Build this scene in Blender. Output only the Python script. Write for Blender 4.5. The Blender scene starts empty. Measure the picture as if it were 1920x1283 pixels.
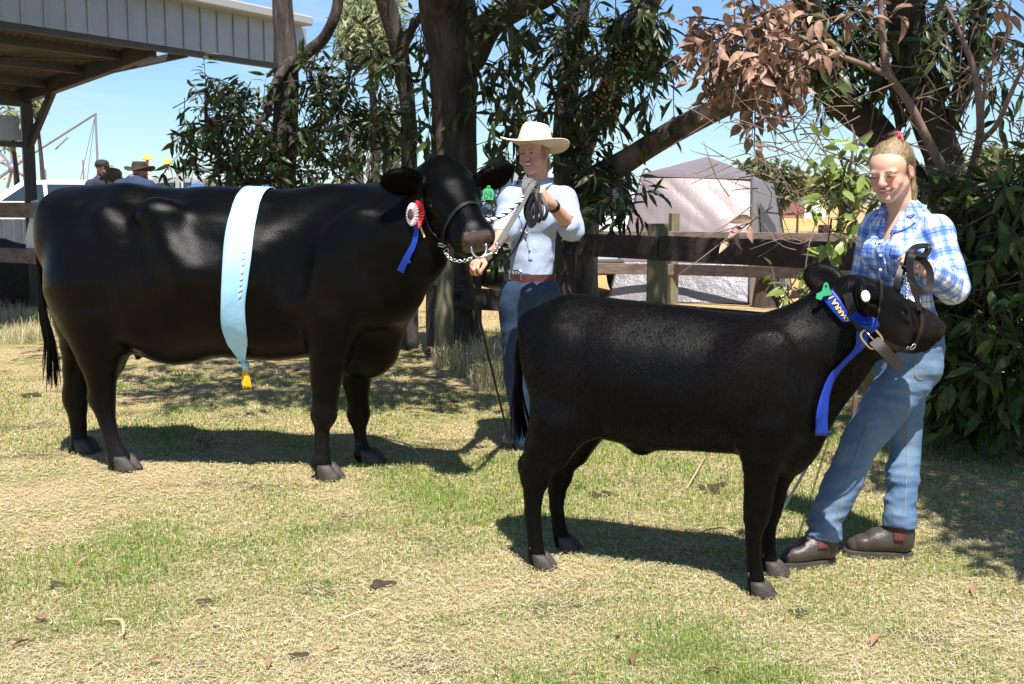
import bpy, math, random
import numpy as np
from mathutils import Vector, Matrix
R = math.radians
rng = np.random.default_rng(7)
random.seed(7)
SC = bpy.context.scene
COL = SC.collection

# ------------------------------------------------------------------ camera
CAMH, FPX, PITCH = 1.35, 2130.0, math.atan((641.5 - 385.0) / 2130.0)
cam_d = bpy.data.cameras.new('camera')
cam_d.sensor_width = 36.0
cam_d.lens = FPX / 1920.0 * 36.0
cam_d.clip_start, cam_d.clip_end = 0.05, 3000.0
cam = bpy.data.objects.new('camera', cam_d)
cam.location = (0, 0, CAMH)
cam.rotation_euler = (math.pi / 2 - PITCH, 0, 0)
COL.objects.link(cam)
SC.camera = cam

# ------------------------------------------------------------------ sun, sky, exposure
SUN = np.array([-0.10, 0.52, -1.0]); SUN /= np.linalg.norm(SUN)      # the way the light travels
SUN_EL = math.asin(-SUN[2])
SUN_AZ = math.atan2(-SUN[0], -SUN[1])
wd = bpy.data.worlds.new('World'); SC.world = wd; wd.use_nodes = True
nt = wd.node_tree; nt.nodes.clear()
sky = nt.nodes.new('ShaderNodeTexSky'); sky.sky_type = 'NISHITA'; sky.sun_disc = False
sky.sun_elevation = SUN_EL; sky.sun_rotation = SUN_AZ
sky.air_density = 1.0; sky.dust_density = 0.25; sky.ozone_density = 1.5
bg = nt.nodes.new('ShaderNodeBackground'); bg.inputs[1].default_value = 0.068
wo = nt.nodes.new('ShaderNodeOutputWorld')
tc = nt.nodes.new('ShaderNodeTexCoord')                               # thin wisps of high cloud
mp = nt.nodes.new('ShaderNodeMapping'); mp.inputs['Scale'].default_value = (1.6, 1.6, 9.0)
cn = nt.nodes.new('ShaderNodeTexNoise'); cn.inputs['Scale'].default_value = 2.6; cn.inputs['Detail'].default_value = 7; cn.inputs['Roughness'].default_value = 0.62
cr = nt.nodes.new('ShaderNodeValToRGB'); cr.color_ramp.elements[0].position = 0.50; cr.color_ramp.elements[1].position = 0.80
cr.color_ramp.elements[1].color = (0.55, 0.55, 0.55, 1)
mx = nt.nodes.new('ShaderNodeMix'); mx.data_type = 'RGBA'; mx.inputs['B'].default_value = (7.5, 8.2, 8.8, 1)
L = nt.links.new
L(tc.outputs['Generated'], mp.inputs[0]); L(mp.outputs[0], cn.inputs['Vector']); L(cn.outputs['Fac'], cr.inputs[0])
L(cr.outputs[0], mx.inputs['Factor']); tn = nt.nodes.new('ShaderNodeMix'); tn.data_type = 'RGBA'; tn.blend_type = 'MULTIPLY'; tn.inputs['Factor'].default_value = 1; tn.inputs['B'].default_value = (0.80, 1.0, 1.20, 1)
L(sky.outputs[0], tn.inputs['A']); L(tn.outputs['Result'], mx.inputs['A']); L(mx.outputs['Result'], bg.inputs[0]); L(bg.outputs[0], wo.inputs[0])
sun_d = bpy.data.lights.new('sun', 'SUN'); sun_d.energy = 5.0; sun_d.angle = R(0.53); sun_d.color = (1.0, 0.955, 0.88)
sun = bpy.data.objects.new('sun', sun_d); COL.objects.link(sun); sun.location = (0, -5, 12)
sun.rotation_euler = Vector(SUN.tolist()).to_track_quat('-Z', 'Y').to_euler()
vs = SC.view_settings
vs.view_transform = 'Standard'; vs.look = 'None'; vs.gamma = 1.0; vs.use_curve_mapping = False; vs.exposure = 0.95

# ------------------------------------------------------------------ lettering, outlined once while the scene is still empty
TEXT = {}
def make_text(s, size=1.0, bold=False):
    cu = bpy.data.curves.new('lettering', 'FONT'); cu.body = s; cu.size = size; cu.align_x = 'CENTER'; cu.align_y = 'CENTER'; cu.resolution_u = 3
    if bold: cu.offset = .018 * size
    o = bpy.data.objects.new('lettering', cu); COL.objects.link(o); bpy.context.view_layer.update(); dg = bpy.context.evaluated_depsgraph_get(); ev = o.evaluated_get(dg); me = ev.to_mesh()
    V = np.array([v.co[:] for v in me.vertices]).reshape(-1, 3); F = [tuple(p.vertices) for p in me.polygons]; ev.to_mesh_clear(); bpy.data.objects.remove(o); bpy.data.curves.remove(cu); TEXT[s, size] = (V, F)
for a_ in (('2009', .017), ('s. coa', .0145), ('D9', .034), ('OARRA N', .2, True)): make_text(*a_)
def text_mesh(s, size=1.0, bold=False): return TEXT[s, size]
# ------------------------------------------------------------------ pixel (1920 x 1283) -> place
_f = np.array([0, math.cos(PITCH), -math.sin(PITCH)]); _u = np.array([0, math.sin(PITCH), math.cos(PITCH)]); _r = np.array([1.0, 0, 0])
CAM = np.array([0, 0, CAMH])
def ray(px, py): return _f + _r * ((px - 960.0) / FPX) + _u * ((641.5 - py) / FPX)
def P(px, py, d):
    v = ray(px, py); return CAM + v * (d / v[1])
def G(px, py, z=0.0):
    v = ray(px, py); return CAM + v * ((z - CAMH) / v[2])
def pix(V):
    V = np.asarray(V, float) - CAM
    z = V @ _f
    z = np.where(z < 0.05, 0.05, z)
    return 960 + FPX * (V @ _r) / z, 641.5 - FPX * (V @ _u) / z, z
def nrm(v):
    v = np.asarray(v, float); return v / (np.linalg.norm(v) + 1e-12)

# ------------------------------------------------------------------ object helpers
def tag(o, label=None, cat=None, group=None, kind=None):
    if label: o['label'] = label
    if cat: o['category'] = cat
    if group: o['group'] = group
    if kind: o['kind'] = kind
    return o
def thing(name, label, cat, loc=(0, 0, 0), group=None):
    o = bpy.data.objects.new(name, None); COL.objects.link(o)
    o.location = [float(c) for c in loc]; o.empty_display_size = 0.1
    return tag(o, label, cat, group)
def wloc(o):
    v = np.zeros(3)
    while o is not None:
        v += np.array(o.location); o = o.parent
    return v
def mesh_np(name, V, F, smooth=True):
    """F: an (n,3) or (n,4) array, or a list of index tuples."""
    me = bpy.data.meshes.new(name)
    V = np.ascontiguousarray(V, np.float32)
    if isinstance(F, np.ndarray) and F.ndim == 2:
        k = F.shape[1]; n = len(F); loops = F.astype(np.int32).ravel()
        starts = np.arange(n, dtype=np.int32) * k
    else:
        n = len(F); tot = np.array([len(f) for f in F], np.int32)
        loops = np.concatenate([np.asarray(f, np.int32) for f in F]) if n else np.zeros(0, np.int32)
        starts = np.concatenate([[0], np.cumsum(tot)[:-1]]).astype(np.int32)
    me.vertices.add(len(V)); me.vertices.foreach_set('co', V.ravel())
    me.loops.add(len(loops)); me.loops.foreach_set('vertex_index', loops)
    me.polygons.add(n); me.polygons.foreach_set('loop_start', starts)
    me.update(calc_edges=True)
    me.polygons.foreach_set('use_smooth', np.full(n, smooth, bool))
    me.validate()
    return me
def put(name, V, F, m, parent=None, smooth=True, kind=None, base=None):
    """Link a mesh given in world coordinates."""
    V = np.asarray(V, float)
    off = wloc(parent) if parent is not None else (np.zeros(3) if base is None else np.asarray(base, float))
    me = mesh_np(name, V - off, F, smooth)
    if m is not None: me.materials.append(m)
    o = bpy.data.objects.new(name, me); COL.objects.link(o)
    if parent is not None: o.parent = parent
    elif base is not None: o.location = [float(c) for c in base]
    if kind: o['kind'] = kind
    return o
def share(name, me, M, parent=None):
    """An object on shared mesh data, M a 4x4 world matrix."""
    o = bpy.data.objects.new(name, me); COL.objects.link(o)
    M = np.array(M, float)
    if parent is not None:
        M = M.copy(); M[:3, 3] -= wloc(parent); o.parent = parent
    o.matrix_local = Matrix(M.tolist())
    return o
def color_attr(o, cols, name='Col'):
    me = o.data; a = me.attributes.new(name, 'FLOAT_COLOR', 'POINT')
    c = np.ones((len(me.vertices), 4), np.float32); c[:, :cols.shape[1]] = cols
    a.data.foreach_set('color', c.ravel())
def vec_attr(o, vecs, name='UVW'):
    me = o.data; a = me.attributes.new(name, 'FLOAT_VECTOR', 'POINT')
    a.data.foreach_set('vector', np.ascontiguousarray(vecs, np.float32).ravel())

class MB:
    """Collects shapes for one mesh."""
    def __init__(s): s.V = []; s.F = []; s.n = 0
    def add(s, V, F):
        V = np.asarray(V, float); s.V.append(V); s.F += [tuple(int(i) + s.n for i in f) for f in F]; s.n += len(V); return s
    def box(s, c, size, Rm=None, bev=0.0, jit=0.0):
        h = np.asarray(size, float) / 2
        if bev > 0:
            pts = []
            for sx in (-1, 1):
                for sy in (-1, 1):
                    for sz in (-1, 1):
                        S = np.array([sx, sy, sz]); 
                        for k in range(3):
                            p = S * h; q = p - S * bev; q[k] = p[k]; pts.append(q)
            idx = lambda sx, sy, sz, k: (((sx > 0) * 4 + (sy > 0) * 2 + (sz > 0)) * 3 + k)
            F = []
            for k in range(3):
                a, b = (k + 1) % 3, (k + 2) % 3
                for sg in (-1, 1):
                    q = []
                    for ea, eb in ((-1, -1), (1, -1), (1, 1), (-1, 1)):
                        S = [0, 0, 0]; S[k] = sg; S[a] = ea; S[b] = eb; q.append(idx(*S, k))
                    F.append(q if sg > 0 else q[::-1])
            for k in range(3):
                a, b = (k + 1) % 3, (k + 2) % 3
                for ea in (-1, 1):
                    for eb in (-1, 1):
                        S1 = [0, 0, 0]; S1[k] = -1; S1[a] = ea; S1[b] = eb
                        S2 = list(S1); S2[k] = 1
                        q = [idx(*S1, a), idx(*S2, a), idx(*S2, b), idx(*S1, b)]
                        F.append(q if ea * eb < 0 else q[::-1])
            for sx in (-1, 1):
                for sy in (-1, 1):
                    for sz in (-1, 1):
                        t = [idx(sx, sy, sz, 0), idx(sx, sy, sz, 1), idx(sx, sy, sz, 2)]
                        F.append(t if sx * sy * sz > 0 else t[::-1])
            V = np.array(pts)
        else:
            V = np.array([[x, y, z] for x in (-1, 1) for y in (-1, 1) for z in (-1, 1)], float) * h
            F = [(0, 1, 3, 2), (4, 6, 7, 5), (0, 4, 5, 1), (2, 3, 7, 6), (0, 2, 6, 4), (1, 5, 7, 3)]
        if jit: V = V + rng.uniform(-jit, jit, V.shape)
        if Rm is not None: V = V @ np.asarray(Rm).T
        return s.add(V + np.asarray(c, float), F)
    def bar(s, a, b, w, t, up=(0, 0, 1), bev=0.004):
        """A board from a to b, w along up, t across."""
        a = np.asarray(a, float); b = np.asarray(b, float); x = nrm(b - a); y = nrm(np.cross(up, x)); z = np.cross(x, y)
        return s.box((a + b) / 2, (np.linalg.norm(b - a), t, w), np.stack([x, y, z], 1), bev)
    def tube(s, pts, rad, n=8, cap=True, ell=1.0):
        pts = np.asarray(pts, float); m = len(pts); rad = np.broadcast_to(np.asarray(rad, float), (m,))
        T = np.gradient(pts, axis=0); T /= (np.linalg.norm(T, axis=1, keepdims=True) + 1e-9)
        ref = np.array([0, 0, 1.0]) if abs(T[0][2]) < 0.9 else np.array([1.0, 0, 0])
        N = nrm(np.cross(T[0], ref)); V = []
        an = np.arange(n) * 2 * math.pi / n
        for i in range(m):
            N = nrm(N - T[i] * (N @ T[i])); B = np.cross(T[i], N)
            V.append(pts[i] + rad[i] * (np.outer(np.cos(an), N) + ell * np.outer(np.sin(an), B)))
        V = np.concatenate(V); F = []
        for i in range(m - 1):
            for j in range(n):
                k = (j + 1) % n
                F.append((i * n + j, i * n + k, (i + 1) * n + k, (i + 1) * n + j))
        if cap: F.append(tuple(range(n))[::-1]); F.append(tuple(range((m - 1) * n, m * n)))
        return s.add(V, F)
    def loft(s, rings, cap=True):
        n = len(rings[0]); V = np.concatenate([np.asarray(r, float) for r in rings]); F = []
        for i in range(len(rings) - 1):
            for j in range(n):
                k = (j + 1) % n
                F.append((i * n + j, i * n + k, (i + 1) * n + k, (i + 1) * n + j))
        if cap: F.append(tuple(range(n))[::-1]); F.append(tuple(range((len(rings) - 1) * n, len(rings) * n)))
        return s.add(V, F)
    def ribbon(s, pts, nor, width, thick=0.003):
        """A flat strap along pts whose face looks along nor."""
        pts = np.asarray(pts, float); nor = np.asarray(nor, float); m = len(pts)
        nor = np.broadcast_to(nor, pts.shape); width = np.broadcast_to(np.asarray(width, float), (m,))
        T = np.gradient(pts, axis=0); Q = []
        for i in range(m):
            t = nrm(T[i]); nn = nrm(nor[i] - t * (nor[i] @ t)); b = np.cross(t, nn) * width[i] / 2; h = nn * thick / 2
            Q.append([pts[i] - b - h, pts[i] + b - h, pts[i] + b + h, pts[i] - b + h])
        Q = np.array(Q); F = []; V = []
        for j in range(4):                                              # four separate strips keep the edges crisp
            k = (j + 1) % 4; o = len(V)
            for i in range(m): V += [Q[i, j], Q[i, k]]
            F += [(o + 2 * i, o + 2 * i + 1, o + 2 * i + 3, o + 2 * i + 2) for i in range(m - 1)]
        o = len(V); V += list(Q[0]) + list(Q[-1]); F += [(o + 3, o + 2, o + 1, o), (o + 4, o + 5, o + 6, o + 7)]
        return s.add(np.array(V), F)
    def ellip(s, c, r, Rm=None, nu=14, nv=9):
        V = []
        for i in range(nv + 1):
            th = math.pi * i / nv
            for j in range(nu):
                ph = 2 * math.pi * j / nu
                V.append((math.sin(th) * math.cos(ph), math.sin(th) * math.sin(ph), math.cos(th)))
        V = np.array(V) * np.asarray(r, float)
        if Rm is not None: V = V @ np.asarray(Rm).T
        F = [(i * nu + j, (i + 1) * nu + j, (i + 1) * nu + (j + 1) % nu, i * nu + (j + 1) % nu) for i in range(nv) for j in range(nu)]
        return s.add(V + np.asarray(c, float), F)
    def build(s, name, m, parent=None, smooth=False, kind=None, base=None):
        return put(name, np.concatenate(s.V), s.F, m, parent, smooth, kind, base)

def spline(pts, n):
    """Catmull-Rom through pts (any number of columns)."""
    p = np.asarray(pts, float); m = len(p)
    if m < 3: return p[0] + (p[-1] - p[0]) * np.linspace(0, 1, n)[:, None]
    q = np.vstack([2 * p[0] - p[1], p, 2 * p[-1] - p[-2]])
    t = np.linspace(0, m - 1, n); i = np.minimum(t.astype(int), m - 2); f = (t - i)[:, None]
    a, b, c, d = q[i], q[i + 1], q[i + 2], q[i + 3]
    return 0.5 * (2 * b + (c - a) * f + (2 * a - 5 * b + 4 * c - d) * f * f + (3 * b - a - 3 * c + d) * f ** 3)

# ------------------------------------------------------------------ smooth sines as a cheap noise
def wob(p, freq, seed=0, n=5):
    g = np.random.default_rng(seed); d = g.normal(size=(n, 3)); d /= np.linalg.norm(d, axis=1, keepdims=True)
    fr = freq * g.uniform(0.6, 1.7, n); ph = g.uniform(0, 6.28, n); s = np.zeros(len(p), np.float32)
    for i in range(n): s += np.sin((p @ (d[i] * fr[i]).astype(np.float32)) + ph[i])
    return s / n

def fold(p, freq, seed, st=(1, 1, 1)):
    """Creases of cloth: ridges of a warped noise, about zero on average."""
    q = p * np.float32(st); w = np.stack([wob(q, freq * .45, seed + 90 + i, 5) for i in range(3)], 1) * (1.6 / freq)
    return (np.abs(wob(q + w, freq, seed, 8)) * 2.2 - .55 + .5 * wob(q + w, freq * .6, seed + 50, 6)).astype(np.float32)
# ------------------------------------------------------------------ rounded bodies: smooth union of cones and ellipsoids, then surface nets
class Sdf:
    def __init__(s): s.pr = []; s.disp = None
    def cone(s, a, b, ra, rb, k=0.03, flat=None, op='u'):
        a = np.asarray(a, np.float32); b = np.asarray(b, np.float32); ba = b - a; L2 = float(ba @ ba) + 1e-9
        if flat is not None:
            ax = np.asarray(nrm(flat[0]), np.float32); g = 1.0 / flat[1] - 1.0
        def fn(p):
            q = p - a
            bb = ba; l2 = L2
            if flat is not None:
                q = q + np.outer(q @ ax, ax) * g; bb = ba + ax * (ba @ ax) * g; l2 = float(bb @ bb) + 1e-9
            t = np.clip((q @ bb) / l2, 0, 1); q = q - t[:, None] * bb
            d = np.sqrt(np.einsum('ij,ij->i', q, q)) - (ra + (rb - ra) * t)
            return d * (min(1.0, flat[1]) if flat is not None else 1.0)
        s.pr.append((fn, k, op)); return s
    def ell(s, c, r, Rm=None, k=0.03, op='u'):
        c = np.asarray(c, np.float32); r = np.asarray(r, np.float32) * np.ones(3, np.float32); Rm32 = None if Rm is None else np.asarray(Rm, np.float32)
        def fn(p):
            q = p - c
            if Rm32 is not None: q = q @ Rm32
            q = q / r; k0 = np.sqrt(np.einsum('ij,ij->i', q, q)) + 1e-6; q = q / r
            k1 = np.sqrt(np.einsum('ij,ij->i', q, q)) + 1e-6
            return k0 * (k0 - 1) / k1
        s.pr.append((fn, k, op)); return s
    def box(s, c, h, Rm=None, rnd=0.01, k=0.02, op='u'):
        c = np.asarray(c, np.float32); h = np.asarray(h, np.float32); Rm32 = None if Rm is None else np.asarray(Rm, np.float32)
        def fn(p):
            q = p - c
            if Rm32 is not None: q = q @ Rm32
            q = np.abs(q) - (h - rnd)
            return np.sqrt((np.maximum(q, 0) ** 2).sum(1)) + np.minimum(q.max(1), 0) - rnd
        s.pr.append((fn, k, op)); return s
    def chain(s, pts, rad, k=0.03, flat=None, op='u'):
        """A limb: cones end to end, joined without swelling at the joints."""
        t = Sdf()
        for i in range(len(pts) - 1): t.cone(pts[i], pts[i + 1], rad[i], rad[i + 1], k, flat)
        fs = [q[0] for q in t.pr]; ki = min(k, 0.25 * max(rad)) * 0.5
        def fn(p):
            d = fs[0](p)
            for f in fs[1:]:
                e = f(p); h = np.maximum(ki - np.abs(d - e), 0) / ki; d = np.minimum(d, e) - h * h * ki * 0.12
            return d
        s.pr.append((fn, k, op)); return s
    @staticmethod
    def comb(d, e, k, op):
        if op == 'u':
            h = np.maximum(k - np.abs(d - e), 0) / k
            return np.minimum(d, e) - h * h * k * 0.25
        e = -e
        h = np.maximum(k - np.abs(d - e), 0) / k
        return np.maximum(d, e) + h * h * k * 0.25
    def eval(s, p):
        p = np.asarray(p, np.float32); d = np.full(len(p), 10.0, np.float32)
        for fn, k, op in s.pr: d = s.comb(d, fn(p), k, op)
        if s.disp is not None: d = d + s.disp(p)
        return d
    def grad(s, p, e=0.004):
        p = np.asarray(p, np.float32); g = np.stack([s.eval(p + np.eye(3, dtype=np.float32)[i] * e) - s.eval(p - np.eye(3, dtype=np.float32)[i] * e) for i in range(3)], 1)
        return g / (np.linalg.norm(g, axis=1, keepdims=True) + 1e-9)
    def mesh(s, lo, hi, h):
        B = 8; lo = np.asarray(lo, float); hi = np.asarray(hi, float)
        nb = np.ceil((hi - lo) / (h * B)).astype(int); N = nb * B
        bi = np.stack(np.meshgrid(*[np.arange(k) for k in nb], indexing='ij'), -1).reshape(-1, 3)
        cen = (lo + (bi * B + (B - 1) / 2) * h).astype(np.float32); br = h * B * 0.5 * 1.7321
        pd = np.stack([fn(cen) for fn, k, op in s.pr], 1)
        d = np.full(len(cen), 10.0, np.float32); mn = np.full(len(cen), 10.0, np.float32)
        for i, (fn, k, op) in enumerate(s.pr):
            d = s.comb(d, pd[:, i], k, op)
            if op == 'u': mn = np.minimum(mn, pd[:, i])
        keep = np.abs(d) < br * 1.6 + 0.03
        V = np.repeat(np.repeat(np.repeat(d.reshape(nb), B, 0), B, 1), B, 2).astype(np.float32)
        kb = np.nonzero(keep)[0]
        loc = np.stack(np.meshgrid(*[np.arange(B)] * 3, indexing='ij'), -1).reshape(-1, 3)
        nodes = (bi[kb][:, None, :] * B + loc[None]).astype(np.int32)
        pts = (lo + nodes * h).astype(np.float32)
        val = np.full(pts.shape[:2], 10.0, np.float32)
        for i, (fn, k, op) in enumerate(s.pr):
            a = pd[kb, i]
            act = np.nonzero(a < (mn[kb] + 2.6 * br + k) if op == 'u' else a < 1.8 * br + k + 0.02)[0]
            if not len(act): continue
            val[act] = s.comb(val[act].ravel(), fn(pts[act].reshape(-1, 3)), k, op).reshape(len(act), -1)
        if s.disp is not None: val = val + s.disp(pts.reshape(-1, 3)).reshape(val.shape)
        V[nodes[..., 0], nodes[..., 1], nodes[..., 2]] = val
        ins = V < 0
        cnt = sum(ins[x:N[0] - 1 + x, y:N[1] - 1 + y, z:N[2] - 1 + z].astype(np.int8) for x in (0, 1) for y in (0, 1) for z in (0, 1))
        ac = np.argwhere((cnt > 0) & (cnt < 8))
        idx = np.full(cnt.shape, -1, np.int32); idx[ac[:, 0], ac[:, 1], ac[:, 2]] = np.arange(len(ac))
        co = np.array([[x, y, z] for x in (0, 1) for y in (0, 1) for z in (0, 1)])
        cv = np.stack([V[ac[:, 0] + c[0], ac[:, 1] + c[1], ac[:, 2] + c[2]] for c in co], 1)
        acc = np.zeros((len(ac), 3)); w = np.zeros(len(ac))
        for i in range(8):
            for j in range(i + 1, 8):
                if np.abs(co[i] - co[j]).sum() != 1: continue
                cr_ = (cv[:, i] < 0) != (cv[:, j] < 0)
                t = np.where(cr_, cv[:, i] / np.where(cr_, cv[:, i] - cv[:, j], 1), 0)
                acc += np.where(cr_[:, None], co[i] + t[:, None] * (co[j] - co[i]), 0); w += cr_
        vert = lo + (ac + acc / w[:, None]) * h
        Q = []
        for ax in range(3):
            b, c = (ax + 1) % 3, (ax + 2) % 3
            sl = [slice(None)] * 3; s2 = [slice(None)] * 3; sl[ax] = slice(0, -1); s2[ax] = slice(1, None)
            A, Bv = ins[tuple(sl)], ins[tuple(s2)]
            e = np.argwhere(A != Bv); e = e[(e[:, b] > 0) & (e[:, c] > 0) & (e[:, b] < N[b] - 1) & (e[:, c] < N[c] - 1)]
            if not len(e): continue
            q = []
            for db, dc in ((-1, -1), (0, -1), (0, 0), (-1, 0)):
                f = e.copy(); f[:, b] += db; f[:, c] += dc; q.append(idx[f[:, 0], f[:, 1], f[:, 2]])
            q = np.stack(q, 1); fl = ~A[e[:, 0], e[:, 1], e[:, 2]]; q[fl] = q[fl][:, ::-1]; Q.append(q)
        Q = np.concatenate(Q); Q = Q[(Q >= 0).all(1)]
        return vert, Q
    def hit(s, px, py, off=0.004, t0=2.0):
        """Where the sight lines through the pixels meet the surface: points and normals."""
        px = np.atleast_1d(np.asarray(px, float)); py = np.atleast_1d(np.asarray(py, float))
        D = np.stack([nrm(ray(a, b)) for a, b in zip(px, py)]).astype(np.float32); t = np.full(len(D), t0, np.float32)
        for k_ in range(60):
            d_ = s.eval(CAM.astype(np.float32) + D * t[:, None]); t = t + np.clip(d_ * 0.85, -0.05, 0.6)
            if np.abs(d_).max() < 6e-4: break
        p = CAM + D * t[:, None]; n = s.grad(p)
        return p + n * off, n
def push(sdf, pts, off=0.004, it=12):
    """Settle points on to a surface."""
    p = np.asarray(pts, np.float32)
    for k_ in range(it):
        d = sdf.eval(p)
        if k_ % 3 == 0: n = sdf.grad(p)
        p = p - n * (d - off)[:, None] * 0.8
    return p.astype(float), n.astype(float)
def normals(V, F):
    a = V[F[:, 2]] - V[F[:, 0]]; b = V[F[:, 3]] - V[F[:, 1]]; fn = np.cross(a, b); N = np.zeros_like(V)
    for k in range(4): np.add.at(N, F[:, k], fn)
    return N / (np.linalg.norm(N, axis=1, keepdims=True) + 1e-12)
def relax(V, F, it=2, w=0.5):
    """A little smoothing of a quad mesh."""
    for _ in range(it):
        A = np.zeros_like(V); c = np.zeros(len(V))
        for k in range(4):
            np.add.at(A, F[:, k], V[F[:, (k + 1) % 4]]); np.add.at(c, F[:, k], 1)
        V = V * (1 - w) + w * A / np.maximum(c, 1)[:, None]
    return V

# ------------------------------------------------------------------ materials
def mat(name, col, rough=0.6, col2=None, nscale=8.0, detail=4.0, bump=0.0, bscale=40.0, stretch=(1, 1, 1), spec=0.5, metal=0.0, ramp=(0.35, 0.65),
        attr=None, rvar=0.0, sheen=0.0, coord='Object', bdist=0.01, transl=0.0, rand=0.0):
    m = bpy.data.materials.new(name); m.use_nodes = True; t = m.node_tree; N = t.nodes; Lk = t.links.new
    b = N['Principled BSDF']; b.inputs['Roughness'].default_value = rough; b.inputs['Metallic'].default_value = metal
    b.inputs['Specular IOR Level'].default_value = spec; b.inputs['Base Color'].default_value = (*col, 1)
    if sheen: b.inputs['Sheen Weight'].default_value = sheen; b.inputs['Sheen Roughness'].default_value = 0.4
    co = N.new('ShaderNodeTexCoord'); mp_ = N.new('ShaderNodeMapping'); mp_.inputs['Scale'].default_value = stretch
    Lk(co.outputs[coord], mp_.inputs[0]); out = None
    if attr:
        a = N.new('ShaderNodeAttribute'); a.attribute_name = attr; out = a.outputs['Color']
    if col2 is not None:
        nz = N.new('ShaderNodeTexNoise'); nz.inputs['Scale'].default_value = nscale; nz.inputs['Detail'].default_value = detail; nz.inputs['Roughness'].default_value = 0.6
        Lk(mp_.outputs[0], nz.inputs['Vector'])
        rp = N.new('ShaderNodeMapRange'); rp.inputs[1].default_value, rp.inputs[2].default_value = ramp
        Lk(nz.outputs['Fac'], rp.inputs[0])
        mx_ = N.new('ShaderNodeMix'); mx_.data_type = 'RGBA'; mx_.inputs['A'].default_value = (*col, 1); mx_.inputs['B'].default_value = (*col2, 1)
        Lk(rp.outputs[0], mx_.inputs['Factor'])
        if out is not None:
            mu = N.new('ShaderNodeMix'); mu.data_type = 'RGBA'; mu.blend_type = 'MULTIPLY'; mu.inputs['Factor'].default_value = 1
            Lk(mx_.outputs['Result'], mu.inputs['A']); Lk(out, mu.inputs['B']); out = mu.outputs['Result']
        else: out = mx_.outputs['Result']
        if rvar:
            ma = N.new('ShaderNodeMath'); ma.operation = 'MULTIPLY_ADD'; ma.inputs[1].default_value = rvar; ma.inputs[2].default_value = rough - rvar / 2
            Lk(nz.outputs['Fac'], ma.inputs[0]); Lk(ma.outputs[0], b.inputs['Roughness'])
    if rand:
        oi = N.new('ShaderNodeObjectInfo'); ge = N.new('ShaderNodeNewGeometry'); ad = N.new('ShaderNodeMath'); ad.operation = 'ADD'
        Lk(oi.outputs['Random'], ad.inputs[0]); Lk(ge.outputs['Random Per Island'], ad.inputs[1])
        fr = N.new('ShaderNodeMath'); fr.operation = 'FRACT'; Lk(ad.outputs[0], fr.inputs[0])
        mr = N.new('ShaderNodeMapRange'); mr.inputs[3].default_value = 1 - rand; mr.inputs[4].default_value = 1 + rand; Lk(fr.outputs[0], mr.inputs[0])
        hs = N.new('ShaderNodeHueSaturation'); Lk(mr.outputs[0], hs.inputs['Value'])
        mh = N.new('ShaderNodeMapRange'); mh.inputs[3].default_value = 0.5 - 0.05 * rand; mh.inputs[4].default_value = 0.5 + 0.03 * rand
        f2 = N.new('ShaderNodeMath'); f2.operation = 'MULTIPLY'; f2.inputs[1].default_value = 7.31; f3 = N.new('ShaderNodeMath'); f3.operation = 'FRACT'
        Lk(ad.outputs[0], f2.inputs[0]); Lk(f2.outputs[0], f3.inputs[0]); Lk(f3.outputs[0], mh.inputs[0]); Lk(mh.outputs[0], hs.inputs['Hue'])
        if out is not None: Lk(out, hs.inputs['Color'])
        else: hs.inputs['Color'].default_value = (*col, 1)
        out = hs.outputs['Color']
    if out is not None: Lk(out, b.inputs['Base Color'])
    if bump:
        bn = N.new('ShaderNodeTexNoise'); bn.inputs['Scale'].default_value = bscale; bn.inputs['Detail'].default_value = 5; bn.inputs['Roughness'].default_value = 0.65
        Lk(mp_.outputs[0], bn.inputs['Vector'])
        bu = N.new('ShaderNodeBump'); bu.inputs['Strength'].default_value = bump; bu.inputs['Distance'].default_value = bdist
        Lk(bn.outputs['Fac'], bu.inputs['Height']); Lk(bu.outputs[0], b.inputs['Normal'])
    if transl:
        tr = N.new('ShaderNodeBsdfTranslucent'); ms = N.new('ShaderNodeMixShader'); ms.inputs[0].default_value = transl
        if out is not None: Lk(out, tr.inputs[0])
        else: tr.inputs[0].default_value = (*col, 1)
        Lk(b.outputs[0], ms.inputs[1]); Lk(tr.outputs[0], ms.inputs[2]); Lk(ms.outputs[0], N['Material Output'].inputs[0])
    m.diffuse_color = (*col, 1)
    return m
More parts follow.
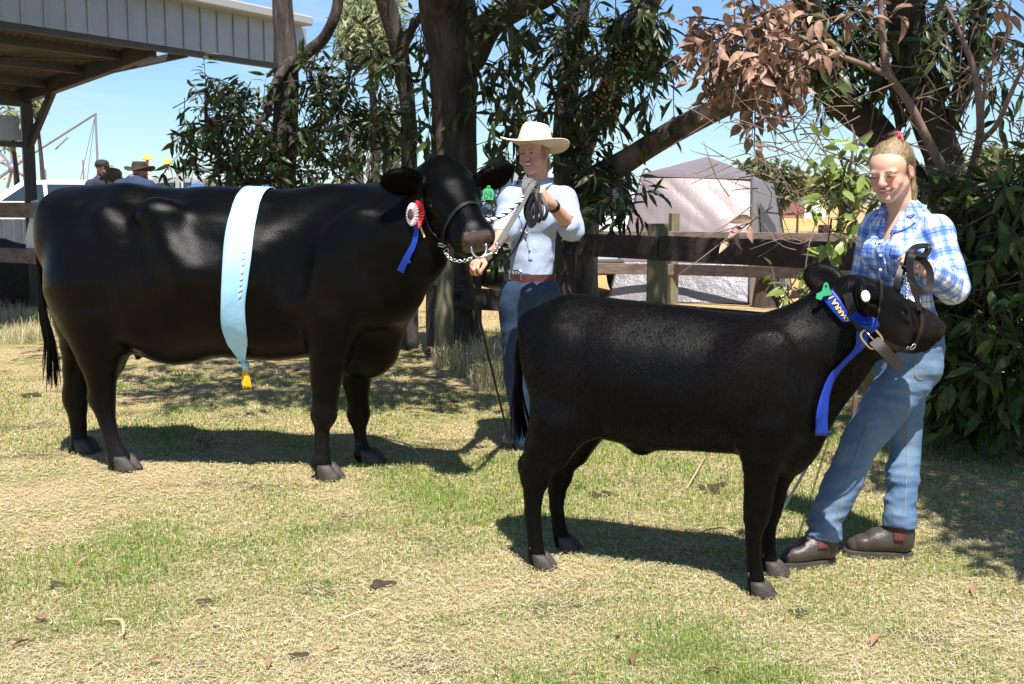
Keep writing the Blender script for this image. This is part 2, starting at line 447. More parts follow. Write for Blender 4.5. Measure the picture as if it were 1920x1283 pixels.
# ================================================================== GROUND
def ground_mat():
    m = bpy.data.materials.new('paddock_ground'); m.use_nodes = True; t = m.node_tree; N = t.nodes; Lk = t.links.new; b = N['Principled BSDF']
    b.inputs['Roughness'].default_value = 0.95; b.inputs['Specular IOR Level'].default_value = 0.1
    co = N.new('ShaderNodeTexCoord')
    def noise(sc, det=5, rough=.6):
        n = N.new('ShaderNodeTexNoise'); n.inputs['Scale'].default_value = sc; n.inputs['Detail'].default_value = det; n.inputs['Roughness'].default_value = rough
        Lk(co.outputs['Object'], n.inputs['Vector']); return n.outputs['Fac']
    def mixc(fac, a, c, lo=.4, hi=.6):
        r = N.new('ShaderNodeMapRange'); r.inputs[1].default_value, r.inputs[2].default_value = lo, hi; Lk(fac, r.inputs[0])
        x = N.new('ShaderNodeMix'); x.data_type = 'RGBA'; Lk(r.outputs[0], x.inputs['Factor'])
        for nm, v in (('A', a), ('B', c)):
            if isinstance(v, tuple): x.inputs[nm].default_value = (*v, 1)
            else: Lk(v, x.inputs[nm])
        return x.outputs['Result']
    near = mixc(noise(38, 6, .7), (.30, .215, .11), (.46, .36, .185))
    near = mixc(noise(1.3), near, mixc(noise(60, 5, .7), (.13, .15, .035), (.28, .27, .09)), .5, .68)
    near = mixc(noise(2.1), near, (.15, .105, .062), .56, .66)
    far = mixc(noise(.35, 6), (.50, .34, .135), (.42, .275, .10))
    sx = N.new('ShaderNodeSeparateXYZ'); Lk(co.outputs['Object'], sx.inputs[0])
    Lk(mixc(sx.outputs['Y'], near, far, 13, 21), b.inputs['Base Color'])
    bu = N.new('ShaderNodeBump'); bu.inputs['Strength'].default_value = .8; bu.inputs['Distance'].default_value = .02; Lk(noise(55, 6, .7), bu.inputs['Height']); Lk(bu.outputs[0], b.inputs['Normal'])
    return m
M_ground = ground_mat()
gx = np.concatenate([[-1500, -300, -60], np.linspace(-14, 14, 60), [60, 300, 1500]]); gy = np.concatenate([[-40, -8], np.linspace(1, 22, 60), [40, 100, 400, 1800]])
GX, GY = np.meshgrid(gx, gy); gv = np.stack([GX.ravel(), GY.ravel(), np.zeros(GX.size)], 1)
gv[:, 2] = -.004 + .006 * wob(gv.astype(np.float32), 2.2, 2) * (np.abs(gv[:, 0]) < 15) * (gv[:, 1] < 24)
nx = len(gx); gf = np.array([(j * nx + i, j * nx + i + 1, (j + 1) * nx + i + 1, (j + 1) * nx + i) for j in range(len(gy) - 1) for i in range(nx - 1)])
put('ground', gv, gf, M_ground, kind='structure')

M_grass = mat('grass_blades', (1, 1, 1), .55, attr='Col', spec=.25, transl=.25)
M_straw = mat('straw_litter', (1, 1, 1), .6, attr='Col', spec=.25)
def patches(x, y):
    p = np.stack([x, y, np.zeros_like(x)], 1).astype(np.float32)
    return wob(p, 2.0, 31, 7) * .8 + wob(p, 6.5, 32, 7) * .55 + wob(p, 20, 33, 7) * .3
def scatter_y(g, n, y0, y1, pw):
    u = g.random(n); a = 1 - pw
    y = (y0 ** a + u * (y1 ** a - y0 ** a)) ** (1 / a)
    return g.uniform(-1, 1, n) * (.475 * y + .55), y
def blades(name, n, seed, y0, y1, pw, hh, ww, flat, colf, m, lean=.5):
    g = np.random.default_rng(seed); x, y = scatter_y(g, n, y0, y1, pw)
    keep, col, hm = colf(g, x, y); x, y, col, hm = x[keep], y[keep], col[keep], hm[keep]; n = len(x)
    sc = np.clip(y / 4.2, .8, 2.4)
    h = hh * g.uniform(.45, 1.3, n) * hm; w = ww * g.uniform(.6, 1.3, n) * sc
    th = g.uniform(0, 6.283, n); ln = g.uniform(.1, 1, n) * lean
    d = np.stack([np.cos(th), np.sin(th)], 1); s = np.stack([-d[:, 1], d[:, 0], np.zeros(n)], 1) * (w / 2)[:, None]
    # face the blades loosely across the view so that they are not lost edge-on
    o = np.stack([x, y, np.full(n, -.002)], 1)
    if flat:
        z = g.uniform(.002, .010, n); L_ = h[:, None] * np.stack([d[:, 0], d[:, 1], g.normal(0, .12, n)], 1); bend = s * (h / w)[:, None] * g.normal(0, .25, (n, 1))
        o[:, 2] = z; V = np.stack([o - s, o + s, o + L_ * .5 + s + bend, o + L_ * .5 - s + bend, o + L_ + s * .5, o + L_ - s * .5], 1).reshape(-1, 3)
        i = np.arange(n)[:, None] * 6; F = np.concatenate([i + [0, 1, 2, 3], i + [3, 2, 4, 5]]); k = 6
        V[:, 2] = np.maximum(V[:, 2], .002)
    else:
        dd = np.concatenate([d, np.zeros((n, 1))], 1); up = np.array([0, 0, 1.0])
        mid = o + (up * .62 + dd * (ln * .35)[:, None]) * h[:, None]; tip = o + (up * (1 - .35 * ln)[:, None] + dd * ln[:, None]) * h[:, None]
        V = np.stack([o - s, o + s, mid + s * .75, mid - s * .75, tip], 1).reshape(-1, 3)
        i = np.arange(n)[:, None] * 5; F = np.concatenate([i + [0, 1, 2], i + [0, 2, 3], i + [3, 2, 4]]); k = 5
    o_ = put(name, V, F, m, None, False, 'stuff'); color_attr(o_, np.repeat(col, k, 0)); return o_
GREEN = np.array([[.12, .22, .035], [.20, .31, .055], [.30, .38, .10]]); STRAW = np.array([[.54, .45, .27], [.64, .55, .35], [.40, .31, .175], [.72, .65, .46]])
def shade_zone(x, y): return np.clip((y - 8.0) / 1.5, 0, 1) * np.clip((12 - np.abs(x)) / 2, 0, 1)
def c_live(g, x, y):
    p = patches(x, y); n = len(x); sh = shade_zone(x, y)
    bare = wob(np.stack([x, y, 0 * x], 1).astype(np.float32), 3.1, 77, 7) + .4 * wob(np.stack([x, y, 0 * x], 1).astype(np.float32), 11, 78, 6)
    p = p - 1.6 * np.clip(bare - .34, 0, 1)
    keep = g.random(n) < np.clip(.66 + p * .85 - .45 * sh, .06, 1)
    c = GREEN[g.integers(0, 3, n)]; s_ = STRAW[g.integers(0, 4, n)]; isg = g.random(n) < np.clip(.78 + p * .5 - .3 * sh, .1, .98)
    c = np.where(isg[:, None], c, s_ * .9) * g.uniform(.75, 1.2, (n, 1)); return keep, c, np.clip(.85 + .7 * p, .5, 1.7)
def c_dry(g, x, y):
    n = len(x); p = patches(x, y); keep = g.random(n) < np.clip(.72 - p * .55, .10, 1); c = STRAW[g.choice(4, n, p=[.34, .3, .22, .14])] * g.uniform(.7, 1.15, (n, 1)); return keep, c, np.ones(n)
blades('grass', 400000, 51, 2.95, 13.5, 1.75, .025, .0026, False, c_live, M_grass, .9)
blades('straw', 170000, 52, 2.95, 13.5, 1.75, .030, .0023, True, c_dry, M_straw)
def c_long(g, x, y):
    n = len(x); c = STRAW[g.integers(0, 4, n)] * g.uniform(.7, 1.2, (n, 1)); return np.abs(x) < 90, c, np.ones(n)
# ------------------------------------------------------------------ long dry grass in tussocks
def tussock(cx, cy, rx, ry, n, h, seed, name='dry_grass', w=.004):
    g = np.random.default_rng(seed); a = g.uniform(0, 6.28, n); r = np.sqrt(g.random(n)); x = cx + rx * r * np.cos(a); y = cy + ry * r * np.sin(a)
    hh = h * g.uniform(.4, 1.15, n) * (1 - .4 * r); th = g.uniform(0, 6.28, n); ln = g.uniform(.1, 1.1, n)
    d = np.stack([np.cos(th), np.sin(th), np.zeros(n)], 1); s = np.stack([np.ones(n), np.zeros(n), np.zeros(n)], 1) * w / 2 * g.uniform(.6, 1.4, (n, 1)); o = np.stack([x, y, np.zeros(n)], 1); up = np.array([0, 0, 1.])
    mid = o + (up * .65 + d * (ln * .25)[:, None]) * hh[:, None]; tip = o + (up * (1 - .45 * ln)[:, None] + d * (ln * .8)[:, None]) * hh[:, None]
    V = np.stack([o - s, o + s, mid + s * .8, mid - s * .8, tip], 1).reshape(-1, 3); i = np.arange(n)[:, None] * 5; F = np.concatenate([i + [0, 1, 2], i + [0, 2, 3], i + [3, 2, 4]])
    c = np.where((g.random(n) < .22)[:, None], GREEN[g.integers(0, 3, n)], STRAW[g.integers(0, 4, n)]) * g.uniform(.6, 1.1, (n, 1))
    return V, F, np.repeat(c, 5, 0)
def tussocks(lst, name):
    VV, FF, CC, n = [], [], [], 0
    for a in lst:
        V, F, c = tussock(*a); VV.append(V); FF.append(F + n); CC.append(c); n += len(V)
    o = put(name, np.concatenate(VV), np.concatenate(FF), M_grass, None, False, 'stuff'); color_attr(o, np.concatenate(CC))
g_ = np.random.default_rng(61); tl_ = []
for px, d, r, n, h in ((935, 8.3, .2, 500, .42), (915, 9.0, .25, 500, .42), (960, 8.9, .25, 500, .45), (885, 9.6, .35, 500, .35), (1090, 9.3, .3, 500, .3), (1130, 12.5, .6, 700, .3), (1170, 14, .6, 700, .3), (1300, 13.4, .8, 500, .25)):
    p = P(px, 600, d); tl_.append((p[0], p[1], r, r * .8, n, h, int(px)))
for k in range(26):
    x, y = g_.uniform(-8.2, -4.2), g_.uniform(11, 15.5); tl_.append((x, y, .5, .5, 420, g_.uniform(.12, .30), 900 + k))
for k in range(40):
    x, y = g_.uniform(-4, 6), g_.uniform(10.5, 15.0); tl_.append((x, y, .4, .4, 110, g_.uniform(.12, .3), 1000 + k))
tussocks(tl_, 'dry_grass')

# ------------------------------------------------------------------ bits lying on the grass
M_deadleaf = mat('dead_leaf', (.22, .115, .06), .6, (.30, .18, .10), nscale=40, rand=.45)
def leaf_mesh(name, m, curl=.15, fold=.12, wid=.30, n=5, sh=.8):
    """A pointed leaf of unit length along x, folded on its midrib and curling down."""
    V, F = [], []
    for i in range(n + 1):
        t = i / n; w = wid / 2 * (math.sin(math.pi * t ** sh) ** .85 if 0 < t < 1 else 0) + (.012 if i in (0, n) else 0)
        z = -curl * t * t; V += [(t, -w, z + fold * w), (t, 0, z), (t, w, z + fold * w)]
    for i in range(n):
        a = i * 3; F += [(a, a + 3, a + 4, a + 1), (a + 1, a + 4, a + 5, a + 2)]
    me = mesh_np(name, np.array(V), F, True); me.materials.append(m); return me
me_dead = leaf_mesh('fallen_leaf', M_deadleaf, .25, .5, .36)
def Rz(a): return np.array([[math.cos(a), -math.sin(a), 0], [math.sin(a), math.cos(a), 0], [0, 0, 1]])
def Rx(a): return np.array([[1, 0, 0], [0, math.cos(a), -math.sin(a)], [0, math.sin(a), math.cos(a)]])
def Ry(a): return np.array([[math.cos(a), 0, math.sin(a)], [0, 1, 0], [-math.sin(a), 0, math.cos(a)]])
def M4(Rm, t, s=1.0):
    M = np.eye(4); M[:3, :3] = np.asarray(Rm) * s; M[:3, 3] = t; return M
LEAVES = ((168, 1056, .06, 'reddish brown leaf on the grass left of the cow shadow, beside dark soil'), (88, 1172, .075, 'long rusty leaf lying in the lower left corner of the grass'), (507, 1247, .05, 'upright curled red leaf near the bottom edge, left of centre'),
          (540, 1172, .045, 'small round rust leaf in the green patch left of centre'), (640, 1230, .05, 'little brown leaf near the bottom edge in the green patch'), (1190, 1238, .065, 'orange tan leaf on straw below the calf, slanting'), (1320, 1268, .06, 'pale pinkish leaf at the bottom edge below the calf front legs'),
          (1650, 1203, .07, 'yellowish leaf on the grass below the girl front boot'), (1825, 1110, .07, 'long tan leaf lying right of the girl boots near the shade'), (1160, 1203, .05, 'small brown leaf on the straw below the calf hind legs'), (60, 1215, .06, 'pinkish leaf at the far lower left edge of the grass'), (1085, 862, .05, 'brown leaf on bare ground just behind the calf belly'), (305, 1248, .05, 'pale red leaf near the bottom edge at left'))
for i, (px, py, sz_, lab) in enumerate(LEAVES):
    g = np.random.default_rng(300 + i); c = G(px, py); c[2] = .024
    tag(share('fallen_leaf', me_dead, M4(Rz(g.uniform(0, 6.28)) @ Rx(g.uniform(-.5, .5)), c, sz_)), lab, 'leaf', 'fallen leaves on the grass')
M_dung = mat('dung', (.035, .024, .014), .85, (.06, .042, .024), nscale=60, bump=.8, bscale=80)
def clod(px, py, s, lab):
    c = G(px, py); t = Sdf(); g = np.random.default_rng(int(px))
    for k in range(8): t.ell(c + np.array([g.normal(0, s * .6), g.normal(0, s * .5), s * .12]), np.array([.5, .45, .3]) * s * g.uniform(.5, 1), None, .01)
    V, F = t.mesh(c - np.array([2.4 * s, 2.4 * s, s * .3]), c + np.array([2.4 * s, 2.4 * s, s]), s * .1)
    tag(put('dung_clod', V, F, M_dung, base=c), lab, 'dung', 'dung on the grass')
clod(1333, 915, .05, 'small dark dung clod on the pale grass under the calf belly, right of the others'); clod(1130, 928, .045, 'crumbled dark dung on the pale grass under the calf belly')
clod(62, 742, .06, 'dark dung lump on the grass left of the cow hind legs'); clod(1085, 915, .033, 'smallest dung crumb just behind the calf hind leg'); clod(104, 1100, .035, 'flat dark dung smear on the grass at lower left above the rusty leaf'); clod(385, 1130, .032, 'dark crumbly dung in the green patch left of the middle foreground'); clod(560, 1232, .03, 'brown dung crumbs at the bottom edge left of centre'); clod(1500, 1150, .028, 'small dark crumb on the green grass right of the calf front hooves'); clod(720, 1100, .042, 'brown dung patch in the open grass near the middle of the foreground')
M_twig = mat('pale_stalk', (.55, .45, .28), .6, (.42, .32, .18), nscale=30)
for px, py, px2, py2, r, lab in ((1288, 922, 1322, 862, .004, 'pale straw stalk leaning on the ground under the calf'), (200, 1172, 232, 1200, .006, 'pale broken stalk lying in the foreground grass at far left'), (640, 1170, 720, 1158, .003, 'thin pale straw lying in the foreground grass'), (790, 862, 730, 830, .004, 'thin bent straw beside the cow front hoof'), (1300, 1010, 1380, 1003, .003, 'grey twig in the shadow under the calf')):
    a = G(px, py); b = G(px2, py2); a[2] = b[2] = .018; mid = (a + b) / 2 + np.array([.015, .02, .014])
    tag(MB().tube(spline([a, mid, b], 7), [r, r, r, r, r, r * .8, r * .5], 5).build('stalk', M_twig, base=a), lab, 'stalk')

# ================================================================== TIMBER FENCES
M_board = mat('weathered_rail', (.026, .014, .012), .8, (.055, .036, .030), nscale=16, bump=.7, bscale=30, stretch=(.18, 1, 1), bdist=.006)
M_board2 = mat('pale_edge_rail', (.10, .062, .050), .8, (.19, .15, .13), nscale=14, bump=.7, bscale=30, stretch=(.2, 1, 1), bdist=.006)
M_post = mat('treated_post', (.19, .175, .10), .85, (.115, .10, .06), nscale=14, bump=.6, bscale=30, stretch=(1, 1, .2), bdist=.006)
M_postdark = mat('dark_post', (.075, .042, .032), .85, (.035, .022, .018), nscale=18, bump=.7, bscale=30, stretch=(1, 1, .2))
def post(parent, x, y, h, r, m=M_post, sq=False, name='post'):
    b = MB()
    if sq: b.box((x, y, h / 2 - .05), (2 * r, 2 * r, h + .1), Rz(.3), .008)
    else: b.tube([(x, y, -.1), (x, y, h * .5), (x + .004, y, h - .012), (x + .004, y, h)], [r * 1.03, r, r * .98, r * .9], 14)
    return b.build(name, m, parent, smooth=not sq)
fa, fb, fc, fd, fe = (P(832, 500, 9.75)[:2], P(1062, 500, 10.3)[:2], P(1236, 500, 9.25)[:2], P(1660, 500, 7.9)[:2], (5.6, 6.6))
fence = thing('timber_fence', 'dark weathered timber rail fence with a pale round post, right behind the cattle', 'fence', (fc[0], fc[1], 0), 'timber fences')
post(fence, fa[0], fa[1], 1.0, .085); post(fence, fb[0], fb[1] + .06, 1.07, .07, M_postdark, True); post(fence, fc[0], fc[1] + .12, 1.20, .088)
post(fence, fd[0], fd[1] + .12, 1.1, .085); post(fence, fe[0], fe[1] + .12, 1.1, .085)
def rail(parent, a, b, za, zb, w=.19, t=.05, m=M_board, name='rail'):
    return MB().bar((a[0], a[1], za), (b[0], b[1], zb), w, t, bev=.006).build(name, m, parent)
ext = lambda a, b, e: (a[0] + (a[0] - b[0]) * e, a[1] + (a[1] - b[1]) * e)
rail(fence, ext(fb, fc, .07), fc, 1.00, 1.005, .195, .055); rail(fence, (fc[0] + .006, fc[1] - .002), fd, 1.005, .985, .20, .055); rail(fence, (fd[0] + .01, fd[1]), fe, .985, .98)
rail(fence, ext(fa, fb, .10), fb, .575, .46, .19, .05); rail(fence, fb, fc, .46, .46); rail(fence, (fc[0] + .006, fc[1]), fd, .46, .44); rail(fence, (fd[0] + .01, fd[1]), fe, .44, .43)
q0 = np.array([-6.9, 13.6]); q1 = np.array([-2.6, 11.2])
lf = thing('timber_fence', 'grey red two rail fence at far left behind the cow tail', 'fence', (q0[0], q0[1], 0), 'timber fences')
rail(lf, ext(q0, q1, .25), (q0 + q1) / 2, 1.295, 1.295, .17, .05, M_board2); rail(lf, (q0 + q1) / 2 + [.01, 0], q1, 1.295, 1.295, .17, .05, M_board2)
rail(lf, ext(q0, q1, .25), (q0 + q1) / 2, .785, .785, .17, .05, M_board2); rail(lf, (q0 + q1) / 2 + [.01, 0], q1, .785, .785, .17, .05, M_board2)
for px, d, h, r in ((397, 12.3, 1.62, .085), (508, 11.9, 1.50, .07), (-90, 14.4, 1.4, .08), (232, 12.7, 1.25, .08)):
    p = P(px, 500, d); post(lf, p[0], p[1] + .12, h, r)
bf = thing('timber_fence', 'far timber fence with square posts in front of the tent', 'fence', (P(1265, 500, 15.6)[0], 15.6, 0), 'timber fences')
bp = [P(px, 500, d)[:2] for px, d in ((1062, 16.0), (1264, 15.6), (1548, 14.6), (1880, 13.6))]
for k, p in enumerate(bp): post(bf, p[0], p[1] + .08, (1.0, 1.245, 1.10, 1.1)[k], (.05, .058, .066, .06)[k], M_post if k < 2 else M_postdark, True)
for a, b in zip(bp[:-1], bp[1:]):
    rail(bf, a, b, .93, .93, .13, .04, M_board2); rail(bf, a, b, .475, .475, .15, .04, M_board2 if a is bp[0] else M_board)
M_wire = mat('fence_wire', (.25, .24, .23), .5, metal=.7)
wb = thing('wire_fence', 'thin plain wire fence on slender pickets along the dry paddock', 'fence', (8, 24, 0))
for z in (.45, .8, 1.1): MB().tube([(-12, 25, z), (4, 24.2, z), (22, 23, z)], .006, 4).build('wire', M_wire, wb)
for k in range(12):
    x = -12 + 3 * k; MB().box((x, 25 - (x + 12) * .055, .6), (.04, .04, 1.25)).build('picket', M_postdark, wb)
# small stump below the tent corner
s_ = P(1437, 540, 15.2); stump = tag(MB().tube([(s_[0], s_[1], -.05), (s_[0], s_[1], .2), (s_[0] + .02, s_[1], .46)], [.2, .17, .15], 12).build('stump', M_postdark, base=(s_[0], s_[1], 0)), 'short old timber stump at the right corner of the tent', 'stump')

# ================================================================== SHED
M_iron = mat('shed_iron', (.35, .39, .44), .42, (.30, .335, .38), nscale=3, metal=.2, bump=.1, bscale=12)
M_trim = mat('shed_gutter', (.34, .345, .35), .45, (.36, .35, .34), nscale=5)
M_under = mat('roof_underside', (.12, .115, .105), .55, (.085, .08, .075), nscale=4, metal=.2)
M_steelblk = mat('dark_steel', (.035, .035, .042), .5, (.05, .045, .045), nscale=6)
shed = thing('open_shed', 'open sided iron shed with grey ribbed fascia and dark steel frame', 'shed', (-5.4, 13, 0))
fdir = nrm([.6, 1.0, 0]); fo = P(300, 85, 13.1); z0 = fo[2]; FA = np.array([fo[0], fo[1], 0])
def fpt(s, z, out=0.0): return FA + fdir * s + np.array([fdir[1], -fdir[0], 0]) * out + np.array([0, 0, z])
fh = .505
S0, S1 = -6.0, 2.35; pitch = .265; k = 0; s = S0
while s < S1:                                                           # each fascia sheet between its ribs is a piece
    MB().box(fpt(s + pitch / 2, z0 + fh / 2), (pitch - .006, .012, fh), np.stack([fdir, [fdir[1], -fdir[0], 0], [0, 0, 1]], 1), .002).build('fascia_sheet', M_iron, shed)
    MB().box(fpt(s, z0 + fh / 2, .014), (.034, .022, fh), np.stack([fdir, [fdir[1], -fdir[0], 0], [0, 0, 1]], 1), .006).build('fascia_rib', M_iron, shed)
    s += pitch
MB().bar(fpt(S0, z0 + fh + .055, .12), fpt(S1, z0 + fh + .055, .12), .12, .24, bev=.02).build('gutter', M_trim, shed)
MB().bar(fpt(S0, z0 - .02, -.05), fpt(S1, z0 - .02, -.05), .09, .09, bev=.01).build('eave_beam', M_steelblk, shed)
pb = P(48, 178, 14.5); bdir = nrm([pb[0] - FA[0], pb[1] - FA[1], 0]); zb = pb[2]
A = fpt(0, z0 - .02, -.08); PBT = np.array([pb[0], pb[1], zb])
MB().bar(A + (A - PBT) * -.02, PBT + (PBT - A) * .10, .20, .12, bev=.01).build('rafter', M_steelblk, shed)
MB().box((pb[0], pb[1], zb / 2 - .05), (.14, .14, zb - .1), Rz(.5), .006).build('column', M_steelblk, shed)
br1 = P(101, 165, 14.25); MB().bar(np.array([pb[0] + .02, pb[1] - .02, P(56, 275, 14.45)[2]]), br1, .09, .07, bev=.005).build('brace', M_steelblk, shed)
MB().bar(A + (PBT - A) * .32 + [0, 0, -.07], fpt(.45, z0 - .04, -.06), .08, .07, bev=.005).build('brace', M_steelblk, shed)
# corrugated roof, each sheet a piece, on purlins
drop = (z0 - zb) / np.linalg.norm((PBT - A)[:2]); width = np.linalg.norm((PBT - A)[:2]) + .5
rd = nrm([bdir[0], bdir[1], 0])
for j in range(8):
    V, n = [], 17
    for i in range(n):
        s = -.02 - j * .76 - .76 * i / (n - 1); w_ = .018 * math.sin(i * math.pi)
        zz = .018 * (1 if i % 2 else -1)
        for r_ in (.03, width):
            p = A + fdir * s + rd * r_; V.append([p[0], p[1], z0 + .07 - drop * r_ + zz])
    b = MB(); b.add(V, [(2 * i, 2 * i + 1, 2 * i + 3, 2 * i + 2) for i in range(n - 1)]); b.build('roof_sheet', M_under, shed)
for r_ in (.55, 1.25, 1.95, width - .25):
    a = A + rd * r_ + [0, 0, z0 - A[2] + .03 - drop * r_]; MB().bar(a, a - fdir * 6.1, .13, .06, bev=.005).build('purlin', M_steelblk, shed)
MB().bar(PBT + [0, 0, -.06], PBT - fdir * 6 + [0, 0, -.06], .18, .08, bev=.005).build('back_beam', M_steelblk, shed)
for k in range(10): MB().box(PBT - fdir * (.25 + k * .3) + np.array([0, 0, -.42]), (.27, .012, .3), np.stack([fdir, [fdir[1], -fdir[0], 0], [0, 0, 1]], 1), .002).build('fascia_sheet', M_iron, shed)
MB().bar(PBT + [0, 0, -.62], PBT - fdir * 6 + [0, 0, -.62], .07, .05, bev=.005).build('girt', M_steelblk, shed)
MB().tube([A + rd * .6 + fdir * -.1 + [0, 0, -.1], PBT - fdir * 3.5 + [0, 0, .1]], .012, 5).build('cable', M_steelblk, shed)

# ================================================================== TENT
M_tent = mat('tent_fabric', (.30, .245, .24), .42, (.25, .20, .20), nscale=3, bump=.25, bscale=5, metal=.45, bdist=.03, stretch=(1, 1, .5))
M_tentdk = mat('tent_door_mesh', (.055, .06, .075), .6, (.04, .042, .05), nscale=6)
M_skirt = mat('tent_skirt', (.33, .31, .33), .45, (.25, .24, .26), nscale=4, bump=.5, bscale=9, metal=.4, bdist=.05)
def T(px, py, d): return P(px, py, d)
def ground_at(px, d): p = P(px, 545, d); p[2] = .01; return p
apex = T(1326, 294, 17.8)
tA, tB, tC, tD = T(1207, 325, 16.7), T(1408, 331, 16.2), T(1451, 347, 18.4), T(1250, 338, 19.2)
gA, gB, gC, gD = ground_at(1141, 16.2), ground_at(1404, 15.5), ground_at(1484, 18.4), ground_at(1232, 19.8)
tent = thing('tent', 'pale silvery pink camping tent with a pitched roof, beyond the fence', 'tent', (P(1300, 500, 17)[0], 17, 0))
def patch(name, a, b, c, d, m, nu=20, nv=20, amp=.03, seed=0, belly=0.0, fr=3.5):
    u, v = np.meshgrid(np.linspace(0, 1, nu), np.linspace(0, 1, nv)); u = u.ravel()[:, None]; v = v.ravel()[:, None]
    p = a * (1 - u) * (1 - v) + b * u * (1 - v) + c * u * v + d * (1 - u) * v
    n = nrm(np.cross(b - a, d - a)); e = np.clip(np.minimum(np.minimum(u, 1 - u), np.minimum(v, 1 - v)) * 6, 0, 1)
    dg_ = (p @ np.array([.75, .2, .62]))[:, None] * np.array([1.0, 0, 0]) + (p @ np.array([.62, 0, -.75]))[:, None] * np.array([0, .22, 0])
    w = (1.5 * np.abs(wob((dg_ + seed).astype(np.float32), fr * 4, seed + 2, 6)) + wob((p + seed).astype(np.float32), fr, seed, 6) + .6 * np.abs(wob((p * [1, 1, .5] + seed).astype(np.float32), fr * 2.8, seed + 1, 6)))[:, None]
    p = p + n * (amp * w * e + belly * np.sin(math.pi * u) * np.sin(math.pi * v))
    F = [(j * nu + i, j * nu + i + 1, (j + 1) * nu + i + 1, (j + 1) * nu + i) for j in range(nv - 1) for i in range(nu - 1)]
    return put(name, p, np.array(F), m, tent, True)
def lerp(a, b, t): return a + (b - a) * t
mid_ = .70
patch('wall_panel', lerp(tA, gA, mid_), lerp(tB, gB, mid_), tB, tA, M_tent, 60, 50, .012, 1, .06, 2.4)
patch('skirt', gA, gB, lerp(tB, gB, mid_ + .003), lerp(tA, gA, mid_ + .003), M_skirt, 40, 14, .035, 2)
patch('wall_panel', gB, gC, tC, tB, M_tent, 26, 26, .03, 3); patch('wall_panel', gC, gD, tD, tC, M_tent, 12, 12, .03, 4); patch('wall_panel', gD, gA, tA, tD, M_tent, 12, 12, .03, 5)
for k, (a, b) in enumerate(((tA, tB), (tB, tC), (tC, tD), (tD, tA))):
    patch('roof_panel', a, b, lerp(b, apex, .985), lerp(a, apex, .985), M_tent, 22, 14, .02, 10 + k, -.03)
nB = nrm(np.cross(gC - gB, tB - gB)); o_ = nB * .04
dq = lambda u, v: lerp(lerp(gB, gC, u), lerp(tB, tC, u), v) + o_
patch('door_panel', dq(.25, .03), dq(.80, .03), dq(.72, .60), dq(.22, .80), M_tentdk, 10, 10, .008, 21)
for a, b in ((tA, gA), (tB, gB), (tC, gC)): MB().tube(spline([lerp(a, apex, .1), a + (a - apex) * .02, lerp(a, b, .5) + nrm(a - apex) * .03, b], 12), .014, 6).build('pole', M_steelblk, tent, True)
MB().ribbon([lerp(tA, gA, .01) + [0, -.03, .0], lerp(tA, tB, .5) + [0, -.03, -.02], lerp(tB, gB, .01) + [0, -.03, 0]], (0, -1, .2), .05, .004).build('seam', M_tent, tent)

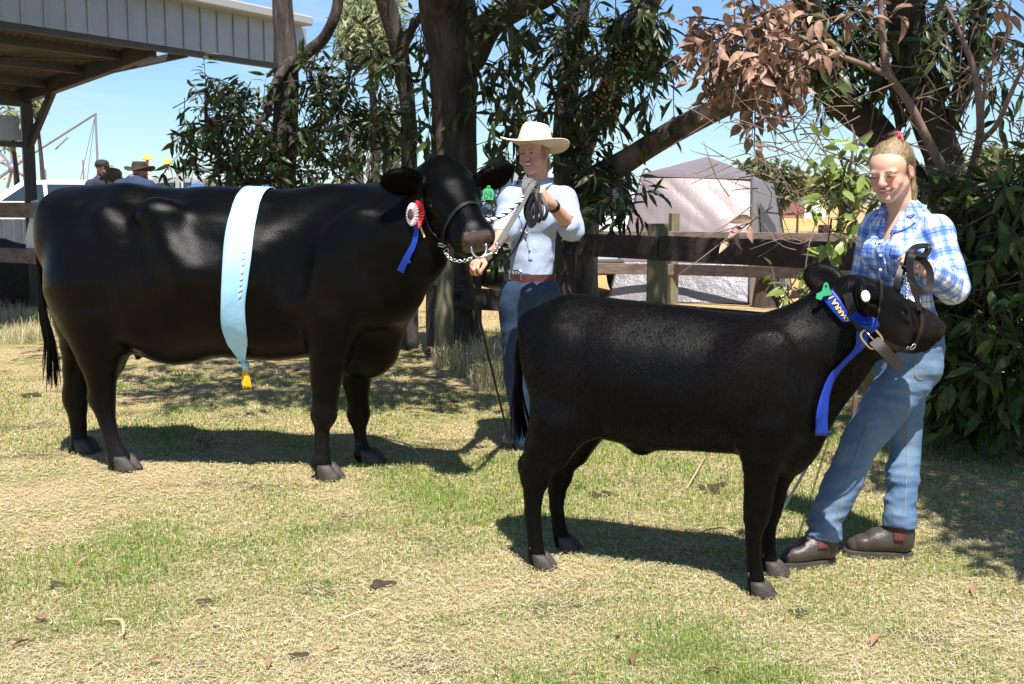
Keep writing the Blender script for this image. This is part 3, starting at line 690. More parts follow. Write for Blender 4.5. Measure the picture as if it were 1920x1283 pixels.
# ================================================================== VEHICLES behind the fence
M_glass = mat('car_glass', (.02, .035, .045), .12, spec=.35); M_tyre = mat('tyre', (.02, .02, .02), .8); M_rim = mat('rim', (.4, .4, .42), .35, metal=.8)
M_red = mat('tail_red', (.45, .02, .02), .3); M_lampw = mat('lamp_clear', (.7, .7, .68), .2); M_plastic = mat('dark_plastic', (.03, .03, .032), .6)
def car(label, loc, yaw, prof, belt, W, paint, wins, wheels, group='parked vehicles behind the fence', rack=False, wr=.36, glass_ends=((None, None),), cat='car', name='parked_car', glass=None):
    glass = glass or M_glass
    c, s = math.cos(yaw), math.sin(yaw); Rm = Rz(yaw); root = thing(name, label, cat, loc, group); o = np.array(loc, float)
    tf = lambda p: np.asarray(p, float) @ Rm.T + o
    zt = max(p[1] for p in prof)
    wz = lambda z: W * (1 - .035 * max(0, (.75 - z) / .5)) if z <= belt else W * (1 - .20 * (z - belt) / (zt - belt))
    n = len(prof); R0 = []
    for sgn, ins in ((-1, 0), (-1, 1), (1, 1), (1, 0)):
        pass
    cx = np.mean([p[0] for p in prof]); cz = np.mean([p[1] for p in prof])
    def ring(f, sh): return [(cx + (p[0] - cx) * sh, f * wz(p[1]), cz + (p[1] - cz) * sh) for p in prof]
    b = MB(); b.loft([tf(ring(-1, .985)), tf(ring(-.965, 1)), tf(ring(.965, 1)), tf(ring(1, .985))]); b.build('body', paint, root)
    for q in (-1, 1):
        for w in wins:
            P3 = [(x, q * (wz(z) + .004), z) for x, z in w]; P2 = [(x, q * (wz(z) - .02), z) for x, z in w]
            m = len(w); bb = MB(); bb.add(tf(P3 + P2), [tuple(range(m)) if q < 0 else tuple(range(m))[::-1]] + [(i, (i + 1) % m, (i + 1) % m + m, i + m) for i in range(m)]); bb.build('window', M_glass, root)
    for (xa, za), (xb, zb_) in glass_ends:
        d_ = nrm([zb_ - za, 0, -(xb - xa)]); d_ = d_ if d_[0] * (xa - cx) > 0 else -d_; d_ = d_ * .006
        l = lambda t: (xa + (xb - xa) * t, za + (zb_ - za) * t)
        q_ = []
        for t, sg in ((.08, -1), (.08, 1), (.92, 1), (.92, -1)):
            x, z = l(t); q_.append((x + d_[0], sg * wz(z) * .88, z + d_[2]))
        q2 = [(x - d_[0] * 3, y, z - d_[2] * 3) for x, y, z in q_]
        MB().add(tf(q_ + q2), [(0, 1, 2, 3), (0, 4, 5, 1), (1, 5, 6, 2), (2, 6, 7, 3), (3, 7, 4, 0)]).build('windscreen', glass, root)
    for x in wheels:
        for q in (-1, 1):
            wc = np.array([x, q * (W - .10), wr]); t = MB(); an = np.arange(20) * 2 * math.pi / 20
            prof_ = ((-.11, .6), (-.11, .93), (-.09, 1.0), (.09, 1.0), (.115, .93), (.115, .62))
            t.loft([tf(wc + np.stack([np.cos(an) * wr * r_, np.full(20, q * y_), np.sin(an) * wr * r_], 1)) for y_, r_ in prof_]); t.build('tyre', M_tyre, root)
            t = MB(); t.loft([tf(wc + np.stack([np.cos(an) * wr * r_, np.full(20, q * y_), np.sin(an) * wr * r_], 1)) for y_, r_ in ((.09, .63), (.122, .60), (.10, .2), (.125, .15))]); t.build('rim', M_rim, root)
    xr, xf = min(p[0] for p in prof), max(p[0] for p in prof)
    for q in (-1, 1):
        MB().box(tf((xr - .0, q * W * .86, belt - .12)), (.05, .14, .30), Rm, .015).build('tail_light', M_red, root)
        MB().box(tf((xf - .0, q * W * .76, belt - .22)), (.06, .30, .15), Rm, .015).build('headlight', M_lampw, root)
        MB().box(tf((xf - 1.35, q * (W + .11), belt + .08)), (.09, .18, .13), Rm, .02).build('mirror', M_plastic, root)
    for x in (xr - .04, xf + .04): MB().box(tf((x, 0, .48)), (.12, W * 1.9, .2), Rm, .03).build('bumper', M_plastic, root)
    if rack:
        for q in (-1, 1): MB().tube(tf([(-1.9, q * .62, zt + .05), (-1.9, q * .62, zt + .16), (-.2, q * .62, zt + .16), (-.2, q * .62, zt + .05)]), .018, 6).build('rack_rail', M_plastic, root)
        for x in np.linspace(-1.85, -.25, 6): MB().tube(tf([(x, -.62, zt + .16), (x, .62, zt + .16)]), .015, 6).build('rack_bar', M_plastic, root)
        for x in (-1.85, -.25): MB().tube(tf([(x, -.62, zt + .26), (x, .62, zt + .26)]), .015, 6).build('rack_bar', M_plastic, root)
    return root
M_white = mat('white_paint', (.62, .62, .64), .3, spec=.5); M_grey = mat('grey_paint', (.20, .19, .19), .3, metal=.4); M_blue = mat('blue_paint', (.04, .11, .24), .25, spec=.6); M_silver = mat('silver_paint', (.52, .53, .55), .35, metal=.5); M_navy = mat('navy_paint', (.02, .04, .09), .25)
WAG = [(-2.35, .45), (-2.38, .95), (-2.22, 1.15), (-1.98, 1.80), (-1.2, 1.88), (.35, 1.86), (.98, 1.18), (2.15, 1.06), (2.32, .92), (2.32, .45), (1.9, .32), (-1.9, .32)]
WW = [[(-2.0, 1.2), (-1.05, 1.2), (-1.02, 1.72), (-1.82, 1.70)], [(-.98, 1.2), (-.12, 1.2), (-.10, 1.73), (-.95, 1.73)], [(-.05, 1.2), (.78, 1.2), (.32, 1.70), (-.02, 1.73)]]
WE = (((.98, 1.18), (.35, 1.86)), ((-2.22, 1.15), (-1.98, 1.80)))
HZ = lambda z: z * 1.22 if z < 1.15 else 1.403 + (z - 1.15) * .653
WAG2 = [(x, HZ(z)) for x, z in WAG]; WW2 = [[(x, HZ(z)) for x, z in w] for w in WW]; WE2 = tuple(((a[0], HZ(a[1])), (b[0], HZ(b[1]))) for a, b in WE)
M_skyscreen = mat('painted_sky_screen', (.16, .30, .40), .15, spec=.3)  # light blue of the reflected sky painted into the windscreen colour
car('white wagon parked facing left behind the shed column', (-10.0, 24.5, 0), math.pi + .33, WAG2, 1.41, .90, M_white, WW2, (-1.45, 1.45), glass_ends=WE2, wr=.42, glass=M_skyscreen)
car('grey wagon with black roof rack parked behind the men in hats', (-6.5, 22.5, 0), math.pi + .12, WAG2, 1.41, .90, M_grey, WW2, (-1.45, 1.45), glass_ends=WE2, rack=True, wr=.42)
cn_ = thing('canopy_trailer', 'plain silver box trailer parked between the grey wagon and the blue car', 'trailer', (-5.25, 22.4, 0), 'parked vehicles behind the fence')
MB().box((-5.35, 22.4, 1.25), (1.5, 1.7, 1.3), Rz(.1), .06).build('box', M_silver, cn_)
for q in (-1, 1): MB().tube([(-5.35, 22.4 + q * .9, .35), (-5.35, 22.4 + q * .75, .35)], .34, 16).build('wheel', M_tyre, cn_)
HAT = [(-1.95, .42), (-1.98, .85), (-1.85, 1.05), (-1.60, 1.62), (-.9, 1.70), (.25, 1.66), (.95, 1.08), (1.8, .95), (1.98, .8), (1.98, .42), (1.6, .3), (-1.6, .3)]
HW = [[(-1.62, 1.1), (-.75, 1.1), (-.72, 1.56), (-1.42, 1.54)], [(-.68, 1.1), (.75, 1.1), (.25, 1.54), (-.65, 1.57)]]
HE = (((.95, 1.08), (.25, 1.66)), ((-1.85, 1.05), (-1.60, 1.62)))
car('blue hatchback seen from behind, below the leafy branch', (-4.62, 19.6, 0), math.pi / 2 + .12, HAT, 1.05, .86, M_blue, HW, (-1.25, 1.25), glass_ends=HE, wr=.31)
car('dark blue car parked beyond the cow head and the woman', (-.30, 21, 0), math.pi / 2 - .3, [(x, z * .86) for x, z in HAT], .92, .86, M_navy, [[(x, z * .86) for x, z in w] for w in HW], (-1.25, 1.25), glass_ends=tuple(((a[0], a[1] * .86), (b[0], b[1] * .86)) for a, b in HE), wr=.31)
car('white four wheel drive seen from behind, right of the woman', (.52, 18.6, 0), math.pi / 2 + .25, WAG, 1.15, .90, M_white, WW, (-1.45, 1.45), glass_ends=WE)
car('pale blue car half hidden behind the dark leafy bush at far right', (7.6, 17.5, 0), .15, HAT, 1.05, .86, mat('pale_blue_paint', (.10, .20, .32), .3), HW, (-1.25, 1.25), glass_ends=HE, wr=.31)

# ================================================================== SHOWGROUND MASTS, LAMPS, RIDE
M_galv = mat('galvanised', (.22, .22, .27), .6, metal=.3)
mast = thing('mast', 'thin grey mast with a long slanting jib against the sky', 'mast', (P(179, 380, 40)[0], 40, 0))
mt = P(179, 214, 40); MB().tube([(mt[0], 40, 0), mt], [.05, .035], 6).build('pole', M_galv, mast)
MB().tube([mt + [.03, 0, .02], P(64, 287, 40)], .04, 6).build('jib', M_galv, mast); MB().tube([P(127, 258, 40.2), P(104, 280, 40.2)], .03, 5).build('stay', M_galv, mast)
for px in (150, 163): MB().tube([mt, P(px, 340, 40)], .012, 4).build('guy_wire', M_galv, mast)
for px, py, d in ((155, 300, 42), (85, 318, 42)):
    p = P(px, py, d); MB().tube([(p[0], d, 0), p], .03, 5).build('pole', M_galv, mast)
ride = thing('ride_frame', 'spoked steel fairground frame at the far left edge', 'fairground ride', (P(24, 380, 36)[0], 36, 0))
hub = P(24, 315, 36)
for px, py in ((-12, 272), (14, 232), (-18, 345), (14, 352), (38, 350), (46, 298), (24, 262), (-10, 300), (52, 335)): MB().tube([hub, P(px, py, 36.1)], .05, 5).build('spoke', M_galv, ride)
MB().tube([(hub[0], 36.2, 0), hub + [0, .2, 0]], .08, 8).build('post', M_galv, ride); MB().ellip(hub, .14).build('hub', M_galv, ride, True)
M_orange = mat('ride_orange', (.8, .32, .05), .5)
for px, py in ((6, 300), (44, 325), (35, 292), (8, 335), (-2, 278)): MB().ellip(P(px, py, 36), .045).build('lamp', M_orange, ride, True)
M_yel = mat('yellow_shade', (.85, .58, .05), .5); M_rw = mat('red_white_pole', (.8, .75, .75), .5, (.6, .05, .05), nscale=6, ramp=(.49, .51))
for px, py, lab in ((276, 290, 'yellow cone lamp on a red and white pole, left one above the hat'), (314, 298, 'yellow cone lamp on a red and white pole, right one above the roof rack')):
    p = P(px, py, 34); r = thing('fair_lamp', lab, 'lamp', (p[0], 34, 0), 'yellow fairground lamps'); an = np.arange(14) * 2 * math.pi / 14
    MB().loft([p + np.stack([np.cos(an) * q, np.sin(an) * q, np.full(14, z)], 1) for q, z in ((.05, .03), (.07, 0), (.12, -.11), (.13, -.12), (.15, -.15), (.13, -.16))]).build('shade', M_yel, r, True); MB().tube([(p[0], 34, 0), p - [0, 0, .1]], .045, 8).build('pole', M_rw, r, True)
wp = P(341, 325, 13.5); tag(MB().tube([(wp[0], 13.5, 0), wp], .014, 6).build('marker_pole', M_white, base=(wp[0], 13.5, 0)), 'thin white marker pole standing in front of the grey wagon', 'pole')
M_cloth = mat('white_cloth', (.80, .79, .82), .8, bump=.2, bscale=20)
# white sash and orange straps hung on the far left rail
cl = []
for t in np.linspace(0, 1, 14): p = P(65 - 7 * t + 2 * math.sin(t * 7), 376 + 116 * t, 13.15 - .12 * math.sin(3.14 * t)); cl.append(p)
tag(MB().ribbon(cl, [(math.sin(t * 5) * .4, -1, 0) for t in np.linspace(0, 1, 14)], np.linspace(.085, .15, 14), .004).build('hanging_sash', M_cloth, base=(*cl[0][:2], 0)), 'white satin sash hanging over the rails at far left', 'sash')
for k, (a, b) in enumerate((((70, 379), (86, 377)), ((66, 382), (76, 394)))): tag(MB().ribbon([P(*a, 13.2), P(*b, 13.2)], (0, -1, 0), .03, .012).build('orange_strap', M_orange, base=P(*a, 13.2)), ('upper short orange strap tied on the left rail', 'lower slanting orange strap tied on the left rail')[k], 'strap')
M_dkiron = mat('old_iron', (.075, .085, .11), .7, (.05, .058, .075), nscale=4)
trg = thing('iron_trough', 'dull ribbed iron trough standing beyond the left rails', 'trough', (-7.2, 16, 0))
for k in range(13): MB().box((-7.9 + k * .14, 16, .58), (.134, .03, 1.16), None, .01).build('panel', M_dkiron, trg)

M_heap = mat('dark_heap', (.030, .024, .018), .95, (.05, .04, .028), nscale=9, bump=.8, bscale=14)
hp_ = P(18, 440, 14.9); t_ = Sdf(); g_ = np.random.default_rng(12)
for k in range(9): t_.ell((hp_[0] + g_.normal(0, .28), 14.9 + g_.normal(0, .2), .25), (.35, .3, .62 * g_.uniform(.8, 1.1)), None, .12)
t_.disp = lambda p: (.03 * wob(p, 14, 3, 6)).astype(np.float32)
V, F = t_.mesh((hp_[0] - 1.3, 14.0, -.05), (hp_[0] + 1.3, 15.8, 1.1), .04); tag(put('mulch_heap', V, F, M_heap, base=(hp_[0], 14.9, 0)), 'dark heap of old mulch behind the far left rails', 'heap')
# ================================================================== TREES
M_bark = mat('dark_bark', (.034, .026, .022), .9, (.080, .064, .055), nscale=11, bump=1.0, bscale=17, stretch=(1, 1, .14), bdist=.06, ramp=(.42, .6))
M_barkpale = mat('pale_bark', (.17, .13, .095), .85, (.055, .042, .033), nscale=5, bump=.9, bscale=16, stretch=(1, 1, .3), bdist=.03, ramp=(.4, .55))
M_barkblk = mat('blackish_bark', (.030, .023, .018), .9, (.055, .042, .033), nscale=10, bump=1.0, bscale=22, stretch=(1, 1, .3), bdist=.02)
M_barkred = mat('red_brown_bark', (.13, .07, .055), .8, (.20, .15, .125), nscale=14, bump=.6, bscale=40, bdist=.006)
M_twigs = mat('twigs', (.07, .045, .035), .8)
M_leaf = mat('gum_leaf', (.042, .068, .022), .38, (.055, .078, .024), nscale=3, spec=.35, transl=.20, rand=.5)
M_leafb = mat('bush_leaf', (.052, .090, .022), .40, (.080, .120, .030), nscale=4, spec=.22, transl=.28, rand=.5)
M_leafy = mat('young_leaf', (.16, .24, .05), .35, (.24, .30, .08), nscale=5, spec=.4, transl=.30, rand=.4)
M_leafp = mat('pale_gum_leaf', (.17, .20, .085), .5, (.24, .255, .12), nscale=2, transl=.2, rand=.4)
M_leafd = mat('brown_leaf', (.43, .29, .21), .55, (.28, .17, .12), nscale=5, spec=.3, transl=.18, rand=.4)
M_leaff = mat('far_leaf', (.105, .13, .050), .6, (.16, .17, .075), nscale=.4, transl=.15, rand=.5)
def limb(parent, pts, hw, m, name='branch', n=18, seed=0, rough=.07, seg=26):
    """pts: (px, py, depth) or world points; hw: half widths in metres."""
    p = spline(np.column_stack([np.asarray(pts, float), np.asarray(hw, float)]), seg); c, r = p[:, :3], np.maximum(p[:, 3], .002)
    b = MB(); b.tube(c, r, n); V = b.V[0]
    cc = np.repeat(c, n, 0); d = V - cc; a = np.tile(np.arange(n) * 2 * math.pi / n, seg); sm = np.repeat(np.arange(seg), n)
    q = np.stack([np.cos(a) * 2.4, np.sin(a) * 2.4, sm * .22], 1).astype(np.float32) + seed
    f = 1 + rough * (wob(q * 1.6, 1.6, seed, 6) + .8 * np.abs(wob(q * [2.2, 2.2, .6], 2.2, seed + 1, 6)))
    b.V[0] = cc + d * f[:, None]
    return b.build(name, m, parent, True)
def pl(pts): return [P(*q) if len(q) == 3 else np.array(q[:3]) for q in pts]
def wl(pts, hwpx): return [h * p[2] / FPX for p, h in zip(pts, hwpx)]
def inst_merge(me, Ms):
    n = len(me.vertices); V = np.zeros(n * 3, np.float32); me.vertices.foreach_get('co', V); V = V.reshape(-1, 3)
    F = np.array([p.vertices[:] for p in me.polygons]); W = np.einsum('kij,nj->kni', Ms[:, :3, :3], V) + Ms[:, None, :3, 3]
    return W.reshape(-1, 3), (F[None] + np.arange(len(Ms))[:, None, None] * n).reshape(-1, 4)
def foliage(root, blobs, me, size, seed, per=(6, 11), droop=.55, tw=.34, keep=300, twigs=True, out=.5, twm=None, floor=None, minpx=10):
    g = np.random.default_rng(seed); Ms, tb = [], MB()
    for bl in blobs:
        if bl[0] == 'w': c = np.array(bl[1:4], float); r = np.array(bl[4:7], float); n = bl[7]
        else: c = P(bl[0], bl[1], bl[2]); k = bl[2] / FPX; r = np.array([bl[3] * k, bl[5], bl[4] * k]); n = bl[6]
        for _ in range(n):
            u = g.normal(size=3); u /= np.linalg.norm(u); s = c + r * u * g.random() ** .38
            if floor is not None and s[2] < floor: continue
            d = nrm(out * u + g.normal(0, .5, 3) + np.array([0, 0, -droop * .5])); ln = tw * g.uniform(.6, 1.3); kk = int(g.integers(*per))
            b = nrm(d + np.array([0, 0, -droop])); e1 = s + d * ln * .5; e2 = e1 + b * ln * .5
            if twigs: tb.tube([s - d * ln * .5, s, e1, e2], [.006, .005, .004, .002], 3, False)
            for t in np.linspace(.1, 1, kk):
                q = s + (e1 - s) * min(1, 2 * t) + (e2 - e1) * max(0, 2 * t - 1); lat = g.normal(size=3); lat -= d * (lat @ d)
                x = nrm(nrm(lat) * .85 + d * .45 + np.array([0, 0, -droop]) + g.normal(0, .15, 3)); z = g.normal(size=3) * .55 + np.array([0, -.15, .75]); z = nrm(z - x * (z @ x)); y = np.cross(z, x)
                M = np.eye(4); M[:3, :3] = np.stack([x, y, z], 1) * g.uniform(*size); M[:3, 3] = q + x * .012; Ms.append(M)
    Ms = np.array(Ms)
    if floor is not None:
        tip = Ms[:, 2, 3] + Ms[:, 2, 0]; Ms = Ms[tip > .03]
    px, py, z = pix(Ms[:, :3, 3]); sz = np.linalg.norm(Ms[:, :3, 0], axis=1) / z * FPX
    inside = (px > 0) & (px < 1920) & (py > 0) & (py < 1283) & (sz > minpx)
    sel = np.nonzero(inside)[0]; sel = sel[np.argsort(-sz[sel])][:keep] if keep else sel[:0]
    for i in sel: share('leaf', me, Ms[i], root)
    rest = np.ones(len(Ms), bool); rest[sel] = False
    V, F = inst_merge(me, Ms[rest]); put('foliage', V, F, me.materials[0], root, True, 'stuff')
    if twigs and tb.V: tb.build('twigs', twm or M_twigs, root, False, 'stuff')
LF = leaf_mesh('leaf', M_leaf, .22, .30, .27, 3, .8); LFB = leaf_mesh('leaf', M_leafb, .18, .35, .36, 3, .85); LFY = leaf_mesh('leaf', M_leafy, .12, .30, .42, 4, .85)
LFP = leaf_mesh('leaf', M_leafp, .25, .2, .2, 2); LFD = leaf_mesh('leaf', M_leafd, .30, .7, .46, 4, .85); LFF = leaf_mesh('leaf', M_leaff, .2, .3, .5, 2)

# ---- the stout gum with the rough trunk
pts = pl([(852, 700, 10.2), (850, 420, 10.2), (850, 300, 10.2), (851, 200, 10.2), (850, 90, 10.2), (838, 0, 10.1), (820, -160, 9.9), (800, -420, 9.6)])
gum = thing('gum_tree', 'stout gum tree with thick rough grey trunk rising behind the cow head', 'tree', (pts[0][0], 10.2, 0), 'trees along the fence'); pts[0][2] = -.1
limb(gum, pts, [.25, .215, .20, .20, .215, .23, .19, .12], M_bark, 'trunk', 40, 1, .10, 70)
limb(gum, pl([(880, 110, 10.2), (915, 50, 10.0), (970, 15, 9.7), (1040, -20, 9.3), (1100, -110, 8.6)]), [.15, .12, .10, .085, .05], M_bark, n=20, seed=2)
limb(gum, pl([(845, 30, 10.1), (800, -60, 9.6), (760, -220, 8.8), (720, -360, 7.6)]), [.15, .12, .09, .05], M_bark, n=16, seed=3)
limb(gum, pl([(845, -120, 9.9), (900, -260, 8.8), (980, -420, 7.4), (1050, -600, 6.4)]), [.13, .11, .08, .04], M_bark, n=16, seed=4)
foliage(gum, [(950, 110, 9.9, 55, 80, .5, 12), (925, 215, 10.0, 38, 60, .4, 7), (985, 190, 9.8, 50, 85, .4, 11), (915, 290, 9.9, 32, 45, .3, 5), (985, 50, 9.7, 60, 50, .5, 8), (930, 20, 9.6, 50, 40, .5, 5), (790, 110, 10.3, 28, 85, .4, 7),
              (795, 220, 10.3, 30, 60, .4, 5), (905, 150, 9.9, 20, 80, .3, 3), (900, 340, 9.7, 25, 20, .3, 2), (770, 250, 10.5, 40, 40, .4, 4), (1040, 90, 9.6, 30, 70, .4, 3), (990, 270, 9.9, 30, 30, .3, 2),
              ('w', -1.2, 6.0, 4.3, 1.2, .7, .5, 150), ('w', .2, 5.95, 4.2, .9, .7, .4, 130), ('w', -2.2, 6.9, 4.4, 1.0, 1.0, .6, 90), ('w', -.4, 7.3, 4.4, 1.3, 1.0, .6, 170), ('w', 1.1, 7.0, 4.3, 1.1, 1.0, .6, 150), ('w', .6, 8.6, 4.5, 1.6, 1.0, .8, 150), ('w', -2.7, 8.6, 4.5, 1.4, 1.1, .7, 140), ('w', -1.0, 9.2, 4.7, 1.6, .9, .8, 150)],
        LF, (.14, .215), 101)
# ---- slim trunk left of it
pts = pl([(766, 700, 10.7), (768, 420, 10.7), (767, 300, 10.7), (765, 200, 10.7), (748, 95, 10.6), (722, 0, 10.5), (690, -120, 10.3), (670, -300, 10.0)])
slim = thing('slim_gum', 'slim dark leaning gum trunk between the stout gum and the left tree', 'tree', (pts[0][0], 10.7, 0), 'trees along the fence'); pts[0][2] = -.1
limb(slim, pts, [.09, .08, .072, .070, .080, .085, .07, .04], M_bark, 'trunk', 22, 7, .08, 50)
limb(slim, pl([(752, 110, 10.6), (770, 60, 10.5), (800, 10, 10.4), (815, -60, 10.2)]), [.04, .035, .03, .02], M_bark, seed=8, n=10)
foliage(slim, [(705, 170, 10.7, 42, 75, .4, 15), (690, 250, 10.7, 45, 45, .4, 11), (720, 90, 10.8, 40, 40, .4, 6), (770, 60, 10.7, 30, 40, .4, 4), ('w', -3.2, 8.6, 4.5, 1.2, .9, .6, 40)], LF, (.13, .20), 102)
# ---- left tree with its shrubby skirt
pts = pl([(527, 700, 11.3), (528, 400, 11.3), (532, 300, 11.3), (536, 200, 11.3), (536, 110, 11.3), (529, 0, 11.3), (524, -150, 11.2), (518, -320, 11.1)])
lt = thing('leafy_tree', 'left tree with dense dark leaves spreading low over the cow back', 'tree', (pts[0][0], 11.3, 0), 'trees along the fence'); pts[0][2] = -.1
limb(lt, pts, [.14, .13, .125, .12, .115, .095, .08, .05], M_bark, 'trunk', 24, 11, .09, 50)
limb(lt, pl([(548, 128, 11.25), (575, 100, 11.1), (605, 75, 11.0), (624, 40, 10.9), (634, 0, 10.9), (636, -70, 10.8)]), [.06, .058, .055, .05, .05, .04], M_bark, seed=12, n=12)
limb(lt, pl([(545, 110, 11.25), (520, 150, 11.1), (507, 185, 11.0), (500, 215, 10.9), (480, 232, 10.8)]), [.05, .045, .04, .035, .02], M_bark, seed=13, n=12)
limb(lt, pl([(532, 330, 11.3), (470, 340, 11.0), (420, 310, 10.9), (390, 240, 10.9), (385, 170, 10.9)]), [.05, .04, .03, .022, .01], M_bark, seed=14, n=10)
limb(lt, pl([(534, 290, 11.3), (590, 240, 11.2), (640, 190, 11.1), (660, 120, 11.0)]), [.05, .04, .03, .012], M_bark, seed=15, n=10)
foliage(lt, [(385, 160, 11, 38, 24, .3, 7), (375, 215, 11, 40, 34, .4, 13), (440, 225, 11, 60, 44, .5, 27), (500, 250, 11, 50, 70, .5, 30), (372, 270, 11, 42, 28, .4, 10), (462, 292, 11, 46, 36, .5, 24), (515, 330, 11.2, 60, 36, .5, 28), (350, 258, 11, 20, 10, .2, 2), (398, 330, 10.9, 14, 12, .2, 2),
             (590, 205, 11.1, 45, 60, .5, 22), (640, 250, 11.1, 45, 60, .5, 22), (590, 290, 11.2, 50, 45, .5, 22), (620, 140, 11.2, 55, 40, .5, 18), (560, 150, 11.4, 30, 40, .4, 8), (545, 365, 11.0, 40, 14, .4, 10), (660, 320, 11.2, 40, 24, .4, 7), (470, 175, 11.0, 35, 25, .3, 5), (640, 200, 11.2, 55, 50, .5, 14), ('w', -3.4, 10.0, 4.5, 1.3, .8, .8, 110)], LF, (.105, .165), 103, per=(7, 12), tw=.28, droop=.35)
# ---- tree with the pale trunk and the long slanting limb
pts = pl([(1082, 700, 10.9), (1080, 520, 10.9), (1082, 400, 10.9), (1070, 320, 10.9), (1061, 250, 10.9), (1066, 150, 10.9), (1080, 60, 10.9), (1092, -40, 10.8), (1100, -260, 10.6)])
pt_ = thing('pale_trunk_tree', 'tree behind the woman with sunlit pale trunk and long limb slanting over the tent', 'tree', (pts[0][0], 10.9, 0), 'trees along the fence'); pts[0][2] = -.1
limb(pt_, pts, [.22, .21, .20, .16, .125, .105, .10, .085, .05], M_barkpale, 'trunk', 26, 21, .06, 60)
limb(pt_, pl([(1078, 372, 10.9), (1110, 342, 10.7), (1180, 298, 10.2), (1280, 238, 9.6), (1370, 194, 9.0), (1440, 172, 8.6), (1520, 150, 8.2), (1580, 90, 7.9)]), [.15, .135, .105, .095, .085, .06, .045, .025], M_barkpale, n=22, seed=22, seg=50)
limb(pt_, pl([(1090, 300, 10.9), (1120, 210, 10.7), (1165, 110, 10.4), (1200, 40, 10.2), (1235, -40, 9.9), (1260, -200, 9.5)]), [.09, .09, .10, .095, .08, .05], M_barkred, n=16, seed=23)
foliage(pt_, [(1130, 50, 10.2, 75, 55, .5, 23), (1205, 80, 10.0, 62, 70, .5, 24), (1105, 150, 10.3, 48, 60, .4, 17), (1175, 165, 10.1, 55, 45, .4, 15), (1235, 35, 9.8, 40, 45, .4, 10), (1045, 215, 10.6, 26, 90, .3, 11), (1090, 250, 10.5, 26, 50, .3, 7), (1130, 335, 10.3, 42, 40, .3, 13), (1165, 360, 10.2, 40, 26, .3, 8),
              (1085, 380, 10.4, 30, 50, .3, 11), (1240, 180, 9.8, 24, 30, .3, 3), (1080, 30, 10.5, 50, 50, .4, 8), (1100, 310, 10.4, 30, 40, .3, 7), (1170, 20, 10.2, 60, 30, .4, 10), (900, 420, 10.2, 30, 60, .3, 8), (905, 500, 10.0, 30, 24, .3, 3), (930, 385, 10.1, 40, 40, .3, 7),
              ('w', 1.9, 8.3, 4.3, .9, .9, .5, 100), ('w', 2.2, 9.5, 4.5, 1.2, 1.0, .7, 120)], LF, (.14, .21), 104)
M_bud = mat('gum_buds', (.35, .27, .06), .6, (.25, .14, .05), nscale=60)
b = MB(); g_ = np.random.default_rng(9)
for cx, cy, n in ((1148, 145, 70), (1135, 195, 30), (1165, 110, 24)):
    for _ in range(n): b.ellip(P(cx + g_.normal(0, 12), cy + g_.normal(0, 12), 9.75 + g_.normal(0, .06)), .011, nu=6, nv=4)
b.build('gum_buds', M_bud, pt_, True, 'stuff')

# ---- big dark tree at right
rt = thing('dark_forked_tree', 'big dark forked tree behind the girl at right', 'tree', (P(1770, 500, 7.9)[0], 7.9, 0), 'trees along the fence')
pts = pl([(1768, 640, 7.9), (1766, 500, 7.9), (1772, 400, 7.9), (1772, 310, 7.9), (1745, 230, 7.9), (1715, 130, 7.8), (1700, 40, 7.7), (1690, -60, 7.6), (1680, -260, 7.4)]); pts[0][2] = -.1
limb(rt, pts, [.16, .12, .115, .125, .12, .125, .12, .11, .07], M_barkblk, 'trunk', 30, 31, .10, 60)
limb(rt, pl([(1765, 420, 7.9), (1705, 330, 8.0), (1645, 250, 8.0), (1580, 190, 8.0), (1540, 130, 7.9), (1520, 50, 7.8), (1510, -60, 7.6)]), [.10, .10, .11, .115, .11, .09, .07], M_barkblk, n=22, seed=32, seg=36)
limb(rt, pl([(1768, 262, 7.9), (1792, 205, 7.8), (1815, 150, 7.7), (1832, 70, 7.6), (1838, -20, 7.5), (1850, -200, 7.2)]), [.06, .055, .055, .055, .05, .035], M_barkblk, n=16, seed=33)
limb(rt, pl([(1690, 240, 7.9), (1680, 180, 7.9), (1682, 90, 7.8), (1690, 0, 7.7)]), [.035, .03, .028, .025], M_barkblk, n=10, seed=34)
limb(rt, pl([(1700, -40, 7.6), (1800, -220, 6.6), (1900, -480, 5.4), (2050, -800, 4.6)]), [.10, .09, .07, .04], M_barkblk, n=14, seed=35)
foliage(rt, [(1545, 40, 7.8, 70, 45, .4, 17), (1620, 50, 7.8, 70, 55, .4, 20), (1600, 105, 7.9, 55, 40, .3, 11), (1740, 40, 7.6, 80, 50, .4, 20), (1745, 105, 7.7, 60, 40, .3, 12), (1860, 60, 7.4, 55, 65, .4, 15), (1888, 150, 7.3, 34, 45, .3, 8), (1480, 20, 7.9, 50, 35, .3, 9), (1690, 80, 7.9, 40, 60, .3, 8), (1560, 130, 8.0, 40, 30, .3, 4),
             ('w', 3.05, 3.3, 3.9, .6, .7, .4, 230), ('w', 3.6, 4.3, 3.9, 1.0, .7, .5, 200), ('w', 2.8, 4.3, 3.8, .42, .6, .35, 90), ('w', 2.85, 4.95, 4.0, .5, .5, .4, 60), ('w', 3.2, 5.4, 4.1, .9, .6, .5, 70), ('w', 4.5, 3.4, 4.1, .8, .8, .5, 110), ('w', 4.7, 5.4, 4.2, 1.0, .9, .6, 90), ('w', 3.2, 6.8, 4.4, 1.0, .8, .6, 60), ('w', 3.4, 2.6, 4.0, .6, .6, .4, 120), ('w', 2.75, 2.55, 3.9, .45, .5, .35, 190), ('w', 2.5, 3.5, 3.8, .25, .5, .3, 60)], LF, (.11, .18), 105, per=(7, 12))
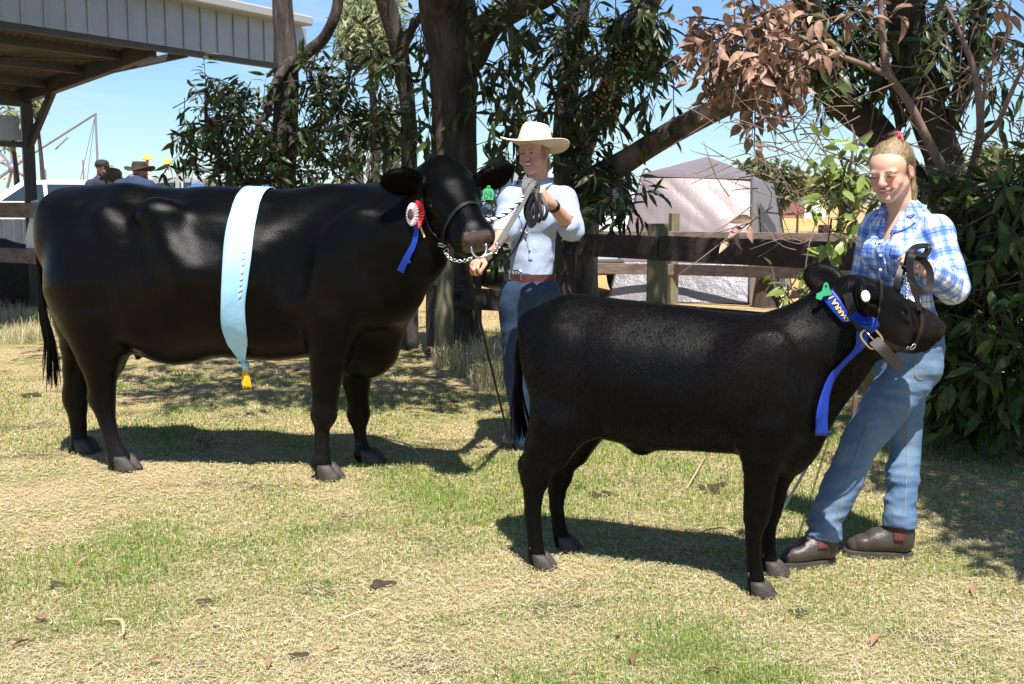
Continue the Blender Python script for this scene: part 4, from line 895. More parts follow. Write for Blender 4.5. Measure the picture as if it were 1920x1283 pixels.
# ---- sapling hung with dead brown leaves
ds = thing('dead_leafed_sapling', 'thin sapling of bare red brown stems hung with dead brown leaves, upper right', 'tree', (P(1800, 500, 6.7)[0], 6.7, 0), 'trees along the fence')
pts = pl([(1795, 640, 6.75), (1790, 470, 6.7), (1782, 350, 6.65), (1745, 275, 6.6), (1705, 195, 6.55), (1668, 140, 6.5), (1655, 80, 6.5), (1650, 0, 6.5), (1640, -90, 6.4)]); pts[0][2] = -.05
limb(ds, pts, [.040, .034, .030, .027, .024, .022, .018, .015, .008], M_barkred, 'trunk', 12, 41, .06, 60)
limb(ds, pl([(1668, 142, 6.5), (1610, 118, 6.55), (1560, 100, 6.6), (1500, 70, 6.7), (1430, 55, 6.8), (1360, 60, 6.9)]), [.018, .016, .015, .012, .010, .006], M_barkred, n=8, seed=42)
limb(ds, pl([(1560, 100, 6.6), (1500, 130, 6.7), (1440, 150, 6.8), (1400, 170, 6.9)]), [.012, .010, .008, .005], M_barkred, n=7, seed=43)
limb(ds, pl([(1790, 440, 6.7), (1822, 320, 6.6), (1838, 240, 6.5), (1828, 140, 6.4), (1805, 75, 6.4), (1775, 10, 6.4)]), [.026, .024, .022, .018, .014, .008], M_barkred, n=10, seed=44)
limb(ds, pl([(1832, 272, 6.5), (1868, 235, 6.4), (1900, 165, 6.3), (1930, 100, 6.2)]), [.018, .015, .012, .008], M_barkred, n=8, seed=45)
limb(ds, pl([(1838, 240, 6.5), (1850, 150, 6.5), (1885, 70, 6.5), (1895, 0, 6.5)]), [.012, .010, .008, .005], M_barkred, n=7, seed=46)
g_ = np.random.default_rng(77); b = MB()
for k in range(150):
    px, py = g_.uniform(1420, 1925), g_.uniform(-10, 400) ** 1.0; d = g_.uniform(6.3, 7.2); a = P(px, py, d); th = g_.normal(-.4, 1.0); L_ = g_.uniform(.12, .45)
    e = a + np.array([math.cos(th), g_.normal(0, .3), math.sin(th)]) * L_; mid = (a + e) / 2 + g_.normal(0, .03, 3)
    b.tube(spline([a, mid, e], 5), [.0045, .004, .0035, .003, .0015], 4, False)
for k in range(60):
    px, py = g_.uniform(1330, 1640), g_.uniform(180, 470); d = g_.uniform(5.9, 7.0); a = P(px, py, d); th = g_.normal(2.9, .6); L_ = g_.uniform(.15, .4)
    e = a + np.array([math.cos(th), g_.normal(0, .2), math.sin(th)]) * L_; b.tube(spline([a, (a + e) / 2 + g_.normal(0, .03, 3), e], 5), [.0035, .003, .003, .002, .001], 4, False)
b.build('twigs', M_barkred, ds, False, 'stuff')
foliage(ds, [(1415, 55, 6.9, 55, 55, .3, 22), (1350, 45, 6.9, 40, 45, .3, 13), (1335, 110, 6.9, 28, 40, .2, 7), (1440, 120, 6.85, 55, 40, .3, 19), (1395, 125, 6.9, 45, 45, .3, 14), (1490, 110, 6.8, 40, 45, .3, 12), (1420, 175, 6.9, 50, 20, .2, 10), (1480, 40, 6.8, 45, 40, .3, 10), (1600, 10, 6.6, 30, 18, .2, 3), (1855, 25, 6.4, 14, 14, .1, 1), (1330, 165, 6.9, 12, 14, .1, 1), (1480, 225, 6.7, 18, 10, .1, 1), (1425, 405, 6.2, 16, 8, .1, 1), (1535, 520, 6.0, 12, 12, .1, 1), (1425, 225, 6.7, 14, 10, .1, 1)],
        LFD, (.075, .125), 106, per=(4, 9), tw=.20, droop=.45)
# ---- bright leaved sapling beside the girl's head
ys = thing('young_sapling', 'young sapling with bright green leaves beside the girl face', 'sapling', (P(1640, 600, 5.6)[0], 5.6, 0))
pts = pl([(1600, 800, 5.7), (1612, 560, 5.6), (1625, 470, 5.55), (1600, 405, 5.5), (1590, 345, 5.5), (1598, 290, 5.45), (1602, 245, 5.45)]); pts[0][2] = 0
limb(ys, pts, [.014, .012, .011, .009, .008, .006, .003], M_barkred, 'trunk', 8, 51, .04, 40)
limb(ys, pl([(1600, 405, 5.5), (1560, 360, 5.6), (1530, 350, 5.65)]), [.007, .005, .003], M_barkred, n=6, seed=52)
foliage(ys, [(1600, 262, 5.45, 14, 18, .08, 3), (1588, 312, 5.5, 24, 14, .1, 5), (1598, 340, 5.5, 22, 16, .1, 5), (1560, 345, 5.6, 20, 22, .1, 5), (1590, 405, 5.5, 22, 16, .1, 4), (1565, 425, 5.5, 18, 14, .1, 3), (1540, 355, 5.65, 14, 12, .1, 2)], LFY, (.06, .10), 107, per=(4, 7), tw=.12, droop=.15)
ls = thing('low_seedling', 'small leafy seedling on the ground below the rails, left of the calf head', 'sapling', (P(1500, 560, 6.3)[0], 6.3, 0))
limb(ls, [(P(1500, 560, 6.3)[0], 6.3, 0), P(1490, 620, 6.3), P(1478, 560, 6.3)], [.01, .008, .004], M_barkred, 'trunk', 6, 53)
foliage(ls, [(1462, 560, 6.3, 26, 20, .15, 5), (1490, 540, 6.2, 26, 18, .15, 5), (1520, 525, 6.1, 16, 16, .1, 2), (1475, 590, 6.2, 22, 14, .15, 4), (1555, 500, 6.0, 14, 30, .1, 3)], LFY, (.08, .13), 108, per=(4, 7), tw=.14, droop=.3)
# ---- dense dark bush at right
bu = thing('dark_bush', 'dense dark green bush of broad leaves filling the right edge', 'bush', (P(1840, 800, 6.3)[0], 6.3, 0))
for k, (px, h) in enumerate(((1760, 300), (1800, 330), (1850, 320), (1890, 300), (1930, 290), (1820, 420))):
    a = P(px - 10, 700, 6.5); a[2] = 0; limb(bu, [a, P(px, 700, 6.45), P(px + 8, 520, 6.35), P(px + 14, h + 60, 6.3)], [.022, .018, .012, .005], M_barkred, 'stem', 8, 60 + k)
foliage(bu, [(1830, 400, 6.2, 75, 60, .4, 44), (1900, 340, 6.2, 45, 40, .35, 22), (1770, 350, 6.4, 30, 30, .2, 8), (1840, 480, 6.1, 75, 60, .4, 49), (1900, 450, 6.2, 45, 70, .4, 31), (1770, 500, 6.3, 45, 70, .35, 31), (1820, 570, 6.0, 80, 65, .45, 56), (1900, 590, 6.1, 50, 80, .45, 39), (1775, 640, 6.15, 45, 65, .35, 34), (1840, 680, 6.0, 80, 65, .45, 56), (1905, 720, 6.1, 45, 70, .4, 34), (1790, 735, 6.1, 40, 40, .3, 17), (1850, 770, 6.1, 70, 40, .35, 29), (1960, 500, 6.3, 60, 200, .5, 51),
             ('w', 3.3, 6.6, 1.0, .6, .5, .8, 60)], LFB, (.085, .155), 109, per=(6, 10), tw=.26, droop=.45, floor=.12)
st = G(1731, 836); tag(MB().tube([(st[0], st[1], -.05), (st[0], st[1], .32), (st[0] + .005, st[1], .40)], [.062, .06, .052], 12).build('post_stub', M_post, base=st), 'short cut off greenish post standing beside the bush behind the girl legs', 'post')

# ---- far-off trees
def far_tree(label, px, py, d, rx, ry, n, m=LFF, name='distant_tree', size=(.35, .7), grp='distant trees beyond the paddock', th=.16):
    c = P(px, py, d); r = thing(name, label, 'tree', (c[0], d, 0), grp)
    limb(r, [(c[0], d, -.1), (c[0] + .1, d, c[2] * .5), (c[0], d, c[2])], [th, th * .8, th * .4], M_bark, 'trunk', 8, int(px), .05, 10)
    g = np.random.default_rng(int(px * 7)); k = d / FPX; bl = []
    for q in range(7):
        a = g.uniform(0, 6.28); bl.append((px + rx * .6 * math.cos(a) * g.random() ** .5, py + ry * .55 * math.sin(a) * g.random() ** .5, d + g.normal(0, rx * k * .4), rx * g.uniform(.3, .5), ry * g.uniform(.28, .5), rx * k * .4, n // 7))
    foliage(r, bl, m, size, int(px) + 500, per=(5, 8), tw=rx * k * .22, droop=.3, keep=0, twigs=False)
far_tree('round distant gum just right of the tent roof', 1462, 338, 62, 58, 46, 260, size=(.35, .6))
far_tree('thin distant tree top above the tent right corner', 1404, 312, 66, 26, 16, 40, size=(.3, .5))
far_tree('dark distant tree beyond the girl face', 1575, 352, 58, 62, 38, 240, size=(.3, .6))
far_tree('broad distant tree showing above the dark bush', 1850, 318, 48, 90, 48, 300, size=(.3, .55))
far_tree('small distant tree at the left edge of the tent', 1112, 372, 80, 34, 16, 70)
far_tree('distant tree between the girl shoulder and the forked trunk', 1725, 350, 52, 36, 34, 120, size=(.3, .5))
far_tree('low distant tree seen past the grey pole', 655, 366, 85, 40, 14, 70)
far_tree('pale feathery gum in the sun above the shed fascia', 690, 40, 21, 80, 85, 620, LFP, 'pale_gum', (.14, .26), 'pale gums behind the shed', .10)
far_tree('loose leafed tree seen under the shed roof at far left', 20, 232, 32, 38, 46, 200, LFP, 'pale_gum', (.16, .3), 'pale gums behind the shed', .10)
far_tree('wispy tree just right of the shed column', 66, 192, 30, 22, 26, 70, LFP, 'pale_gum', (.16, .3), 'pale gums behind the shed', .08)
far_tree('pale feathery tree between the two left trunks', 735, 250, 24, 40, 95, 260, LFP, 'pale_gum', (.12, .24), 'pale gums behind the shed', .07)
tb_ = []
for k in range(70):
    px = 200 + k * 27; tb_.append((px, 378 - 4 * abs(math.sin(k * 1.7)), 190, 22, 6 + 5 * abs(math.sin(k * 2.3)), 3, 14))
g_ = np.random.default_rng(3); Ms = []
for bl in tb_:
    c = P(bl[0], bl[1], bl[2])
    for _ in range(60):
        x = nrm(g_.normal(size=3)); z = nrm(np.cross(x, g_.normal(size=3))); M = np.eye(4); M[:3, :3] = np.stack([x, np.cross(z, x), z], 1) * g_.uniform(.8, 1.6)
        M[:3, 3] = c + g_.normal(0, 1, 3) * np.array([1.9, 2, .45 + .03 * bl[4]]); M[2, 3] = max(M[2, 3], .2); Ms.append(M)
V, F = inst_merge(LFF, np.array(Ms)); put('treeline', V, F, M_leaff, None, True, 'stuff')
M_wallw = mat('white_wall', (.78, .78, .76), .7); M_roofr = mat('brick_red', (.22, .10, .08), .8)
fs = thing('farm_shed', 'tiny white farm building far off across the paddock, left of the girl', 'building', (P(1522, 384, 120)[0], 120, 0))
c = fs.location; MB().box((c[0], 120, 1.1), (2.2, 3, 2.2)).build('wall', M_wallw, fs); MB().box((c[0] - 2.6, 120.2, .8), (3.4, 3, 1.6)).build('annex_wall', M_roofr, fs); MB().box((c[0], 120, 2.3), (2.5, 3.3, .25)).build('roof', M_roofr, fs)
# ---- bare pruned tree and grey pole behind the cow neck
bt = thing('bare_tree', 'pale leafless little tree with thin spreading twigs behind the cow neck', 'tree', (P(680, 360, 14)[0], 14, 0))
limb(bt, [(P(674, 360, 14)[0], 14, 0), P(674, 380, 14), P(672, 330, 14), P(676, 290, 14)], [.08, .07, .06, .04], M_barkpale, 'trunk', 10, 71)
for k, q in enumerate((((690, 362, 13.9), (698, 330, 13.9), (715, 300, 13.9), (735, 270, 13.9)), ((692, 350, 14), (720, 335, 14), (750, 300, 14.1), (770, 290, 14.1)), ((694, 345, 14), (690, 315, 14.1), (700, 280, 14.1), (690, 240, 14.1)), ((640, 360, 14), (628, 330, 14), (612, 300, 14), (590, 290, 14)), ((640, 362, 14), (655, 330, 14.1), (690, 300, 14.2), (720, 260, 14.2)))):
    limb(bt, pl(q), [.03, .022, .015, .006], M_barkpale, 'branch', 6, 72 + k, .04, 14)
gp = P(658, 300, 13.2); tag(MB().tube([(gp[0], 13.2, 0), (gp[0], 13.2, 2.4)], [.05, .045], 12).build('grey_pole', M_galv, base=(gp[0], 13.2, 0)), 'plain grey upright pole behind the cow back, right of the left tree', 'pole')
sp = P(640, 300, 13.0); tag(MB().tube([(sp[0], 13, 0), (sp[0], 13, 1.2), (sp[0] + .02, 13, 1.62)], [.11, .10, .085], 10).build('split_stump', mat('orange_stump', (.30, .16, .08), .8, (.36, .27, .17), nscale=8), base=(sp[0], 13, 0)), 'split orange brown dead stump left of the grey pole', 'stump')
# ================================================================== CATTLE
M_coat = mat('cow_coat', (1, 1, 1), 0.40, (0.72, 0.72, 0.72), nscale=90, bump=0.40, bscale=250, stretch=(1, 1, 0.11), spec=0.24, attr='Col', rvar=0.16, bdist=0.004)
M_fuzz = mat('calf_coat', (1, 1, 1), 0.5, (0.6, 0.6, 0.6), nscale=110, bump=0.35, bscale=120, stretch=(1, 1, 0.25), spec=0.12, attr='Col', rvar=0.2, bdist=0.006)
M_hair = mat('cattle_hair', (0.003, 0.0028, 0.003), 0.5, spec=0.045, rand=0.6)
M_hairc = mat('cow_hair', (0.003, 0.0027, 0.0027), 0.45, spec=0.06, rand=0.6)
M_hoof = mat('hoof_horn', (0.05, 0.041, 0.034), 0.65, (0.022, 0.018, 0.015), nscale=30, bump=0.3, bscale=60)
M_nose = mat('wet_nose', (0.030, 0.022, 0.020), 0.22, (0.015, 0.011, 0.010), nscale=120, bump=0.5, bscale=220, spec=0.7, bdist=0.003)
M_eye = mat('eye_dark', (0.006, 0.005, 0.005), 0.08, spec=0.8)
M_steel = mat('steel', (0.75, 0.73, 0.70), 0.22, metal=1.0)
M_brass = mat('brass', (0.75, 0.62, 0.36), 0.3, metal=1.0)
M_strapblk = mat('black_leather', (0.008, 0.0075, 0.0075), 0.42, (0.014, 0.013, 0.013), nscale=60, bump=0.15, bscale=200, spec=.3)
M_strapbrn = mat('brown_leather', (0.020, 0.014, 0.010), 0.5, (0.016, 0.012, 0.009), nscale=50, bump=0.15, bscale=200, spec=.25)
M_strapgry = mat('grey_webbing', (0.13, 0.125, 0.12), 0.6, (0.09, 0.088, 0.085), nscale=80, bump=0.3, bscale=300)

def wet(m, rough, dry_spec):
    t = m.node_tree; N = t.nodes; b = N['Principled BSDF']; at = [n for n in N if n.type == 'ATTRIBUTE'][0]
    for lk in list(b.inputs['Roughness'].links): t.links.remove(lk)
    for nm, lo, hi in (('Roughness', .2, rough), ('Specular IOR Level', .6, dry_spec)):
        r = N.new('ShaderNodeMapRange'); r.inputs[3].default_value = lo; r.inputs[4].default_value = hi
        t.links.new(at.outputs['Alpha'], r.inputs[0]); t.links.new(r.outputs[0], b.inputs[nm])
wet(M_coat, .29, .105); wet(M_fuzz, .43, .10)
def nosemask(q):
    v = np.abs(q[:, 1]); w = q[:, 2] + .030
    d = np.maximum(v / .070, np.abs(w) / .052) ; e = np.sqrt((v / .078) ** 2 + (w / .056) ** 2)
    return np.clip((1.02 - .5 * d - .5 * e) / .10, 0, 1) * np.clip((q[:, 0] - .478) / .012, 0, 1)
class Beast:
    def __init__(s, p0, ax):
        s.p0 = np.array([*p0, 0.0]); s.ax = nrm([*ax, 0.0]); s.n = np.array([s.ax[1], -s.ax[0], 0.0])
        s.R = np.stack([s.ax, s.n, [0, 0, 1.0]], 1); s.sd = Sdf()
    def C(s, px, py, lat=0.0):
        v = ray(px, py); t = ((s.p0 + s.n * lat - CAM) @ s.n) / (v @ s.n); return CAM + v * t
    def ell(s, px, py, lat, r, k=0.06, op='u', tilt=0.0, yaw=0.0):
        c, q = math.cos(tilt), math.sin(tilt)
        T = np.array([[c, 0, -q], [0, 1, 0], [q, 0, c]]); c, q = math.cos(yaw), math.sin(yaw)
        T = np.array([[c, -q, 0], [q, c, 0], [0, 0, 1]]) @ T
        s.sd.ell(s.C(px, py, lat), r, s.R @ T, k, op); return s
    def leg(s, lst, lat, k=0.03, flat=0.85):
        pts = [s.C(a[0], a[1], lat if len(a) < 4 else a[3]) for a in lst]; rad = [a[2] * pix(p)[2] / FPX for a, p in zip(lst, pts)]
        s.sd.chain(pts, rad, k, (s.n, flat)); return pts
class Frame:
    """Axes of a head: u towards the nose, v to its left, w out of the brow."""
    def __init__(s, o, u, v=None, w=None, sc=1.0):
        s.o = np.asarray(o, float); s.u = nrm(u); s.sc = sc
        s.v = nrm(np.asarray(v, float) - s.u * (np.asarray(v) @ s.u)); s.w = np.cross(s.u, s.v)
        if s.w[2] < 0: s.w = -s.w
        s.R = np.stack([s.u, s.v, s.w], 1)
    def __call__(s, u, v, w): return s.o + (s.u * u + s.v * v + s.w * w) * s.sc
    def inv(s, p): return ((np.asarray(p) - s.o) @ s.R) / s.sc
def cow_head(sd, H, sd_eye=True):
    S = H.sc; Rm = H.R
    E = lambda c, r, k=0.03, op='u': sd.ell(H(*c), np.array(r) * S, Rm, k * S, op)
    E((.07, 0, -.05), (.14, .118, .115), .05)
    E((.13, 0, -.012), (.14, .108, .06), .05)
    sd.cone(H(.10, 0, -.13), H(.36, 0, -.085), .105 * S, .074 * S, .05 * S, (H.v, 1.12))
    sd.cone(H(.17, 0, -.03), H(.43, 0, -.034), .092 * S, .076 * S, .05 * S, (H.v, 1.0))
    E((.17, .072, -.15), (.13, .052, .10), .05); E((.17, -.072, -.15), (.13, .052, .10), .05)
    E((.440, 0, -.058), (.070, .106, .080), .035)
    E((.485, 0, -.045), (.036, .082, .058), .025)
    E((.425, 0, -.125), (.075, .062, .034), .025)
    E((.28, 0, -.15), (.15, .06, .04), .05)
    E((-.01, 0, -.015), (.06, .065, .05), .05)
    for q in (1, -1):
        E((.185, q * .104, -.030), (.045, .030, .036), .025)
        E((.150, q * .098, -.008), (.05, .022, .018), .02)
        E((.20, q * .125, -.036), (.022, .016, .013), .012, 's')
        E((.215, q * .108, -.060), (.04, .02, .008), .014)
        E((.515, q * .052, -.034), (.036, .015, .022), .010, 's')
        E((.50, q * .066, -.050), (.030, .010, .012), .010, 's')
        E((.478, q * .062, -.02), (.025, .018, .028), .02)
        E((.30, q * .075, -.085), (.08, .02, .02), .02)
        for i_ in range(3): sd.cone(H(.185 + .016 * i_, q * (.118 - .004 * i_), -.052 - .012 * i_), H(.225 + .02 * i_, q * (.088 - .006 * i_), -.045 - .014 * i_), .0045 * S, .0035 * S, .010 * S)
        sd.cone(H(.155, q * .118, -.01), H(.185, q * .112, -.010), .005 * S, .004 * S, .008 * S)
    E((.46, 0, -.088), (.06, .10, .005), .010, 's')
def cow_ear(sd, a, b, tip, wide, nor, th=.016, k=.02):
    """A leaf-shaped ear along a-b-tip, hollow side along nor."""
    a, b, tip = (np.asarray(x, float) for x in (a, b, tip)); nor = nrm(nor)
    sd.cone(a, a + (b - a) * .5, .032, .035, k)
    x = nrm(tip - a); y = nrm(np.cross(nor, x)); z = np.cross(x, y); Rm = np.stack([x, y, z], 1)
    L_ = np.linalg.norm(tip - b)
    sd.ell(b + (tip - b) * .45, (L_ * .60, wide, th * 1.5), Rm, k)
    sd.cone(b + (tip - b) * .4, tip - x * .02, wide * .78, wide * .35, k, (z, th / wide * 1.2))
    sd.ell(b + (tip - b) * .40 + z * th * 1.9, (L_ * .46, wide * .66, th * 1.0), Rm, .012, 's')

def coat_cols(V, base, brown, low_z, seed, amt=1.0, inner=None):
    p = V.astype(np.float32); n = 0.5 + 0.5 * wob(p, 9, seed, 7) + .25 * wob(p, 45, seed + 1, 7)
    z = V[:, 2]
    f = np.clip((n - .35) * 1.6, 0, 1) * amt
    f = f * np.clip(1.25 - np.abs(z - low_z) / .55, 0.15, 1)
    return np.clip(np.array(base) * (1 - f[:, None]) + np.array(brown) * f[:, None], 0, 1)
def fur(name, V, F, parent, count, length, width, dirf, m, seed, wgt=None, stiff=.5, noise=.18):
    """Short coat hairs as single slim triangles (nobody could count them)."""
    g = np.random.default_rng(seed); N = normals(V, F)
    a = V[F[:, 0]]; ar = np.linalg.norm(np.cross(V[F[:, 2]] - a, V[F[:, 3]] - V[F[:, 1]]), axis=1)
    if wgt is not None: ar = ar * wgt(V[F].mean(1))
    f = g.choice(len(F), count, p=ar / ar.sum()); uv = g.random((count, 2))
    w4 = np.stack([(1 - uv[:, 0]) * (1 - uv[:, 1]), uv[:, 0] * (1 - uv[:, 1]), uv[:, 0] * uv[:, 1], (1 - uv[:, 0]) * uv[:, 1]], 1)
    p = (V[F[f]] * w4[..., None]).sum(1); n = (N[F[f]] * w4[..., None]).sum(1); n /= np.linalg.norm(n, axis=1, keepdims=True) + 1e-9
    d = dirf(p); d = d - n * (d * n).sum(1, keepdims=True); d /= np.linalg.norm(d, axis=1, keepdims=True) + 1e-6
    ln = length(p) if callable(length) else np.full(count, length); ln = ln * g.uniform(.55, 1.25, count)
    t = d + n * (stiff * g.uniform(.4, 1.3, (count, 1))) + g.normal(0, noise, (count, 3)); t /= np.linalg.norm(t, axis=1, keepdims=True)
    s = np.cross(t, n) ; s /= np.linalg.norm(s, axis=1, keepdims=True) + 1e-6
    w = width * g.uniform(.7, 1.3, (count, 1)) / 2
    o = p - n * .002
    mid = o + t * ln[:, None] * .55 + n * (ln * .10)[:, None]
    tip = o + t * ln[:, None]
    W = np.stack([o - s * w, o + s * w, mid + s * w * .7, mid - s * w * .7, tip], 1).reshape(-1, 3)
    i = np.arange(count)[:, None] * 5
    FF = np.concatenate([i + [0, 1, 2], i + [0, 2, 3], i + [3, 2, 4]])
    return put(name, W, FF, m, parent, True, 'stuff')
def hoof(parent, c, fwd, sc=1.0, name='hoof'):
    c = np.asarray(c, float); f = nrm(fwd); sd_ = np.array([f[1], -f[0], 0]); b = MB()
    for q in (-1, 1):
        rings = []
        for z, rx, ry, sh in ((.0, .062, .036, .018), (.012, .062, .037, .016), (.035, .054, .035, .008), (.06, .045, .032, -.004), (.075, .034, .026, -.010)):
            an = np.arange(14) * 2 * math.pi / 14
            x = np.cos(an) * rx * np.where(np.cos(an) > 0, 1.05, .85) + sh; y = np.sin(an) * ry * (1 - .35 * np.clip(np.cos(an), 0, 1)) + q * .030
            rings.append(c + (np.outer(x, f) + np.outer(y, sd_) + np.outer(np.full(14, z), [0, 0, 1])) * sc)
        b.loft(rings)
    for q in (-1, 1): b.ellip(c - f * .052 * sc + sd_ * q * .028 * sc + np.array([0, 0, .105 * sc]), np.array((.010, .010, .014)) * sc, nu=8, nv=6)
    return b.build(name, M_hoof, parent, smooth=True)

# ---------------------------------------------------------------- the big cow
B1 = Beast((-2.263, 5.95), (1.543, -0.27)); C = B1.C; sd = B1.sd
B1.ell(420, 516, 0, (.60, .39, .405), .10)
B1.ell(330, 545, 0, (.36, .37, .385), .10)
B1.ell(600, 520, 0, (.44, .325, .395), .12)
B1.ell(212, 470, 0, (.36, .275, .325), .10)
B1.ell(125, 440, 0, (.145, .19, .215), .08)
B1.ell(160, 400, 0, (.20, .20, .12), .10)
sd.cone(C(250, 392), C(640, 402), .10, .10, .14)                          # the line of the back
B1.ell(640, 402, 0, (.16, .09, .11), .10)
for q in (1, -1):
    B1.ell(298, 400, q * .26, (.11, .065, .06), .11)                   # hip bone
    B1.ell(368, 432, q * .43, (.15, .10, .10), .13, 's', tilt=-.3)           # hollow of the flank
    sd.cone(C(292, 405, q * .27), C(345, 520, q * .345), .055, .05, .10)   # edge of the thigh below it
    B1.ell(225, 500, q * .23, (.13, .09, .30), .12, tilt=.25)
    B1.ell(555, 470, q * .335, (.09, .05, .20), .12, 's', tilt=-.2)             # thigh
    B1.ell(150, 540, q * .16, (.16, .12, .25), .10)
    B1.ell(665, 490, q * .265, (.17, .08, .25), .14, tilt=-.22)            # shoulder blade
    B1.ell(700, 560, q * .22, (.13, .10, .14), .10)                       # point of shoulder
    B1.ell(620, 610, q * .25, (.11, .07, .17), .08)
    B1.ell(255, 600, q * .25, (.10, .07, .13), .08, tilt=.5)
B1.ell(680, 650, 0, (.17, .15, .15), .12)
B1.ell(500, 590, 0, (.34, .27, .225), .10)                                # brisket
B1.ell(265, 615, 0, (.18, .17, .10), .08)                                 # udder
sd.cone(C(262, 645, .05), C(258, 672, .05), .022, .013, .03); sd.cone(C(236, 655, .1), C(226, 690, .1), .023, .013, .03)
hn = B1.leg([(180, 545, 92, .17), (184, 590, 74, .19), (185, 630, 55, .2), (186, 665, 42, .19), (189, 700, 30, .18), (192, 735, 23), (193, 757, 22), (203, 800, 15.12), (215, 838, 15.96), (224, 858, 19.32), (228, 876, 18.48)], .18, .07)
hf = B1.leg([(165, 545, 80, -.17), (162, 600, 60, -.19), (155, 645, 42, -.19), (146, 690, 28, -.18), (142, 735, 22), (143, 757, 21), (147, 795, 14.62), (149, 826, 15.48), (152, 842, 18.92), (154, 853, 18.06)], -.18, .07)
fn_ = B1.leg([(628, 590, 60, .20), (618, 650, 40, .20), (612, 705, 31, .19), (610, 745, 25), (608, 775, 23.5), (604, 800, 13.94), (603, 845, 13.53), (604, 868, 16.4), (607, 890, 17.22)], .185, flat=.9)
ff = B1.leg([(680, 600, 56, -.20), (672, 660, 38, -.20), (668, 715, 27, -.19), (671, 750, 20), (672, 775, 19), (674, 805, 12.18), (679, 835, 12.6), (684, 850, 15.12), (688, 862, 15.96)], -.185, flat=.9)
for px_, py_, la_ in ((606, 778, .19), (672, 777, -.19)): sd.ell(C(px_, py_, la_), (.056, .05, .062), None, .03)
for px_, py_, la_ in ((604, 866, .19), (686, 851, -.19), (226, 862, .18), (152, 846, -.18)): sd.ell(C(px_ - 7, py_, la_), (.045, .044, .034), None, .03)
sd.cone(C(176, 690, .18), C(178, 755, .18), .022, .02, .03); sd.cone(C(132, 690, -.18), C(131, 752, -.18), .022, .02, .03)
for pt, q in ((C(178, 745, .18), 1), (C(130, 742, -.18), -1)): sd.ell(pt, (.03, .025, .045), None, .03)      # hocks
H1 = Frame(P(829, 318, 5.36), P(892, 437, 5.02) - P(829, 318, 5.36), (-.96, -.25, -.10), sc=1.0)
# neck and dewlap
nk = [C(650, 480), C(705, 462) + [.0, -.05, 0], P(775, 440, 5.42), H1(.07, 0, -.12)]
sd.chain(nk, [.30, .24, .18, .13], .12, (B1.n, .72))
sd.chain([C(690, 392), P(750, 372, 5.52), P(795, 352, 5.42), H1(.02, 0, -.05)], [.10, .10, .095, .09], .09)
sd.chain([C(685, 640), C(720, 600) + [0, -.04, 0], P(760, 545, 5.44), P(800, 492, 5.34)], [.13, .11, .09, .065], .10, (B1.n, .6))
cow_head(sd, H1)
eL0, eL1, eLt = H1(.055, .095, -.035), P(786, 345, 5.27), P(722, 334, 5.24)
cow_ear(sd, eL0, eL1, eLt, .072, nrm([-.1, -.75, -.55]))
eR0, eR1, eRt = H1(.055, -.095, -.03), P(896, 343, 5.45), P(961, 314, 5.50)
cow_ear(sd, eR0, eR1, eRt, .070, nrm([.1, -.75, -.55]))
sd.disp = lambda p: (.0028 * wob(p, 22, 3, 6) + .0012 * wob(p, 60, 4, 6)).astype(np.float32)
SD_COW = sd; SD_COW_REF = sd
V, F = sd.mesh((-2.75, 4.6, -.02), (.25, 6.7, 1.72), .0105)
V = relax(V, F, 1, .5)
cow = thing('cow', 'big glossy black cow wearing the pale blue sash, head turned to the camera', 'cow', (-1.5, 5.82, 0), 'black cattle at the show')
def cow_tint(V, H, seed):
    col = coat_cols(V, (.0018, .0017, .0018), (.0065, .0034, .0024), .75, seed)
    q = H.inv(V)
    muz = np.clip((q[:, 0] - .40) / .05, 0, 1) * (np.abs(q[:, 1]) < .2) * (np.abs(q[:, 2]) < .2)
    nm = nosemask(q); col = col * (1 - nm[:, None]) + np.array([.085, .055, .047]) * nm[:, None]
    return np.concatenate([col, 1 - nm[:, None]], 1)
o = put('body', V, F, M_coat, cow); colr = cow_tint(V, H1, 11)
# dusty grey lower legs
dl = np.clip((.42 - V[:, 2]) / .25, 0, 1)[:, None] * (.5 + .5 * wob(V.astype(np.float32), 14, 5, 6))[:, None]
colr[:, :3] = colr[:, :3] * (1 - .5 * dl) + np.array([.030, .028, .028]) * .5 * dl
color_attr(o, colr)
for leg_, nm in ((hn, 0), (hf, 0), (fn_, 0), (ff, 0)):
    c = leg_[-1].copy() + B1.ax * .02; c[2] = 0.0
    hoof(cow, c, B1.ax + np.array([0, -.12, 0]), 1.02)
for q in (1, -1): MB().ellip(H1(.197, q * .107, -.036), (.017, .017, .017)).build('eye', M_eye, cow, True)
